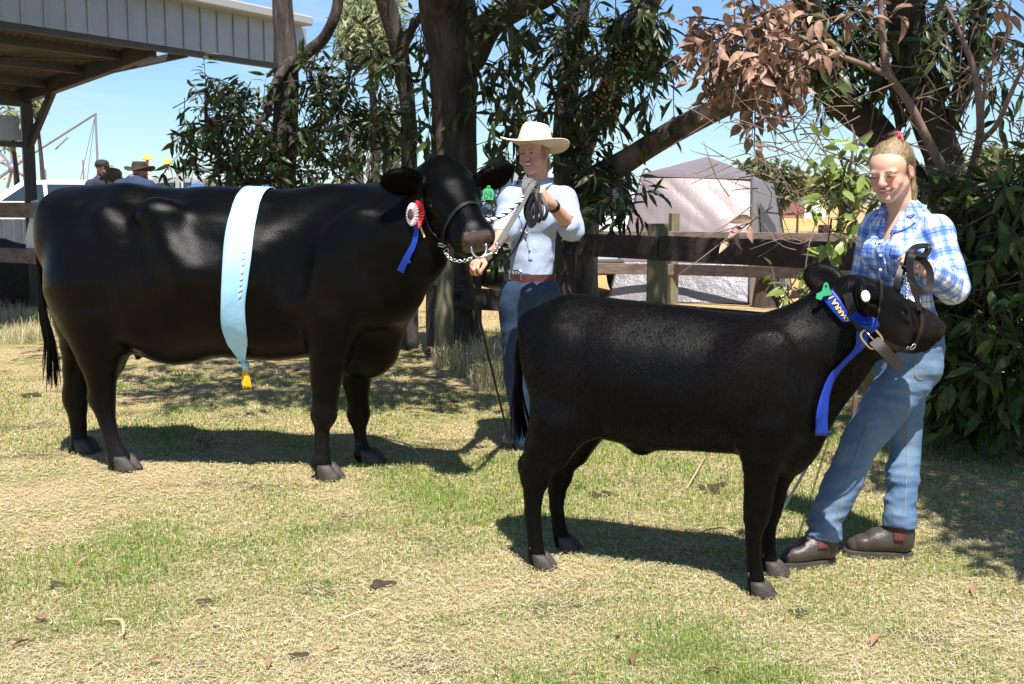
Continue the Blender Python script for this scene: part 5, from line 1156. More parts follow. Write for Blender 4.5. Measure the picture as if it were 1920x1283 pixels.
# coat hairs: longer on the ears, the poll and the neck
def len1(p):
    q = H1.inv(p); e = np.minimum(np.linalg.norm(p - (eL1 + eLt) / 2, axis=1), np.linalg.norm(p - (eR1 + eRt) / 2, axis=1))
    pol = np.linalg.norm(q - [.0, 0, .02], axis=1)
    return .014 + .026 * np.clip(1 - e / .13, 0, 1) ** .5 + .026 * np.clip(1 - pol / .13, 0, 1)
def w1(p):
    e = np.minimum(np.linalg.norm(p - (eL1 + eLt) / 2, axis=1), np.linalg.norm(p - (eR1 + eRt) / 2, axis=1)); q = np.linalg.norm(H1.inv(p) - [.1, 0, 0], axis=1)
    return .55 + 9 * np.clip(1 - e / .16, 0, 1) + 5 * np.clip(1 - q / .2, 0, 1)
def flow1(p):
    q = H1.inv(p); hd = np.clip((.35 - np.linalg.norm(q - [.2, 0, -.05], axis=1)) / .1, 0, 1)[:, None]
    b = np.tile(-B1.ax * .7 + np.array([0, 0, -.75]), (len(p), 1))
    e1 = np.clip(1 - np.linalg.norm(p - (eL1 + eLt) / 2, axis=1) / .13, 0, 1)[:, None]; e2 = np.clip(1 - np.linalg.norm(p - (eR1 + eRt) / 2, axis=1) / .13, 0, 1)[:, None]
    return b * (1 - hd) + H1.u * hd + 2 * e1 * nrm(eLt - eL0) + 2 * e2 * nrm(eRt - eR0)
fur('coat', V, F, cow, 120000, len1, .0017, flow1, M_hairc, 21, w1, .04, .10)
# tail with its switch
tl = spline([C(122, 372), C(88, 400), C(77, 450), C(76, 520), C(80, 590), C(88, 640)], 24); tr_ = np.interp(np.linspace(0, 1, 24), [0, .15, .5, 1], [.05, .032, .024, .018])
MB().tube(tl, tr_, 10).build('tail', M_hair, cow, True)
def switch(parent, pts, spread, n, m, seed, w=.004):
    g = np.random.default_rng(seed); b = MB(); pts = np.asarray(pts, float)
    for i in range(n):
        d = g.normal(size=3) * spread; d[2] *= .4; e = g.uniform(.7, 1.05)
        q = spline(pts, 6); q = q[0] + (q - q[0]) * e + np.outer(np.linspace(.15, 1, 6) ** 1.2, d)
        b.ribbon(q, g.normal(size=3), np.linspace(w, w * .3, 6), .002)
    return b.build('tail_switch', m, parent, True, 'stuff')
switch(cow, [C(82, 575), C(90, 620), C(97, 670), C(98, 722)], .022, 130, M_hair, 5, .006)

# ---------------------------------------------------------------- the calf
B2 = Beast((.15, 4.26), (.728, -.30)); C2 = B2.C; sd = Sdf(); B2.sd = sd
sc2 = 4.1 / FPX
B2.ell(1235, 712, 0, (.40, .215, .258), .08)
B2.ell(1140, 690, 0, (.25, .205, .225), .08)
B2.ell(1380, 725, 0, (.245, .185, .235), .09)
B2.ell(1070, 665, 0, (.165, .165, .20), .08)
B2.ell(1022, 650, 0, (.085, .125, .145), .06)
B2.ell(1000, 610, 0, (.05, .06, .055), .06)
sd.cone(C2(1070, 598), C2(1400, 646), .075, .075, .09)
for q in (1, -1):
    B2.ell(1045, 720, q * .125, (.105, .06, .20), .08, tilt=.10)
    B2.ell(1075, 760, q * .13, (.075, .05, .13), .07, tilt=.55)
    B2.ell(1425, 715, q * .14, (.10, .05, .17), .13, tilt=-.25)
    B2.ell(1430, 815, q * .125, (.075, .05, .11), .06)
    B2.ell(1478, 770, q * .11, (.075, .06, .09), .07)
B2.ell(1470, 825, 0, (.105, .10, .135), .08)
B2.ell(1202, 836, 0, (.035, .018, .03), .06)
n2 = B2.leg([(1050, 790, 62, .12), (1028, 840, 46, .125), (1008, 875, 33), (1003, 898, 28), (1000, 925, 18.92), (999, 960, 15.48), (1002, 1010, 15.05), (1006, 1040, 16.77), (1010, 1065, 17.2)], .125, .025)
f2 = B2.leg([(1090, 785, 58, -.12), (1068, 838, 40, -.125), (1050, 870, 29), (1048, 893, 25), (1045, 918, 17.2), (1043, 950, 14.19), (1049, 990, 13.76), (1054, 1010, 15.48), (1058, 1024, 16.34)], -.125, .025)
a2 = B2.leg([(1440, 800, 54, .12), (1430, 850, 41, .125), (1425, 900, 30), (1421, 945, 27), (1418, 970, 24), (1413, 1005, 15.12), (1414, 1060, 14.7), (1417, 1085, 16.38), (1418, 1110, 16.38)], .125, .025, .9)
b2 = B2.leg([(1490, 805, 50, -.12), (1475, 850, 36, -.125), (1455, 900, 26), (1446, 940, 23), (1442, 962, 21), (1440, 995, 13.33), (1440, 1040, 13.33), (1443, 1060, 15.05), (1445, 1078, 15.48)], -.12, .025, .9)
for pt in (C2(983, 872, .125), C2(1027, 868, -.125)): sd.ell(pt, (.022, .02, .035), None, .025)
HP = P(1603, 540, 3.86); HN = P(1752, 612, 4.00)
H2 = Frame(HP, HN - HP + np.array([0, 0, .012]), (-.30, .95, .0), sc=np.linalg.norm(HN - HP) / .505)
S2 = H2.sc
nk2 = [C2(1440, 715), C2(1520, 660), P(1590, 605, 3.88), H2(.08, 0, -.12)]
sd.chain(nk2, [.19, .155, .12, .085], .09, (B2.n, .72))
sd.chain([C2(1440, 640), C2(1500, 610), P(1560, 565, 3.88), H2(.02, 0, -.05)], [.06, .06, .058, .055], .06)
sd.chain([C2(1495, 810), C2(1530, 765), P(1582, 705, 3.87), P(1615, 668, 3.88)], [.075, .065, .052, .042], .07, (B2.n, .6))
cow_head(sd, H2)
fE0, fE1, fEt = H2(.045, .085, -.02), P(1572, 538, 3.97), P(1513, 509, 4.02)
cow_ear(sd, fE0, fE1, fEt, .054, nrm([-.15, -.9, .15]), .013)
nE0, nE1, nEt = H2(.06, -.085, -.02), P(1600, 538, 3.73), P(1641, 578, 3.63)
cow_ear(sd, nE0, nE1, nEt, .056, nrm([-.15, -1, -.05]), .013)
sd.disp = lambda p: (.0022 * wob(p, 26, 13, 6) + .0014 * wob(p, 70, 14, 6)).astype(np.float32)
SD_CALF = sd
V, F = sd.mesh((-.15, 3.3, -.02), (1.75, 4.75, 1.32), .0075)
V = relax(V, F, 1, .5)
calf = thing('calf', 'smaller fuzzy black calf in front, blue ribbon and buckled leather strap round its neck', 'calf', (.55, 4.1, 0), 'black cattle at the show')
o = put('body', V, F, M_fuzz, calf); q = H2.inv(V)
colr = coat_cols(V, (.0024, .0023, .0025), (.007, .0042, .0035), .6, 31)
face = np.clip((q[:, 0] - .18) / .14, 0, 1) * (np.abs(q[:, 1]) < .2) * (np.abs(q[:, 2] + .05) < .2)
colr = colr + face[:, None] * np.array([.0075, .0048, .0040])
nm = nosemask(q); colr = colr * (1 - nm[:, None]) + np.array([.018, .013, .012]) * nm[:, None]
color_attr(o, np.concatenate([np.clip(colr, 0, 1), 1 - nm[:, None]], 1))
for leg_ in (n2, f2, a2, b2):
    c = leg_[-1].copy() + B2.ax * .012; c[2] = 0
    hoof(calf, c, B2.ax, .70)
for q_ in (1, -1): MB().ellip(H2(.197, q_ * .107, -.036), np.array((.017, .017, .017)) * S2).build('eye', M_eye, calf, True)
def len2(p):
    q = H2.inv(p); hd = np.clip(1 - np.linalg.norm(q - [.22, 0, -.05], axis=1) / .32, 0, 1)
    return .018 - .010 * np.clip(hd * 2.2, 0, 1) - .006 * np.clip((.35 - p[:, 2]) / .2, 0, 1)
def flow2(p):
    q = H2.inv(p); hd = np.clip((.33 - np.linalg.norm(q - [.2, 0, -.05], axis=1)) / .1, 0, 1)[:, None]
    return (-B2.ax * .55 + np.array([0, 0, -.85]) + .12 * np.stack([wob(p.astype(np.float32), 9, 3), wob(p.astype(np.float32), 9, 4), wob(p.astype(np.float32), 9, 5)], 1)) * (1 - hd) + H2.u * hd
fur('coat', V, F, calf, 95000, len2, .0019, flow2, M_hair, 41, lambda p: np.ones(len(p)), .11, .13)
t2 = [C2(992, 612), C2(976, 650), C2(972, 700), C2(972, 745), C2(974, 780)]
MB().tube(spline(t2, 16), np.linspace(.024, .012, 16), 8).build('tail', M_hair, calf, True)
switch(calf, [C2(972, 690), C2(971, 730), C2(974, 775), C2(980, 820)], .016, 110, M_hair, 6, .006)
# ================================================================== PEOPLE
M_skin = mat('skin', (1, 1, 1), .48, attr='Col', spec=.4, bump=.12, bscale=260, bdist=.002)
M_skin.node_tree.nodes['Principled BSDF'].inputs['Subsurface Weight'].default_value = .08
M_skin.node_tree.nodes['Principled BSDF'].inputs['Subsurface Radius'].default_value = (.02, .008, .005)
M_hairb = mat('blond_hair', (.27, .195, .115), .45, (.14, .095, .055), nscale=110, stretch=(1, 1, .35), bump=.6, bscale=200, spec=.4, bdist=.004)
M_hairy = mat('fair_hair', (.50, .37, .20), .45, (.34, .24, .12), nscale=90, bump=.4, bscale=200, spec=.4)
M_denim = mat('faded_denim', (.060, .118, .215), .85, (.14, .215, .315), nscale=5, bump=.35, bscale=30, bdist=.012)
M_denimd = mat('dark_denim', (.012, .030, .072), .85, (.024, .052, .110), nscale=6, bump=.35, bscale=30, bdist=.012)
M_stitch = mat('denim_stitch', (.22, .20, .14), .8)
M_chamb = mat('chambray', (.39, .46, .62), .85, (.34, .41, .56), nscale=4, bump=.3, bscale=14, bdist=.02)
M_boot = mat('brown_boot', (.040, .030, .025), .40, (.062, .048, .039), nscale=9, bump=.3, bscale=60, spec=.5)
M_sole = mat('boot_sole', (.035, .030, .026), .75, (.06, .05, .042), nscale=20, bump=.4, bscale=80)
M_gusset = mat('maroon_elastic', (.13, .032, .030), .8, (.09, .022, .02), nscale=120, stretch=(1, 1, .1))
M_belt = mat('brown_belt', (.10, .028, .022), .5, (.06, .018, .015), nscale=30)
M_felt = mat('cream_felt', (.66, .54, .42), .9, (.58, .47, .36), nscale=6, bump=.3, bscale=160, bdist=.002)
M_band = mat('hat_band', (.42, .33, .25), .8)
M_tooth = mat('teeth', (.80, .76, .68), .3); M_lash = mat('lash', (.05, .028, .02), .6); M_eyew = mat('eye_white', (.55, .52, .50), .25); M_pink = mat('pink_tie', (.72, .06, .13), .5)
M_brow = mat('brow_hair', (.20, .115, .06), .8)
def plaid():
    m = bpy.data.materials.new('blue_plaid'); m.use_nodes = True; t = m.node_tree; N = t.nodes; Lk = t.links.new; b = N['Principled BSDF']; b.inputs['Roughness'].default_value = .85; b.inputs['Specular IOR Level'].default_value = .2
    at = N.new('ShaderNodeAttribute'); at.attribute_name = 'UVW'; sp = N.new('ShaderNodeSeparateXYZ'); Lk(at.outputs['Vector'], sp.inputs[0])
    def M(op, a, b_=None, c=None):
        n = N.new('ShaderNodeMath'); n.operation = op
        for i, v in enumerate((a, b_, c)):
            if v is None: continue
            if isinstance(v, (int, float)): n.inputs[i].default_value = v
            else: Lk(v, n.inputs[i])
        return n.outputs[0]
    def band(x, lo, hi): return M('MULTIPLY', M('GREATER_THAN', x, lo), M('LESS_THAN', x, hi))
    def mix(f, a, c):
        n = N.new('ShaderNodeMix'); n.data_type = 'RGBA'; Lk(f, n.inputs['Factor'])
        if isinstance(a, tuple): n.inputs['A'].default_value = (*a, 1)
        else: Lk(a, n.inputs['A'])
        n.inputs['B'].default_value = (*c, 1); return n.outputs['Result']
    cur = (.68, .72, .78)
    fr = [M('FRACT', M('MULTIPLY', sp.outputs[i], 1 / .078)) for i in (0, 1)]
    for x in fr: cur = mix(M('MULTIPLY', band(x, .0, .44), .66), cur, (.055, .17, .60))
    for x in fr:
        cur = mix(M('MULTIPLY', band(x, .19, .25), .62), cur, (.02, .07, .30)); cur = mix(M('MULTIPLY', band(x, .69, .735), .70), cur, (.04, .10, .34)); cur = mix(M('MULTIPLY', band(x, .50, .56), .4), cur, (.30, .62, .85))
    Lk(cur, b.inputs['Base Color'])
    nz = N.new('ShaderNodeTexNoise'); nz.inputs['Scale'].default_value = 22; nz.inputs['Detail'].default_value = 5; co = N.new('ShaderNodeTexCoord'); Lk(co.outputs['Object'], nz.inputs['Vector']); bu = N.new('ShaderNodeBump'); bu.inputs['Strength'].default_value = .6; bu.inputs['Distance'].default_value = .02; Lk(nz.outputs['Fac'], bu.inputs['Height']); Lk(bu.outputs[0], b.inputs['Normal'])
    return m
M_plaid = plaid()
class HF:
    """Head axes: s its left, f where it looks, u up; origin between the eyes' depth."""
    def __init__(h, o, f, tilt=0.0, sc=1.0, zs=1.0):
        h.o = np.asarray(o, float); h.f = nrm(f); s = nrm(np.cross([0, 0, 1.0], h.f)); u = np.cross(h.f, s)
        h.s = nrm(s * math.cos(tilt) + u * math.sin(tilt)); h.u = np.cross(h.f, h.s); h.u = h.u if h.u[2] > 0 else -h.u
        h.sc = sc; h.zs = zs; h.sv = np.array([1, 1, zs]) * sc; h.R = np.stack([h.s, h.f, h.u], 1)
    def __call__(h, x, y, z): return h.o + (h.s * x + h.f * y + h.u * z * h.zs) * h.sc
    def inv(h, p): return ((np.asarray(p) - h.o) @ h.R) / h.sv
def head(sd, H, smile=1.0, female=True):
    S = H.sc; E = lambda c, r, k=.015, op='u': sd.ell(H(*c), np.array(r) * H.sv, H.R, k * S, op)
    E((0, -.018, .045), (.073, .090, .078)); E((0, .022, .03), (.066, .066, .062), .03); E((0, .026, -.035), (.055, .060, .080), .03)
    for q in (1, -1):
        sd.cone(H(q * .046, -.005, -.055), H(q * .018, .062, -.105), .022 * S, .016 * S, .025 * S)
        E((q * .038, .056, -.038), (.024, .024, .022), .02); E((q * .076, -.012, -.012), (.008, .019, .031), .008); E((q * .083, -.006, -.010), (.006, .010, .018), .005, 's')
        E((q * .032, .098, -.002), (.018, .018, .010), .012, 's'); E((q * .031, .078, -.003), (.0155, .013, .012), .006)
        E((q * .012, .101, -.036), (.009, .010, .008), .008); E((q * .030, .078, .016), (.022, .012, .008), .012)
    E((0, .072, -.108), (.022, .018, .017), .02)
    sd.cone(H(0, .090, .006), H(0, .110, -.032), .0085 * S, .0125 * S, .012 * S)
    E((0, .089, -.060), (.025, .010, .0065), .008); E((0, .086, -.076), (.021, .011, .0075), .008)
    E((0, .099, -.0675), (.025 + .005 * smile, .014, .002 + .0032 * smile), .004, 's')
    for q in (1, -1): E((q * .040, .076, -.058), (.010, .012, .016), .012)
def face_bits(H, parent, smile=1.0, look_down=False):
    S = H.sc
    for q in (1, -1):
        ey = MB().ellip(H(q * .031, .0845, -.0048), np.array((.0125, .0075, .0040)) * S, H.R).build('eye', M_eyew, parent, True)
        MB().ellip(H(q * .031 - .002, .0900, -.0055), np.array((.0050, .0028, .0036)) * S, H.R).build('iris', M_lash, ey, True)
        MB().tube(spline([H(q * .0165, .0865, -.0050), H(q * .026, .0925, -.0012 - .002 * look_down), H(q * .036, .0905, -.0012 - .002 * look_down), H(q * .0455, .081, -.0050)], 9), np.array([.0008, .0016, .0022, .0024, .0024, .0024, .0022, .0016, .0008]) * S, 6).build('eyelid', M_lash, parent, True)
        bp_ = [H(q * .012, .096, .016), H(q * .028, .095, .0215), H(q * .048, .080, .015)]; MB().tube(spline(bp_, 7), np.array([.001, .0018, .0021, .0021, .002, .0015, .0008]) * S, 6, True, .7).build('eyebrow', M_brow, parent, True)
    if smile: MB().ellip(H(0, .087, -.0665), np.array((.021, .006, .0042 * smile)) * S, H.R).build('teeth', M_tooth, parent, True)
def skin_cols(V, H, base, red=1.0):
    q = H.inv(V); c = np.tile(np.array(base), (len(V), 1)); n = wob(V.astype(np.float32), 60, 4, 6)[:, None]; c = c * (1 + .06 * n)
    g = lambda x, y, z, r: np.exp(-(((q[:, 0] - x) ** 2 + (q[:, 1] - y) ** 2 + (q[:, 2] - z) ** 2) / r ** 2))[:, None]
    f = np.clip(g(.04, .07, -.035, .026) + g(-.04, .07, -.035, .026) + g(0, .11, -.03, .02) + .6 * g(.078, -.01, -.01, .03) + .6 * g(-.078, -.01, -.01, .03), 0, 1) * red
    c = c * (1 - f * np.array([.02, .32, .30]))
    lp = np.clip(((1 - (np.abs(q[:, 0]) / .027) ** 2) - ((q[:, 2] + .068) / .0155) ** 2) * 4, 0, 1) * (q[:, 1] > .07) * (np.abs(q[:, 2]) < .1); lp = lp[:, None] * .75
    return c * (1 - lp) + np.array([.42, .13, .115]) * lp
def hand(sd, w, d, back, curl, side, sc=1.0, spread=.02, k=.006, thumb=(.55, .55, .45)):
    """w wrist, d along the palm, back out of the back of the hand, side +1/-1 for the thumb's side."""
    d = nrm(d); back = nrm(np.asarray(back) - d * (np.asarray(back) @ d)); lat = np.cross(d, back) * side; Rm = np.stack([d, lat, back], 1)
    w = np.asarray(w, float); sd.ell(w + d * .045 * sc, np.array((.052, .041, .017)) * sc, Rm, .012)
    sd.cone(w - d * .02, w + d * .03 * sc, .026 * sc, .024 * sc, .015, (back, .8))
    out = []
    for i, (off, ln) in enumerate(((.031, .92), (.0105, 1.0), (-.0105, .95), (-.030, .78))):
        p = w + d * (.082 - .006 * abs(i - 1.2)) * sc + lat * off * sc; a = 0; pts = [p - d * .025 * sc, p]; cu = curl[i] if hasattr(curl, '__len__') else curl
        for L_, f in ((.043, .62), (.028, 1.0), (.022, .75)):
            a += cu * f; v = d * math.cos(a) - back * math.sin(a) + lat * (1.2 - i) * spread; p = p + nrm(v) * L_ * ln * sc; pts.append(p)
        sd.chain(pts, [.0105 * sc, .0105 * sc, .0098 * sc, .0088 * sc, .0075 * sc], k); out.append(pts)
    t0 = w + d * .022 * sc + lat * .024 * sc - back * .004; t1 = t0 + nrm(lat * thumb[0] + d * thumb[1] - back * thumb[2] * .5) * .042 * sc; t2 = t1 + nrm(d * .75 - back * thumb[2] - lat * .15) * .032 * sc; t3 = t2 + nrm(d * .6 - back * thumb[2] * 1.4 - lat * .4) * .024 * sc
    sd.chain([t0, t1, t2, t3], [.015 * sc, .0125 * sc, .011 * sc, .009 * sc], k); return out
def seg_d(p, a, b):
    a = np.asarray(a, np.float32); b = np.asarray(b, np.float32); ba = b - a; t = np.clip(((p - a) @ ba) / (ba @ ba), 0, 1); q = p - a - t[:, None] * ba
    return np.sqrt((q * q).sum(1)), t
def cloth_uv(V, torso, arms, ang0):
    """Weave coordinates in metres: round the trunk or the sleeve, and along it."""
    o = np.zeros((len(V), 3)); c = np.array(torso[0], float); a = np.arctan2(V[:, 0] - c[0], -(V[:, 1] - c[1])) - ang0; o[:, 0] = a * .155; o[:, 1] = V[:, 2]
    dt, _ = seg_d(V, torso[0], torso[1]); dt = dt - .105
    for A in arms:
        L0 = 0
        for (p, q, r) in A:
            dd, t = seg_d(V, p, q); m = (dd - r) < dt; p = np.asarray(p, float); q = np.asarray(q, float); x = nrm(q - p); y = nrm(np.cross(x, [0.3, 1, .2])); z = np.cross(x, y)
            w = V - p; an = np.arctan2(w @ z, w @ y); L = np.linalg.norm(q - p); o[m, 0] = (an * r * 1.15)[m]; o[m, 1] = (L0 + t * L)[m]; dt = np.minimum(dt, dd - r); L0 += L
    return o
def patch_on(sd, name, c, rx, up, w, h, m, parent, off=.004, nu=9, nv=9, shape=None, thick=.003):
    rx = nrm(rx); up = nrm(up); pts = []
    for j in range(nv):
        for i in range(nu):
            u, v = i / (nu - 1) * 2 - 1, j / (nv - 1) * 2 - 1
            if shape: u, v = shape(u, v)
            pts.append(np.asarray(c) + rx * u * w / 2 + up * v * h / 2)
    p, n = push(sd, np.array(pts), off, 14); p2 = p - n * thick * 1.6
    F = [(j * nu + i, j * nu + i + 1, (j + 1) * nu + i + 1, (j + 1) * nu + i) for j in range(nv - 1) for i in range(nu - 1)]
    N_ = len(p); B_ = [i for i in range(nu)] + [j * nu + nu - 1 for j in range(1, nv)] + [(nv - 1) * nu + i for i in range(nu - 2, -1, -1)] + [j * nu for j in range(nv - 2, 0, -1)]
    F += [(B_[(i + 1) % len(B_)], B_[i], B_[i] + N_, B_[(i + 1) % len(B_)] + N_) for i in range(len(B_))]
    return put(name, np.concatenate([p, p2]), F, m, parent, True)
def boots(parent, ank, heel, toe, m=None, sc=1.0, gus=None):
    m = m or M_boot; heel = np.asarray(heel, float); toe = np.asarray(toe, float); f = nrm((toe - heel) * [1, 1, 0]); s = np.array([-f[1], f[0], 0]); L = np.linalg.norm((toe - heel)[:2]); sd = Sdf(); z = lambda h: np.array([0, 0, h])
    an = np.asarray(ank, float); base = heel + f * .05
    sd.chain([an, base + z(.105), base + z(.075)], [.041 * sc, .043 * sc, .042 * sc], .03)
    sd.chain([heel + f * .040 + z(.058), heel + f * L * .45 + z(.060), heel + f * L * .72 + z(.052), toe - f * .046 + z(.042)], [.039 * sc, .040 * sc, .043 * sc, .033 * sc], .02, (s, 1.06))
    sd.chain([base + z(.10), heel + f * L * .5 + z(.075)], [.043 * sc, .034 * sc], .04)
    sd.box(heel + f * L / 2 + z(-.06), (.5, .5, .082), None, .001, .004, 's')
    sd.disp = lambda p: (.0014 * wob(p * np.float32([1, 1, 1.6]), 55, 8, 6)).astype(np.float32)
    sd.box(toe + f * .02 + z(.105), (.10, .09, .040), np.stack([nrm(f - UP * .22), s, nrm(UP + f * .22)], 1), .012, .02, 's')
    lo = np.minimum(np.minimum(heel, toe), an) - [.09, .09, .02]; hi = np.maximum(np.maximum(heel, toe), an) + [.09, .09, .1]
    V, F = sd.mesh(lo, hi, .005); V = relax(V, F, 1); o = put('boot', V, F, m, parent)
    b = MB(); R_ = []
    for h, g in ((.0, .97), (.006, 1.0), (.022, 1.0), (.026, .97)):
        a = np.arange(28) * 2 * math.pi / 28; x = np.cos(a); y = np.sin(a); xx = np.sign(x) * np.abs(x) ** .75 * L / 2 * 1.0 + L / 2; ww = np.interp(xx / L, [0, .2, .45, .75, 1], [.036, .037, .035, .047, .038]) * sc * np.sign(y) * np.abs(y) ** .7
        R_.append(heel + np.outer((xx - L / 2) * g + L / 2, f) + np.outer(ww * g, s) + z(h))
    b.loft(R_); b.build('sole', M_sole, o)
    MB().ribbon(spline([heel + f * .012 + z(.10), heel + f * .004 + z(.135), heel + f * .010 + z(.150)], 8), -f, .018, .003).build('pull_tab', m, o, True)
    if gus is not None: patch_on(sd, 'gusset', base + f * .022 + np.asarray(gus) * .05 + z(.115), f, (0, 0, 1), .055, .085, M_gusset, o, .0025, 7, 7, lambda u, v: (u * (.62 + .38 * (v + 1) / 2), v))
    return sd
def jeans(parent, pel, rp, legs, m, h=.0065, disp=None, clip=None, name='jeans', top=None):
    sd = Sdf(); sd.ell(pel, rp[:3], rp[3], .05)
    for L_ in legs: sd.chain([q[0] for q in L_], [q[1] for q in L_], .05)
    sd.disp = disp
    al = np.array([q[0] for L_ in legs for q in L_]); lo = np.minimum(al.min(0), pel) - .2; hi = np.maximum(al.max(0), pel) + .22
    if clip is not None: clip(sd)
    V, F = sd.mesh(lo, hi, h); V = relax(V, F, 1); return put(name, V, F, m, parent), sd, V
UP = np.array([0, 0, 1.0])

# ---------------------------------------------------------------- the girl leading the calf
girl = thing('person', 'girl in blue plaid shirt, faded jeans and brown boots holding the calf strap', 'person', (P(1690, 1055, 4.3)[0], 4.3, 0))
HG = HF(P(1670, 321, 4.30), (-.60, -.76, -.25), .06, .95, .86)
FB = nrm([-.78, -.62, 0]); SB = np.array([-FB[1], FB[0], 0]); RB = np.stack([SB, FB, UP], 1)                  # chest, her left
nk_ = P(1694, 396, 4.36); ch = P(1693, 465, 4.34); wa = P(1692, 560, 4.33); pe = P(1694, 645, 4.32)
sL, eL_, wL = P(1757, 436, 4.23), P(1786, 540, 4.14), P(1737, 506, 3.99)
sR, eR_, wR = P(1643, 428, 4.46), P(1622, 530, 4.50), P(1680, 575, 4.30)
hf1, tf1 = G(1566, 1056), G(1458, 1066); hf2, tf2 = G(1712, 1046), G(1580, 1040)
an1 = hf1 + nrm(tf1 - hf1) * .055; an2 = hf2 + nrm(tf2 - hf2) * .055
hL, kL, aL = P(1712, 690, 4.26), P(1612, 832, 4.21), an1 + UP * .155
hR, kR, aR = P(1690, 690, 4.38), P(1694, 835, 4.36), an2 + UP * .165
sd = Sdf(); head(sd, HG, .8)
sd.chain([HG(0, -.035, -.05), HG(0, -.045, -.12), nk_, ch], [.050, .050, .056, .07], .03)
sd.chain([ch, wa, pe], [.095, .085, .11], .05, (FB, .8))
sd.chain([nk_ - UP * .075 + SB * .03, sL - UP * .02, eL_, wL], [.042, .036, .034, .026], .03); sd.chain([nk_ - UP * .075 - SB * .03, sR - UP * .02, eR_, wR], [.042, .036, .034, .026], .03)
sd.chain([pe, hL, kL, aL], [.10, .085, .052, .036], .04); sd.chain([pe, hR, kR, aR], [.10, .085, .052, .036], .04)
hand(sd, wL, P(1706, 487, 3.93) - wL, np.array([-.35, -.75, .55]), (1.25, 1.3, 1.3, 1.25), 1, .92)
hand(sd, wR, P(1700, 590, 4.22) - wR, np.array([0, -.8, .5]), 1.0, -1, .9)
V, F = sd.mesh((1.05, 3.80, .05), (1.95, 4.75, 1.70), .0042); V = relax(V, F, 1)
o = put('body', V, F, M_skin, girl); color_attr(o, skin_cols(V, HG, (.60, .36, .265), .9)); SD_G = sd
face_bits(HG, girl, .8, True)
# hair drawn back into a high tail
sd = Sdf(); S = HG.sc
sd.ell(HG(0, -.020, .048), np.array((.0775, .0955, .0825)) * HG.sv, HG.R, .01); sd.ell(HG(0, -.05, -.01), np.array((.070, .062, .07)) * HG.sv, HG.R, .03)
sd.ell(HG(0, .105, -.040), np.array((.076, .082, .098)) * HG.sv, HG.R, .012, 's')
for q in (1, -1): sd.ell(HG(q * .085, .012, -.035), np.array((.03, .035, .050)) * HG.sv, HG.R, .01, 's')
sd.ell(HG(.0, -.075, .115), np.array((.032, .032, .026)) * HG.sv, HG.R, .02)
tailp = [HG(.0, -.085, .118), HG(.022, -.112, .085), HG(.042, -.098, .0), HG(.056, -.068, -.09), HG(.058, -.045, -.16), HG(.056, -.02, -.20)]
sd.chain(tailp, [.016, .016, .014, .013, .011, .006], .02)
ha = np.float32(HG.f); sd.disp = lambda p: (.0022 * wob(p * np.float32([2.2, 2.2, .8]), 90, 5, 7)).astype(np.float32)
V, F = sd.mesh(HG.o - .30, HG.o + .24, .0045); V = relax(V, F, 1); o = put('hair', V, F, M_hairb, girl)
tie = np.float32(HG(0, -.08, .115))
def fl(p):
    v = tie - p; q = HG.inv(p); t = (q[:, 1] < -.10) | (q[:, 2] < -.03); return np.where(t[:, None], np.array([.1, 0, -1.0]), v)
wh = lambda p: (HG.inv(p)[:, 1] < .045) + .0
fur('strands', V, F, o, 6000, .042, .0014, fl, M_hairy, 62, wh, -.02, .03)
fur('strands', V, F, o, 9000, .042, .0014, fl, M_hairb, 63, wh, -.02, .03)
an = np.arange(13) * 2 * math.pi / 12; tw_ = nrm(tailp[1] - tailp[0]); t1_ = nrm(np.cross(tw_, UP)); t2_ = np.cross(tw_, t1_)
b = MB(); b.tube([HG(.0, -.082, .128) + (t1_ * math.cos(a) + t2_ * math.sin(a)) * .024 for a in an], .009, 8)
for a in (0.4, 1.6, 2.6): c = HG(.0, -.082, .128) + (t1_ * math.cos(a) + t2_ * math.sin(a)) * .024; b.tube(spline([c, c + UP * .02 + t1_ * .02, c + t1_ * .035 - UP * .004], 6), .005, 5)
b.build('hair_tie', M_pink, girl, True)
for k, q in enumerate(([HG(.06, .05, -.03), HG(.04, .095, -.07), HG(.0, .10, -.095)],)):
    MB().tube(spline(q, 9), .0011, 4).build('loose_strand', M_hairy, girl, True)
# shirt
sd = Sdf()
sd.chain([nk_ - UP * .045, ch, wa, pe + UP * .05], [.088, .118, .112, .128], .04, (FB, .82))
sd.chain([nk_ - UP * .04, sL - UP * .008], [.066, .056], .03); sd.chain([nk_ - UP * .04, sR - UP * .008], [.066, .056], .03)
sd.chain([sL, eL_, lerp(eL_, wL, .80)], [.056, .056, .046], .03); sd.chain([sR, eR_, wR], [.058, .053, .042], .03)
sd.ell(ch + FB * .085 + SB * .055 - UP * .02, (.06, .05, .06), None, .05); sd.ell(ch + FB * .085 - SB * .055 - UP * .02, (.06, .05, .06), None, .05)
sd.ell(nk_ + FB * .125 - UP * .04, np.array((.045, .075, .10)), RB, .015, 's')
sd.ell(HG(0, -.03, -.10), (.062, .062, .14), None, .01, 's')
sd.box(pe - UP * .155, (.4, .4, .14), None, .005, .01, 's')
def dshirt(p): return .0085 * fold(p, 26, 21, (1.1, 1, .9)) + .0045 * fold(p, 52, 23) - .003
sd.disp = dshirt; SD_SHIRT = sd
V, F = sd.mesh((1.05, 3.85, .75), (1.98, 4.78, 1.45), .0055); V = relax(V, F, 1)
o = put('shirt', V, F, M_plaid, girl)
ARM = [[(sL, eL_, .07), (eL_, wL, .06)], [(sR, eR_, .07), (eR_, wR, .06)]]
ang_ = math.atan2(FB[0], -FB[1]); vec_attr(o, cloth_uv(V, (ch + UP * .1, wa - UP * .1), ARM, ang_))
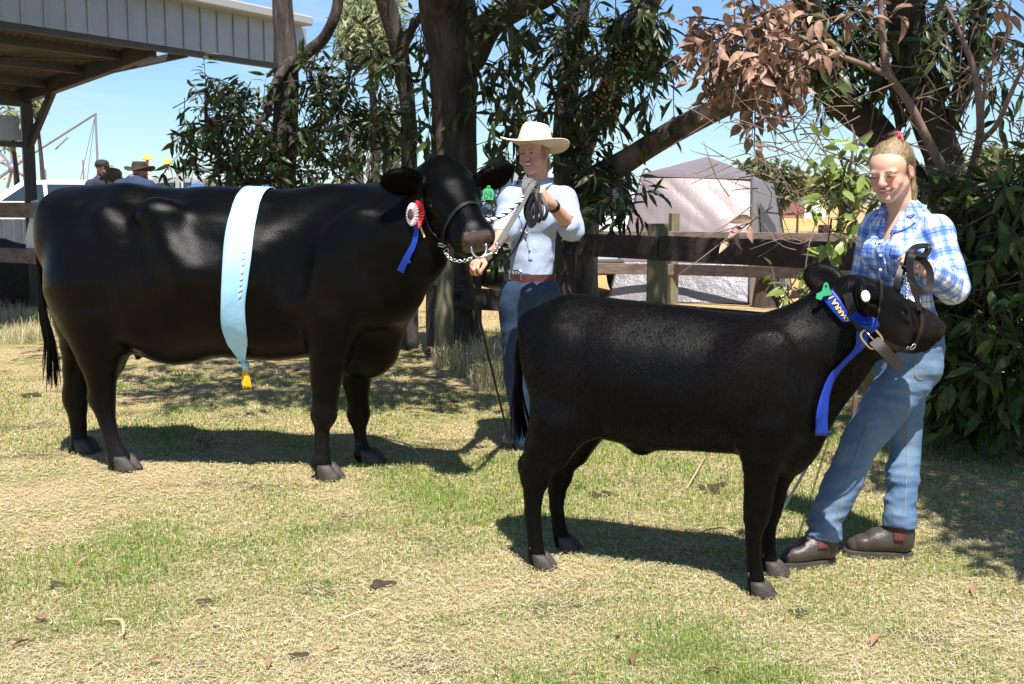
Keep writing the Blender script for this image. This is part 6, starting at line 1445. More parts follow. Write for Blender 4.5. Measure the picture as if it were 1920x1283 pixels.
# collar, placket, pocket, buttons
cp = []
for a in np.linspace(-2.2, 2.2, 25):
    back = abs(a) / 2.2; cp.append(nk_ + (-FB * math.cos(a) * .060 + SB * math.sin(a) * .070) + FB * .012 + UP * (.026 - .045 * back ** 2.4) + FB * .02 * back ** 3)
def weave(ob, sh=(0, 0, 0)):
    Vc = np.array([v.co[:] for v in ob.data.vertices]) + wloc(girl); vec_attr(ob, cloth_uv(Vc, (ch + UP * .1, wa - UP * .1), [], ang_) * [1.6, 1, 1] + np.array(sh))
b = MB(); outw = [nrm((c - nk_) * [1, 1, 0] + UP * .75) for c in cp]; b.ribbon(cp, outw, .046, .006); weave(b.build('collar', M_plaid, girl, True), (.02, .03, 0))
for q in (1, -1): weave(patch_on(sd, 'collar', nk_ + FB * .105 + SB * .058 * q - UP * .052, SB * .75 - UP * .35 * q - FB * .3 * q, UP * .8 + SB * .45 * q, .055, .095, M_plaid, girl, .010, 8, 8, lambda u, v: (u * (.55 + .45 * (v + 1) / 2), v - .35 * max(0, -u * 1.0) * (v < 0)), .004), (.03 * q, .01, 0))
fr0 = ch + FB * .17
op_ = patch_on(sd, 'placket', fr0 - UP * .07, SB, UP, .032, .27, M_plaid, girl, .005, 5, 20); Vp = np.array([v.co[:] for v in op_.data.vertices]) + wloc(girl); vec_attr(op_, cloth_uv(Vp, (ch + UP * .1, wa - UP * .1), [], ang_) + [.02, .03, 0])
for k in range(4):
    p, n = push(sd, np.array([fr0 + UP * (.05 - .075 * k)]), .009); MB().ellip(p[0], (.0065, .0065, .0065), nu=8, nv=5).build('button', M_tooth, girl, True)
pk_ = ch + FB * .13 + SB * .095 - UP * .015
for nm, dz, w, h, of in (('pocket', -.05, .115, .12, .0045), ('pocket_flap', .012, .12, .045, .0075)):
    op_ = patch_on(sd, nm, pk_ + UP * dz, SB - FB * .4, UP, w, h, M_plaid, girl, of, 10, 8, (lambda u, v: (u, v - .28 * (1 - abs(u)) * (v < 0))) if nm == 'pocket_flap' else None); Vp = np.array([v.co[:] for v in op_.data.vertices]) + wloc(girl); vec_attr(op_, cloth_uv(Vp, (ch + UP * .1, wa - UP * .1), [], ang_) + [.035, .02, 0])
# jeans
def djeans(p):
    low = np.clip((.60 - p[:, 2]) / .3, .55, 1)
    return low * (.0095 * fold(p, 30, 31, (.65, .65, 1.9)) + .005 * fold(p, 62, 33, (.7, .7, 1.8)))
o, SD_JE, Vj = jeans(girl, pe, (.155, .118, .13, RB), [[(pe, .12), (hL, .102), (lerp(hL, kL, .5), .085), (kL, .069), (lerp(kL, aL, .5), .064), (aL, .061), (aL - UP * .05, .066)], [(pe, .12), (hR, .10), (lerp(hR, kR, .5), .082), (kR, .064), (lerp(kR, aR, .5), .061), (aR, .060), (aR - UP * .05, .064)]], M_denim, .006, djeans,
    lambda s: (s.box((aL[0], aL[1], 0.105 - .10), (.16, .16, .10), None, .004, .006, 's'), s.box((aR[0], aR[1], 0.132 - .10), (.16, .16, .10), None, .004, .006, 's')))
for L_, q in ((((1655, 700), (1625, 800), (1588, 900), (1565, 995)), 1), (((1700, 790), (1700, 880), (1696, 970)), 1)):
    xy = spline(np.array(L_, float), 24); pp, nn = SD_JE.hit(xy[:, 0], xy[:, 1], .0015, 3.6); MB().ribbon(pp, nn, .0026, .0022).build('seam', M_stitch, o)
xy = spline(np.array([(1722, 655), (1715, 700), (1728, 712), (1740, 690)], float), 14); pp, nn = SD_JE.hit(xy[:, 0], xy[:, 1], .0015, 3.6); MB().ribbon(pp, nn, .003, .0022).build('pocket_seam', M_stitch, o)
boots(girl, an1 + UP * .13, hf1, tf1, gus=(0, -1, 0)); boots(girl, an2 + UP * .13, hf2, tf2, gus=(0, -1, 0))

# ---------------------------------------------------------------- the woman holding the cow
woman = thing('person', 'smiling woman in cream broad brimmed hat and pale blue shirt holding the cow lead', 'person', (P(995, 845, 6.15)[0], 6.15, 0))
HW_ = HF(P(1001, 287, 6.12), (-.44, -.90, -.04), .05, .95, .92)
FW = nrm([-.28, -.96, 0]); SW = np.array([-FW[1], FW[0], 0]); RW = np.stack([SW, FW, UP], 1)
wn, wc_, ww_, wp_ = P(1007, 347, 6.16), P(1006, 400, 6.14), P(996, 490, 6.13), P(994, 545, 6.13)
wsL, weL, wwL = P(1056, 378, 6.12), P(1074, 430, 5.94), P(1031, 380, 5.74)
wsR, weR, wwR = P(962, 378, 6.10), P(948, 432, 6.02), P(902, 486, 5.66)
whL, wkL, waL = P(1020, 575, 6.14), P(1022, 700, 6.14), P(1024, 815, 6.2); whR, wkR, waR = P(967, 575, 6.12), P(966, 700, 6.14), P(982, 818, 6.22)
sd = Sdf(); head(sd, HW_, 1.15)
sd.chain([HW_(0, -.035, -.05), HW_(0, -.045, -.12), wn, wc_], [.052, .052, .058, .07], .03)
sd.chain([wc_, ww_, wp_], [.095, .085, .11], .05, (FW, .8))
sd.chain([wn - UP * .075, wsL - UP * .02, weL, lerp(weL, wwL, .45), wwL], [.042, .036, .038, .037, .026], .03); sd.chain([wn - UP * .075, wsR - UP * .02, weR, lerp(weR, wwR, .45), wwR], [.042, .036, .038, .036, .026], .03)
sd.chain([wp_, whL, wkL, waL], [.10, .085, .052, .036], .04); sd.chain([wp_, whR, wkR, waR], [.10, .085, .052, .036], .04)
hand(sd, wwL, P(1006, 357, 5.66) - wwL, np.array([.35, -.85, .45]), (1.15, 1.25, 1.3, 1.3), 1, .95)
HANDR = hand(sd, wwR, P(880, 498, 5.56) - wwR, np.array([-.5, -.75, .35]), (1.1, 1.15, 1.2, 1.2), -1, .95)
V, F = sd.mesh((-.42, 5.40, .05), (.50, 6.5, 1.75), .0048); V = relax(V, F, 1)
o = put('body', V, F, M_skin, woman); color_attr(o, skin_cols(V, HW_, (.55, .30, .205), .9)); face_bits(HW_, woman, 1.3)
sd = Sdf(); S = HW_.sc
sd.ell(HW_(0, -.026, .04), np.array((.080, .092, .082)) * HW_.sv, HW_.R, .01); sd.ell(HW_(0, -.062, -.06), np.array((.066, .05, .085)) * HW_.sv, HW_.R, .03)
sd.ell(HW_(0, .10, -.035), np.array((.08, .085, .10)) * HW_.sv, HW_.R, .012, 's')
for q in (1, -1): sd.ell(HW_(q * .085, .012, -.02), np.array((.03, .032, .050)) * HW_.sv, HW_.R, .01, 's')
for q in (1, -1): sd.chain([HW_(q * .066, .030, .030), HW_(q * .070, .016, -.005), HW_(q * .066, .004, -.040)], [.012, .010, .006], .012)
V, F = sd.mesh(HW_.o - .2, HW_.o + .2, .0055); o = put('hair', V, F, M_hairb, woman)
fur('strands', V, F, o, 5000, .04, .0014, lambda p: np.tile(np.array([0., .3, -1.]), (len(p), 1)), M_hairy, 64, None, .0, .06)
# hat
HT = HF(HW_(0, -.016, .048), HW_.f + np.array([0, 0, .17]), -.05, 1.0)
rings = []; na = 40; an = np.arange(na) * 2 * math.pi / na
def hring(rx, ry, zf, dent=None): 
    x = np.cos(an) * rx; y = np.sin(an) * ry; z = zf(an) if callable(zf) else np.full(na, zf); return np.array([HT(a, b_, c) for a, b_, c in zip(x, y, z)])
brim = lambda k: (lambda a: k * (.026 * np.cos(a) ** 2 - .020 * np.abs(np.sin(a)) ** 1.5) + .004)
rings = [hring(.083, .103, -.01), hring(.088, .108, 0.0), hring(.110, .130, brim(.12)), hring(.140, .158, brim(.42)), hring(.165, .182, brim(.75)), hring(.182, .198, brim(1.0)), hring(.183, .199, lambda a: brim(1.0)(a) + .006), hring(.163, .180, lambda a: brim(.75)(a) + .007), hring(.138, .156, lambda a: brim(.42)(a) + .007), hring(.108, .128, lambda a: brim(.12)(a) + .007), hring(.090, .110, .010), hring(.086, .105, .03), hring(.081, .099, .06), hring(.072, .090, .092), hring(.058, .076, .110), hring(.036, .054, lambda a: .113 - .012 * np.abs(np.sin(a))), hring(.012, .03, lambda a: .099 - .004 * np.cos(a))]
b = MB(); b.loft(rings); hat = b.build('hat', M_felt, woman, True)
b = MB(); b.loft([hring(.0905, .1105, .012), hring(.0885, .108, .024), hring(.0865, .106, .024), hring(.088, .108, .012)], False); b.build('hat_band', M_band, hat, True)
# shirt
sd = Sdf()
sd.chain([wn - UP * .045, wc_, ww_, wp_ + UP * .06], [.084, .114, .108, .116], .04, (FW, .84))
sd.chain([wn - UP * .05, wsL], [.072, .070], .04); sd.chain([wn - UP * .05, wsR], [.072, .070], .04)
sd.chain([wsL, lerp(wsL, weL, .6), weL], [.066, .061, .058], .03); sd.cone(lerp(weL, wsL, .10), lerp(weL, wwL, .14), .060, .058, .012)
sd.chain([wsR, lerp(wsR, weR, .6), weR], [.070, .064, .060], .03); sd.cone(lerp(weR, wsR, .10), lerp(weR, wwR, .10), .060, .058, .012)
sd.ell(wc_ + FW * .08 + SW * .06 - UP * .03, (.065, .05, .06), None, .06); sd.ell(wc_ + FW * .08 - SW * .06 - UP * .03, (.065, .05, .06), None, .06)
sd.ell(wn + FW * .12 - UP * .02, np.array((.035, .07, .07)), RW, .012, 's'); sd.ell(HW_(0, -.03, -.10), (.064, .064, .13), None, .01, 's')
sd.ell(lerp(weL, wwL, .32), (.045, .045, .045), None, .006, 's'); sd.ell(lerp(weR, wwR, .28), (.043, .043, .043), None, .006, 's')
hemz = wp_[2] + .085
sd.box((wp_[0], wp_[1], hemz - .21), (.4, .4, .20), None, .005, .012, 's')
sd.disp = lambda p: .0095 * fold(p, 24, 41, (1.1, 1, .9)) + .004 * fold(p, 50, 43) - .003
V, F = sd.mesh((-.35, 5.60, .80), (.55, 6.5, 1.52), .006); V = relax(V, F, 1); put('shirt', V, F, M_chamb, woman); SD_WS = sd
cp = []
for a in np.linspace(-2.7, 2.7, 25):
    back = abs(a) / 2.7; cp.append(wn + (-FW * math.cos(a) * .062 + SW * math.sin(a) * .070) + FW * .01 + UP * (.032 - .060 * back ** 2.4) + FW * .03 * back ** 3)
MB().ribbon(cp, [nrm((c - wn) * [1, 1, 0] + UP * .5) for c in cp], [.042 + .02 * (abs(t) ** 4) for t in np.linspace(-1, 1, 25)], .006).build('collar', M_chamb, woman, True)
patch_on(sd, 'placket', wc_ + FW * .16 - UP * .10, SW, UP, .030, .30, M_chamb, woman, .001, 5, 20)
for k in range(4):
    p, n = push(sd, np.array([wc_ + FW * .16 + UP * (.02 - .07 * k)]), .007); MB().ellip(p[0], .0055, nu=8, nv=5).build('button', M_tooth, woman, True)
patch_on(sd, 'pocket', wc_ + FW * .13 - SW * .085 - UP * .035, SW, UP, .11, .11, M_chamb, woman, .004, 9, 8)
dj2 = lambda p: .008 * fold(p, 28, 51, (.65, .65, 1.8))
o, SD_WJ, _ = jeans(woman, wp_, (.158, .122, .125, RW), [[(wp_, .115), (whL, .090), (wkL, .062), (waL, .055)], [(wp_, .115), (whR, .090), (wkR, .062), (waR, .055), (waR - UP * .03, .058)]], M_denimd, .0075, dj2)
# belt
bp2 = []
for a in np.linspace(0, 2 * math.pi, 41): bp2.append(wp_ + SW * math.cos(a) * .16 + FW * math.sin(a) * .13 + UP * .072)
bp2 = np.array(bp2); c_ = wp_ + UP * .072; rr = np.ones(len(bp2)); 
for _ in range(20):
    d_ = SD_WJ.eval(bp2); bp2 = bp2 - ((bp2 - c_) / np.linalg.norm(bp2 - c_, axis=1, keepdims=True)) * (d_ - .006)[:, None] * .8
MB().ribbon(bp2, (bp2 - c_), .042, .005).build('belt', M_belt, woman, True)
bc, bn = SD_WJ.hit(968, 518, .012, 5.4); bc = bc[0]; bn = nrm(bn[0] * [1, 1, 0]); bx = np.cross(UP, bn); Rb = np.stack([bx, bn, UP], 1)
bk = MB(); 
for q in (-1, 1): bk.box(bc + bx * q * .042, (.012, .012, .052), Rb, .003); bk.box(bc + UP * q * .024, (.09, .012, .008), Rb, .003)
for q in (-.02, 0, .02): bk.box(bc + bx * q, (.010, .010, .046), Rb, .002)
bk.build('buckle', M_steel, woman)
# watch
wx = nrm(wwL - weL); t1_ = nrm(np.cross(wx, UP)); t2_ = np.cross(wx, t1_); wcn = lerp(weL, wwL, .86)
MB().ribbon([wcn + (t1_ * math.cos(a) + t2_ * math.sin(a)) * .0315 for a in np.linspace(0, 6.2832, 25)], [(t1_ * math.cos(a) + t2_ * math.sin(a)) for a in np.linspace(0, 6.2832, 25)], .024, .005).build('watch', M_strapblk, woman, True)
t_, h_ = G(944, 842), G(978, 838); boots(woman, h_ + np.array([.05, .05, .12]), h_ + np.array([.05, .05, 0]), t_ + np.array([-.01, 0, 0]), mat('worn_boot', (.12, .095, .08), .6, (.17, .14, .12), nscale=12)); t_, h_ = G(1010, 846), G(1040, 835); boots(woman, h_ + UP * .12, h_, t_ - np.array([0, .12, 0]))

# ---------------------------------------------------------------- three onlookers beyond the cow's back
M_shblue = mat('dark_blue_shirt', (.022, .045, .11), .85, (.017, .035, .085), nscale=6); M_shnavy = mat('navy_jacket', (.018, .024, .05), .85); M_shtan = mat('tan_shirt', (.16, .10, .06), .85)
M_akubra = mat('brown_felt', (.026, .019, .013), .9, (.035, .026, .018), nscale=8); M_khaki = mat('khaki_cloth', (.12, .085, .042), .9, (.07, .05, .027), nscale=12); M_cap = mat('dark_cap', (.015, .016, .022), .8); M_trs = mat('dark_trousers', (.03, .032, .04), .9)
def onlooker(px, py, d, f, label, m_sh, hatkind, m_hat, skin=(.38, .20, .13), lean=.19):
    H = HF(P(px, py, d), f, 0, 1.0); x, y, zt = H.o; r = thing('person', label, 'person', (x, y, 0), 'onlookers at the rail'); F2 = nrm([f[0], f[1], 0]); S2_ = np.array([-F2[1], F2[0], 0])
    nk = np.array([x, y, zt - lean]) - F2 * (.03 + (.19 - lean) * .8); ch = nk - UP * .15; pe = nk - UP * .58; sd = Sdf(); head(sd, H, .3)
    sd.chain([H(0, -.03, -.05), nk], [.054, .06], .03); sd.chain([ch, pe], [.10, .11], .05)
    A = []
    for q in (1, -1):
        s = nk + S2_ * q * .18 - UP * .07; e = s + S2_ * q * .06 - UP * .27 + F2 * .03; w = e + F2 * .20 - UP * .06; sd.chain([nk, s, e, w], [.055, .05, .042, .03], .03); hand(sd, w, F2 * .9 - UP * .3, UP, .5, q, 1.0); A.append((s, e, w))
        hp = pe + S2_ * q * .09 - UP * .05; kn = np.array([hp[0], hp[1], .47]); an_ = np.array([hp[0], hp[1], .09]); sd.chain([pe, hp, kn, an_], [.1, .08, .055, .04], .04)
    V, F = sd.mesh(np.array([x - .5, y - .55, 0]), np.array([x + .5, y + .55, zt + .2]), .011); o = put('body', V, F, M_skin, r); color_attr(o, skin_cols(V, H, skin, .6)); face_bits(H, r, .3)
    sh = Sdf(); sh.chain([nk - UP * .015, ch, ch - UP * .2, pe - UP * .04], [.085, .15, .15, .145], .05, (F2, .75))
    for s, e, w in A: sh.chain([nk - UP * .05, s, e, lerp(e, w, .8)], [.08, .078, .065, .05], .04)
    sh.disp = lambda p: (.007 * wob(p, 24, 61, 6)).astype(np.float32)
    V, F = sh.mesh(np.array([x - .5, y - .55, .5]), np.array([x + .5, y + .55, zt]), .013); put('shirt', V, F, m_sh, r)
    tr = Sdf()
    for q in (1, -1): hp = pe + S2_ * q * .09 - UP * .05; tr.chain([pe, hp, (hp[0], hp[1], .47), (hp[0], hp[1], .09)], [.13, .10, .08, .075], .04)
    V, F = tr.mesh(np.array([x - .4, y - .4, 0]), np.array([x + .4, y + .4, pe[2] + .2]), .016); put('trousers', V, F, M_trs, r)
    for q in (1, -1): hp = pe + S2_ * q * .09; MB().ellip((hp[0] + F2[0] * .06, hp[1] + F2[1] * .06, .05), (.06, .13, .055), np.stack([S2_, F2, UP], 1)).build('boot', M_boot, r, True)
    n_ = 28; a = np.arange(n_) * 2 * math.pi / n_; O = lambda rx, ry, z: np.array([H(rx * math.cos(t), ry * math.sin(t) - .015, (z(t) if callable(z) else z)) for t in a])
    b = MB()
    if hatkind == 'brim': b.loft([O(.084, .104, .05), O(.12, .14, lambda t: .052 + .015 * math.cos(t) ** 2), O(.165, .185, lambda t: .045 + .055 * math.cos(t) ** 2), O(.166, .186, lambda t: .051 + .055 * math.cos(t) ** 2), O(.12, .14, lambda t: .060 + .015 * math.cos(t) ** 2), O(.090, .110, .062), O(.083, .10, .12), O(.072, .09, .155), O(.04, .06, .15), O(.01, .02, .145)])
    elif hatkind == 'floppy': b.loft([O(.085, .105, .03), O(.12, .14, .02), O(.165, .18, lambda t: -.012 + .014 * math.sin(3 * t)), O(.166, .181, lambda t: -.006 + .014 * math.sin(3 * t)), O(.12, .14, .028), O(.092, .112, .045), O(.090, .108, .10), O(.06, .08, .135), O(.01, .02, .142)])
    else:
        b.loft([O(.080, .098, .03), O(.085, .103, .035), O(.084, .10, .08), O(.062, .08, .115), O(.01, .02, .13)]); b.loft([np.array([H(.07 * math.cos(t), .07 + .10 * max(0, math.sin(t)), .035 + z) for t in a]) for z in (0, .008)])
    b.build('hat' if hatkind != 'cap' else 'cap', m_hat, r, True); return r
onlooker(264, 329, 13.1, (.25, .95, 0), 'man in dark blue shirt and brown brimmed hat seen from behind', M_shblue, 'brim', M_akubra, lean=.055)
onlooker(193, 317, 15.8, (.9, -.35, 0), 'person in dark cap and navy top, leftmost of the onlookers', M_shnavy, 'cap', M_cap, (.14, .08, .06), .15)
onlooker(214, 337, 14.4, (.75, -.6, -.25), 'person in khaki floppy bush hat between the cap and the brown hat', M_shtan, 'floppy', M_khaki, lean=.15)
# ================================================================== SHOW GEAR
M_sash = mat('blue_satin', (.30, .58, .82), .45, (.36, .64, .86), nscale=3, bump=.15, bscale=30, sheen=.3)
M_gold = mat('gold_print', (.85, .62, .16), .4); M_giltpale = mat('pale_gilt', (.66, .72, .66), .5); M_tassel = mat('yellow_tassel', (.85, .47, .01), .5, (.62, .32, .01), nscale=50)
M_royal = mat('royal_blue_ribbon', (.008, .035, .30), .42, (.010, .045, .36), nscale=6, bump=.1, bscale=40, spec=.3)
M_tag = mat('green_tag', (.055, .40, .155), .45); M_tagdk = mat('dark_green_tag', (.04, .36, .17), .4); M_ink = mat('tag_ink', (.015, .03, .02), .6)
M_rosw = mat('white_satin', (.80, .78, .84), .45, sheen=.3); M_rosr = mat('red_satin', (.55, .02, .035), .45, sheen=.3); M_rosb = mat('brown_rosette_disc', (.12, .055, .03), .4); M_rope = mat('white_rope', (.75, .74, .72), .8); M_ropeb = mat('black_rope', (.02, .02, .02), .8)
M_button = mat('pale_button_tag', (.72, .70, .60), .35)
def grid_obj(name, rows, m, thick=.003, parent=None, base=None):
    nv, nu = len(rows), len(rows[0]); p = np.array(rows, float).reshape(-1, 3); F = [(j * nu + i, j * nu + i + 1, (j + 1) * nu + i + 1, (j + 1) * nu + i) for j in range(nv - 1) for i in range(nu - 1)]
    o = put(name, p, np.array(F), m, parent, True, base=base); md = o.modifiers.new('thickness', 'SOLIDIFY'); md.thickness = thick; md.offset = 0; return o
# ---- the champion sash round the cow
lp_ = spline(np.array([(437, 385), (425, 430), (418, 500), (415, 560), (416, 610), (428, 645)], float), 40); rp_ = spline(np.array([(487, 384), (478, 430), (472, 480), (465, 530), (460, 580), (465, 645)], float), 40); NU = 11
rows = []
u = np.linspace(0, 1, NU); xy = (lp_[:, None] + (rp_ - lp_)[:, None] * u[None, :, None]).reshape(-1, 2)
rows = SD_COW.hit(xy[:, 0], xy[:, 1], .0085, 5.0)[0].reshape(len(lp_), NU, 3); top = []
r0 = rows[0]; step = -B1.n
for k in range(1, 12):
    q = r0 + step * (.035 * k) + UP * .06; p_, n_ = push(SD_COW, q - UP * .12 * max(0, (k - 8) / 8), .0085, 14); top.append(p_)
top = np.array(top[::-1])
K = P(459, 683, 5.60); cen = rows[-1].mean(0); bot = []
for t in np.linspace(.12, 1, 10):
    w = (1 - t) ** .8; c = lerp(cen, K, t); q = c + (rows[-1] - cen) * max(.10, w * .95); q = q + np.outer(np.abs(np.linspace(-1, 1, NU)) ** 2, B1.n) * .02 * t; bot.append(q)
allr = list(top) + list(rows) + bot
g_ = np.random.default_rng(5)
def soft(rows_, amp, seed):
    out = []
    for j, r in enumerate(rows_):
        n = nrm(np.cross(r[-1] - r[0], (rows_[min(j + 1, len(rows_) - 1)][5] - rows_[max(j - 1, 0)][5]))); n = n if n @ B1.n > 0 or j < 14 else -n; out.append(r + np.outer(wob((r * [1, 1, .4]).astype(np.float32), 55, seed, 5), n) * amp * (j > 16))
    return out
sash = thing('champion_sash', 'pale blue satin sash tied round the belly of the big cow', 'sash', tuple(K))
so = grid_obj('band', soft(allr, .0018, 3), M_sash, .003, sash)
MB().ellip(K, (.020, .022, .016)).tube([K + B1.ax * .012 + UP * .006, K - UP * .03 + B1.ax * .004], [.012, .018], 8).build('knot', M_sash, sash, True)
b = MB()
for k in range(26): 
    a = g_.uniform(-.018, .030); c = K + B1.ax * (a * .5) - UP * .030; e = K + B1.ax * a + B1.n * g_.uniform(-.012, .012) - UP * g_.uniform(.10, .125); b.ribbon(spline([c, lerp(c, e, .5) + g_.normal(0, .003, 3), e], 5), (g_.normal() * .3, -1, 0), .006, .003)
b.build('fringe', M_tassel, sash, False, 'stuff')
# faint gold lettering running down the sash
RR = np.array(rows)
def on_sash(V, v0, u0, flip=1):
    """Text x runs down the band, text y across it."""
    sv = v0 + V[:, 0] / .022; su = np.clip((u0 + V[:, 1] * flip / .13) * (NU - 1), 0, NU - 1.001); sv = np.clip(sv, 0, len(RR) - 1.001); j = sv.astype(int); i = su.astype(int); fv = (sv - j)[:, None]; fu = (su - i)[:, None]
    p = RR[j, i] * (1 - fv) * (1 - fu) + RR[j + 1, i] * fv * (1 - fu) + RR[j, i + 1] * (1 - fv) * fu + RR[j + 1, i + 1] * fv * fu; return p + B1.n * .006 + UP * .003
b = MB()                                                                # worn gilt print, too faint to read
for u0, va, vb in ((.76, 13, 25.5),):
    v = va
    while v < vb:
        L_ = g_.uniform(1.0, 2.2) * .022; w_ = g_.uniform(.016, .026); q = np.array([[0, -w_ / 2, 0], [L_ * .6, -w_ / 2 * g_.uniform(.3, 1), 0], [L_ * .6, w_ / 2 * g_.uniform(.3, 1), 0], [0, w_ / 2, 0]]); b.add(on_sash(q, v, u0), [(0, 1, 2, 3)]); v += L_ / .022 * 1.15
b.build('gilt_print', M_giltpale, sash, False)
# ---- halter, nose ring and lead of the cow
def strap(name, sd_, pts, w, m, parent=None, off=.007, n=24, t0=2.0, thick=.005):
    xy = spline(np.array(pts, float), n); pp, nn = sd_.hit(xy[:, 0], xy[:, 1], off, t0); return MB().ribbon(pp, nn, w, thick).build(name, m, parent, True), pp, nn
def link_chain(b, pts, r=.007, wr=.0022):
    """Small steel links, each turned against the next."""
    pts = np.asarray(pts, float)
    for i in range(len(pts) - 1):
        c = (pts[i] + pts[i + 1]) / 2; x = nrm(pts[i + 1] - pts[i]); y = nrm(np.cross(x, [0.2, 1, .4])); z = np.cross(x, y); y = y if i % 2 else z; L = np.linalg.norm(pts[i + 1] - pts[i]) * .66
        a = np.linspace(0, 2 * math.pi, 11); b.tube(c + np.outer(np.cos(a) * L, x) + np.outer(np.sin(a) * r, y), wr, 5)
def ring(b, c, r, nor, wr, up=UP):
    x = nrm(np.cross(up, nor)); y = np.cross(nor, x); a = np.linspace(0, 2 * math.pi, 25); b.tube(np.asarray(c) + np.outer(np.cos(a) * r, x) + np.outer(np.sin(a) * r, y), wr, 7)
hal = thing('cow_halter', 'black leather show halter with steel chain on the face of the big cow', 'halter', tuple(H1.o), 'show halters')
_, np1, nn1 = strap('nose_band', SD_COW, [(829, 452), (838, 425), (856, 396), (878, 382), (895, 386), (905, 402)], .017, M_strapblk, hal, .006, t0=4.0)
strap('cheek_strap', SD_COW, [(792, 372), (796, 395), (806, 425), (818, 441), (829, 450)], .013, M_strapblk, hal, .006, t0=4.0)
b = MB(); c, nn = SD_COW.hit([829, 834], [456, 470], .010, 4.0); ring(b, c[0], .017, nn[0], .0035); ring(b, c[1], .013, nn[1], .003); b.build('cheek_ring', M_steel, hal, True)
xy = spline(np.array([(835, 474), (841, 482), (850, 488), (863, 490), (876, 488), (885, 483)], float), 14); pp = np.array([P(q[0], q[1], d) for q, d in zip(xy, np.interp(np.linspace(0, 1, 14), [0, .35, .7, 1], [5.02, 4.985, 4.97, 5.0]))]); b = MB(); link_chain(b, pp); b.build('jaw_chain', M_steel, hal, True)
nr = thing('nose_ring', 'bright steel nose ring with swivel clip in the cow nostrils', 'nose ring', tuple(H1(.52, 0, -.05)))
a = np.linspace(-.35, math.pi + .35, 18); rc = H1(.525, 0, -.045); hw = H1(.535, .04, -.04) - H1(.535, -.04, -.04)
b = MB(); b.tube([rc + nrm(hw) * math.cos(t) * .034 + (H1.u * .020 - UP * .030) * math.sin(t) for t in a], .0055, 8); b.build('ring', M_steel, nr, True)
r0 = rc + (H1.u * .020 - UP * .030) - nrm(hw) * .016; cl = P(926, 473, 5.02); b = MB(); b.tube(spline([r0, lerp(r0, cl, .4), cl], 6), [.006, .009, .009, .007, .006, .006], 8); ring(b, cl + np.array([.006, 0, .006]), .010, np.array([.3, -1, 0]), .003); ring(b, P(934, 461, 5.06), .010, np.array([.5, -1, .2]), .003); b.build('clip', M_steel, nr, True)
hdw = P(1005, 352, 5.64)
lead = thing('lead_strap', 'grey webbing lead running from the nose ring up to the woman hand', 'lead', tuple(cl), 'lead straps')
pp = spline([P(933, 459, 5.06), P(955, 423, 5.22), P(978, 384, 5.45), P(994, 353, 5.60), P(1003, 344, 5.62), P(1008, 352, 5.63), P(1003, 368, 5.63)], 26); MB().ribbon(pp, np.array([-.25, -.95, .35]), .028, .004).build('strap', M_strapgry, lead, True)
pp = spline([P(988, 372, 5.60), P(983, 352, 5.60), P(988, 340, 5.62), P(998, 341, 5.63), P(1003, 352, 5.63)], 16); MB().ribbon(pp, np.array([-.2, -1, .5]), .030, .004).build('strap', M_strapgry, lead, True)
pp = spline([P(1000, 366, 5.6), P(992, 405, 5.56), P(975, 450, 5.56), P(955, 482, 5.7), P(940, 500, 5.9)], 20); MB().ribbon(pp, np.array([-.6, -.7, .2]), .009, .004).build('strap', M_strapblk, lead, True)
for k, (dx, w, ln) in enumerate(((-12, 12, 48), (-3, 9, 56), (6, 10, 50), (15, 10, 46), (-7, 14, 60))):            # loops of slack gathered in the fist
    pp = spline([P(1004 + dx * .5, 362, 5.60 - .01 * k), P(1004 + dx - w * .6, 375 + ln * .35, 5.57 - .012 * k), P(1004 + dx - w * .1, 366 + ln, 5.56 - .012 * k), P(1004 + dx + w * .7, 375 + ln * .4, 5.58 - .012 * k), P(1006 + dx * .5, 362, 5.62 - .01 * k)], 20); MB().ribbon(pp, np.array([-.4 + .25 * k, -1, 0]), .018, .0035).build('loop', M_strapblk, lead, True)
rope = thing('twisted_rope', 'white and black twisted rope lead from the cow halter to the woman hand', 'rope', tuple(P(905, 413, 5.1)), 'lead straps')
rp = spline([P(904, 412, 5.10), P(920, 413, 5.14), P(945, 403, 5.26), P(966, 386, 5.40), P(985, 368, 5.56), P(998, 356, 5.62)], 90); T_ = np.gradient(rp, axis=0); T_ /= np.linalg.norm(T_, axis=1, keepdims=True); n1 = np.cross(T_, UP); n1 /= np.linalg.norm(n1, axis=1, keepdims=True); n2 = np.cross(T_, n1)
for k, m in ((0, M_rope), (1, M_ropeb), (2, M_rope)):
    ph = np.arange(90) * .62 + k * 2.094; MB().tube(rp + n1 * np.cos(ph)[:, None] * .0055 + n2 * np.sin(ph)[:, None] * .0055, .0058, 6).build('strand', m, rope, True)
# ---- show cane in the woman's right hand
ct = P(872, 486, 5.56); cb = G(961, 853); dv = nrm(cb - ct); cane = thing('show_cane', 'long black show cane from the woman right hand down to the grass', 'cane', tuple(cb))
MB().tube([ct - dv * .10, ct, lerp(ct, cb, .5), cb + UP * .004], [.009, .008, .0068, .0055], 8).build('shaft', M_strapblk, cane, True); MB().tube([cb - dv * .035, cb + dv * .0], [.0065, .0062], 8).build('tip', M_steel, cane, True)
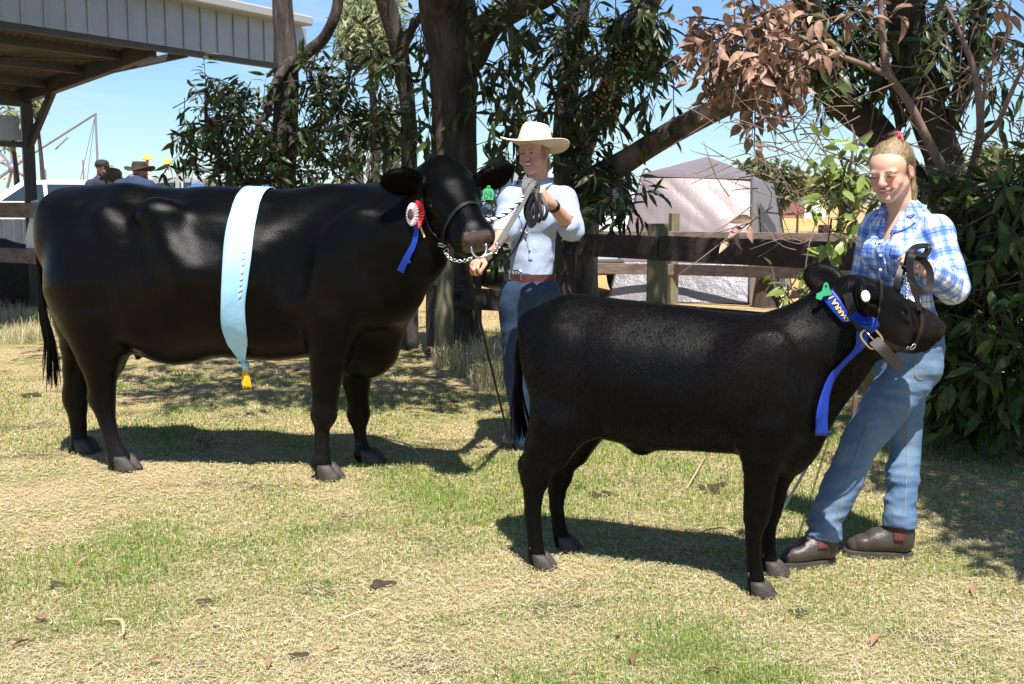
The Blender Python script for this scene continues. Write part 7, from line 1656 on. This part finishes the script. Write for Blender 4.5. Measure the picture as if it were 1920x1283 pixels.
# ---- rosette on the halter cheek
rcn, rnn = SD_COW.hit(778, 405, .035, 4.0); rcn = rcn[0]; rn = nrm([-.82, -.57, .05]); rx = nrm(np.cross(UP, rn)); ry = np.cross(rn, rx)
ros = thing('rosette', 'red and white pleated rosette with brown centre and blue tails at the cow cheek', 'rosette', tuple(rcn))
def pleats(r0, r1, n, amp, m, name, off):
    b = MB()
    for i in range(n):
        a0, a1, am = (i / n) * 2 * math.pi, ((i + 1) / n) * 2 * math.pi, ((i + .5) / n) * 2 * math.pi; pt = lambda r, a, z: rcn + rn * (off + z) + rx * r * math.cos(a) + ry * r * math.sin(a)
        b.add([pt(r0, a0, 0), pt(r1, a0, -amp), pt(r1 * 1.03, am, amp), pt(r0, am, amp * .6), pt(r1, a1, -amp), pt(r0, a1, 0)], [(0, 1, 2, 3), (3, 2, 4, 5)])
    b.build(name, m, ros, False)
pleats(.020, .064, 26, .006, M_rosr, 'red_frill', -.022); pleats(.018, .052, 22, .006, M_rosw, 'white_frill', .002); pleats(.022, .045, 22, .003, M_rosw, 'white_frill', .008)
MB().loft([rcn + rn * z + np.outer(np.cos(np.arange(20) * .31416) * r, rx) + np.outer(np.sin(np.arange(20) * .31416) * r, ry) for r, z in ((.026, .006), (.026, .013), (.022, .016))]).build('disc', M_rosb, ros, True)
V, F = text_mesh('2009', .017); put('lettering', rcn + rn * .017 + np.outer(V[:, 1], rx) * 1 + np.outer(V[:, 0], ry) + rx * .040, F, M_rosr, ros, False)
for (x1, y1), w in (((752, 507), .034), ((768, 492), .028)):
    xy = spline(np.array([(784, 420), (778, 455), (766, 480), (x1, y1)], float), 14); pp, nn = SD_COW.hit(xy[:, 0], xy[:, 1], .016, 4.0); pp[0] = rcn - rn * .01; MB().ribbon(pp, nn, np.linspace(.020, w, 14), .003).build('ribbon_tail', M_royal, ros, True)
xy = np.array([(790, 425), (797, 445)]); pp, nn = SD_COW.hit(xy[:, 0], xy[:, 1], .012, 4.0); MB().ribbon(pp, nn, .008, .002).build('ribbon_tail', M_gold, ros, True)
# ---- green tag in the cow ear
def ear_tag(name, label, c, nor, up, w, h, m, lines, base):
    r = thing(name, label, 'ear tag', tuple(c), 'green ear tags'); n = nrm(nor); y = nrm(np.asarray(up) - n * (np.asarray(up) @ n)); x = np.cross(y, n)
    out = [(-.5, -.5), (.5, -.5), (.5, .22), (.36, .36), (.16, .42), (.14, .62), (-.14, .62), (-.16, .42), (-.36, .36), (-.5, .22)]
    b = MB(); b.loft([np.array([c + x * u * w + y * v * h + n * z for u, v in out]) for z in (-.002, .002)]); b.build('plate', m, r)
    MB().ellip(c + y * h * .54 + n * .003, .005, nu=8, nv=5).build('stud', m, r, True)
    for s, v, sz in lines:
        V, F = text_mesh(s, sz); put('lettering', c + n * .0032 + np.outer(V[:, 0], x) + np.outer(V[:, 1] + v * h, y), F, M_ink, r, False)
    return r
ear_tag('ear_tag', 'bright green ear tag lettered D9 in the ear of the big cow', P(915.5, 363, 5.33), (-.05, -1, .12), (.05, 0, 1), .050, .058, M_tag, (('s. coa', .13, .0145), ('D9', -.23, .034)), None)
# ---- gear of the calf
ch_ = thing('calf_halter', 'brown leather halter with brass buckle on the head of the calf', 'halter', tuple(H2.o), 'show halters')
strap('neck_strap', SD_CALF, [(1590, 552), (1598, 580), (1610, 606), (1626, 626)], .030, M_strapblk, ch_, .012, t0=3.0)
strap('nose_band', SD_CALF, [(1708, 540), (1718, 562), (1725, 590), (1725, 612), (1718, 634), (1710, 648)], .016, M_strapbrn, ch_, .006, t0=3.0)
strap('jaw_strap', SD_CALF, [(1711, 646), (1698, 655), (1680, 652), (1660, 642), (1645, 634)], .018, M_strapbrn, ch_, .007, t0=3.0)
strap('cheek_strap', SD_CALF, [(1648, 520), (1650, 545), (1647, 570), (1642, 598)], .008, M_strapbrn, ch_, .006, t0=3.0)
b = MB(); c, nn = SD_CALF.hit([1708], [647], .010, 3.0); ring(b, c[0], .012, nn[0], .003); ring(b, c[0] + np.array([-.02, 0, -.006]), .008, nn[0], .0025); b.build('fitting', M_steel, ch_, True)
bc_, bn_ = SD_CALF.hit([1631], [629], .020, 3.0); bc_ = bc_[0]; bx = nrm(P(1644, 644, 3.7) - P(1618, 614, 3.7)); by = nrm(np.cross([0, -1, 0], bx)); a = np.linspace(0, 2 * math.pi, 33)
MB().tube(bc_ + np.outer(np.sign(np.cos(a)) * np.abs(np.cos(a)) ** .6 * .036, bx) + np.outer(np.sign(np.sin(a)) * np.abs(np.sin(a)) ** .6 * .027, by), .0045, 8).build('buckle', M_brass, ch_, True)
MB().tube([bc_ - bx * .034, bc_ + bx * .036 - np.array([0, .004, 0])], .003, 6).build('buckle_tongue', M_brass, ch_, True)
d0 = bc_[1]; pp = spline([bc_ + bx * .012, P(1655, 655, d0 - .02), P(1676, 678, d0 - .02), P(1690, 692, d0 - .02)], 16); MB().ribbon(pp, np.array([.1, -1, .25]), [.040] * 14 + [.036, .020], .005).build('strap_end', M_strapbrn, ch_, True)
rib = thing('prize_ribbon', 'royal blue ribbon with gold letters round the neck of the calf', 'ribbon', tuple(P(1590, 600, 3.75)))
def surf_band(name, L_, R_, m, off, nv=22, nu=5, parent=None, t0=3.0, thick=.002):
    a = spline(np.array(L_, float), nv); c = spline(np.array(R_, float), nv); u = np.linspace(0, 1, nu)
    xy = (a[:, None] + (c - a)[:, None] * u[None, :, None]).reshape(-1, 2); rows = SD_CALF.hit(xy[:, 0], xy[:, 1], off, t0)[0].reshape(nv, nu, 3)
    grid_obj(name, rows, m, thick, parent); return np.array(rows)
r1_ = surf_band('lettered_band', [(1541, 556), (1553, 575), (1567, 592), (1580, 606)], [(1562, 546), (1576, 562), (1588, 580), (1598, 600)], M_royal, .016, 20, 7, rib)
def on_rows(RW_, V, flip=1, lift=.005):
    nv, nu = RW_.shape[:2]; j_ = np.clip(V[:, 0], 0, .999) * (nv - 1); i_ = np.clip(V[:, 1], 0, .999) * (nu - 1); j = np.minimum(j_.astype(int), nv - 2); i = np.minimum(i_.astype(int), nu - 2); fv = (j_ - j)[:, None]; fu = (i_ - i)[:, None]
    return RW_[j, i] * (1 - fv) * (1 - fu) + RW_[j + 1, i] * fv * (1 - fu) + RW_[j, i + 1] * (1 - fv) * fu + RW_[j + 1, i + 1] * fv * fu + np.array([0, -lift, lift * .3])
V, F = text_mesh('OARRA N', .2, True); V2 = np.stack([.52 - V[:, 0] * .92 / (V[:, 0].max() - V[:, 0].min()), .52 - V[:, 1] * 2.9], 1); put('lettering', on_rows(r1_, V2), [f[::1] for f in F], M_gold, rib, False)
surf_band('bow', [(1598, 588), (1608, 602), (1622, 618)], [(1622, 590), (1632, 598), (1641, 604)], M_royal, .026, 10, 5, rib)
MB().ribbon(spline([P(1598, 590, 3.72), P(1618, 602, 3.69), P(1640, 606, 3.68), P(1628, 618, 3.70)], 12), np.array([0, -1, .5]), .034, .002).build('bow', M_royal, rib, True)
r2_ = surf_band('streamer', [(1606, 618), (1598, 650), (1575, 676), (1552, 700), (1534, 735), (1523, 775), (1521, 813)], [(1630, 622), (1622, 645), (1596, 668), (1572, 692), (1553, 730), (1547, 775), (1547, 814)], M_royal, .016, 40, 5, rib)
tg = P(1546, 548, 3.80); r = thing('ear_tag', 'dark green flag tag clipped to the far ear of the calf', 'ear tag', tuple(tg), 'green ear tags'); n = np.array([0, -1, 0]); b = MB()
b.loft([np.array([P(px, py, d) for px, py in ((1530, 560), (1531, 551), (1541, 546), (1545, 532), (1549, 529), (1553, 532), (1556, 544), (1560, 549), (1559, 553), (1543, 556), (1540, 563))]) for d in (3.80, 3.793)]); b.build('plate', M_tagdk, r); MB().ellip(P(1549, 536, 3.792), .004, nu=8, nv=5).build('stud', M_ink, r, True)
bt_ = thing('button_tag', 'round cream button tag in the near ear of the calf', 'ear tag', tuple(P(1620, 556, 3.7))); c, nn = SD_CALF.hit([1620.5], [556], .004, 3.0); x = nrm(np.cross(UP, nn[0])); y = np.cross(nn[0], x); an = np.arange(20) * .31416
MB().loft([c[0] + nn[0] * z + np.outer(np.cos(an) * r_, x) + np.outer(np.sin(an) * r_ * 1.15, y) for r_, z in ((.0165, 0), (.0165, .004), (.0145, .006), (.006, .0065), (.005, .0055))]).build('disc', M_button, bt_, True)
# ---- the strap in the girl's fist
cs = thing('calf_lead', 'black leather lead looped through the girl fist above the calf head', 'lead', tuple(P(1715, 490, 3.9)), 'lead straps')
MB().ribbon(spline([P(1694, 500, 3.90), P(1687, 520, 3.88), P(1680, 545, 3.88), P(1672, 566, 3.92)], 14), np.array([-.3, -1, .2]), .030, .005).build('strap', M_strapblk, cs, True)
MB().ribbon(spline([P(1700, 500, 3.88), P(1706, 474, 3.87), P(1722, 462, 3.90), P(1740, 464, 3.94), P(1734, 478, 3.90), P(1712, 478, 3.86), P(1706, 500, 3.85), P(1712, 532, 3.84), P(1730, 546, 3.85), P(1744, 536, 3.87), P(1742, 505, 3.90), P(1728, 486, 3.90), P(1716, 482, 3.92)], 60), np.array([-.55, -.8, .35]), .024, .005).build('loop', M_strapblk, cs, True)
MB().ribbon(spline([P(1706, 495, 3.86), P(1711, 530, 3.84), P(1718, 556, 3.84), P(1724, 582, 3.84)], 16), np.array([-.2, -1, .2]), [.022] * 10 + [.018, .016, .015, .015, .015, .015], .004).build('strap', M_strapbrn, cs, True)
b = MB(); link_chain(b, spline([P(1698, 512, 3.86), P(1700, 540, 3.85), P(1699, 562, 3.85)], 14), .008, .0022); b.build('chain', M_steel, cs, True)
c2 = thing('show_cane', 'thin pale blue stick slanting down behind the calf front legs', 'cane', tuple(G(1452, 985))); pe_ = P(1672, 600, 4.22); MB().tube([G(1452, 985) + UP * .006, pe_], [.006, .007], 7).build('shaft', mat('pale_blue_stick', (.30, .42, .58), .5), c2, True)
# ---- the black beast at the far left edge shares the cow's shape
b3 = bpy.data.objects.new('cow', None); COL.objects.link(b3); b3['label'] = 'black cow at the rail mostly cut off by the left edge of the photo'; b3['category'] = 'cow'; b3['group'] = 'black cattle at the show'
bpos = P(-2, 400, 15.6); b3.location = (bpos[0] - 1.72, 15.9, 0); b3.rotation_euler = (0, 0, .25)
for chd in [o for o in bpy.data.objects if o.parent is cow and o.name.split('.')[0] in ('body', 'hoof', 'eye', 'tail')]:
    q = chd.copy(); COL.objects.link(q); q.parent = b3
    for gch in chd.children: r_ = gch.copy(); COL.objects.link(r_); r_.parent = q
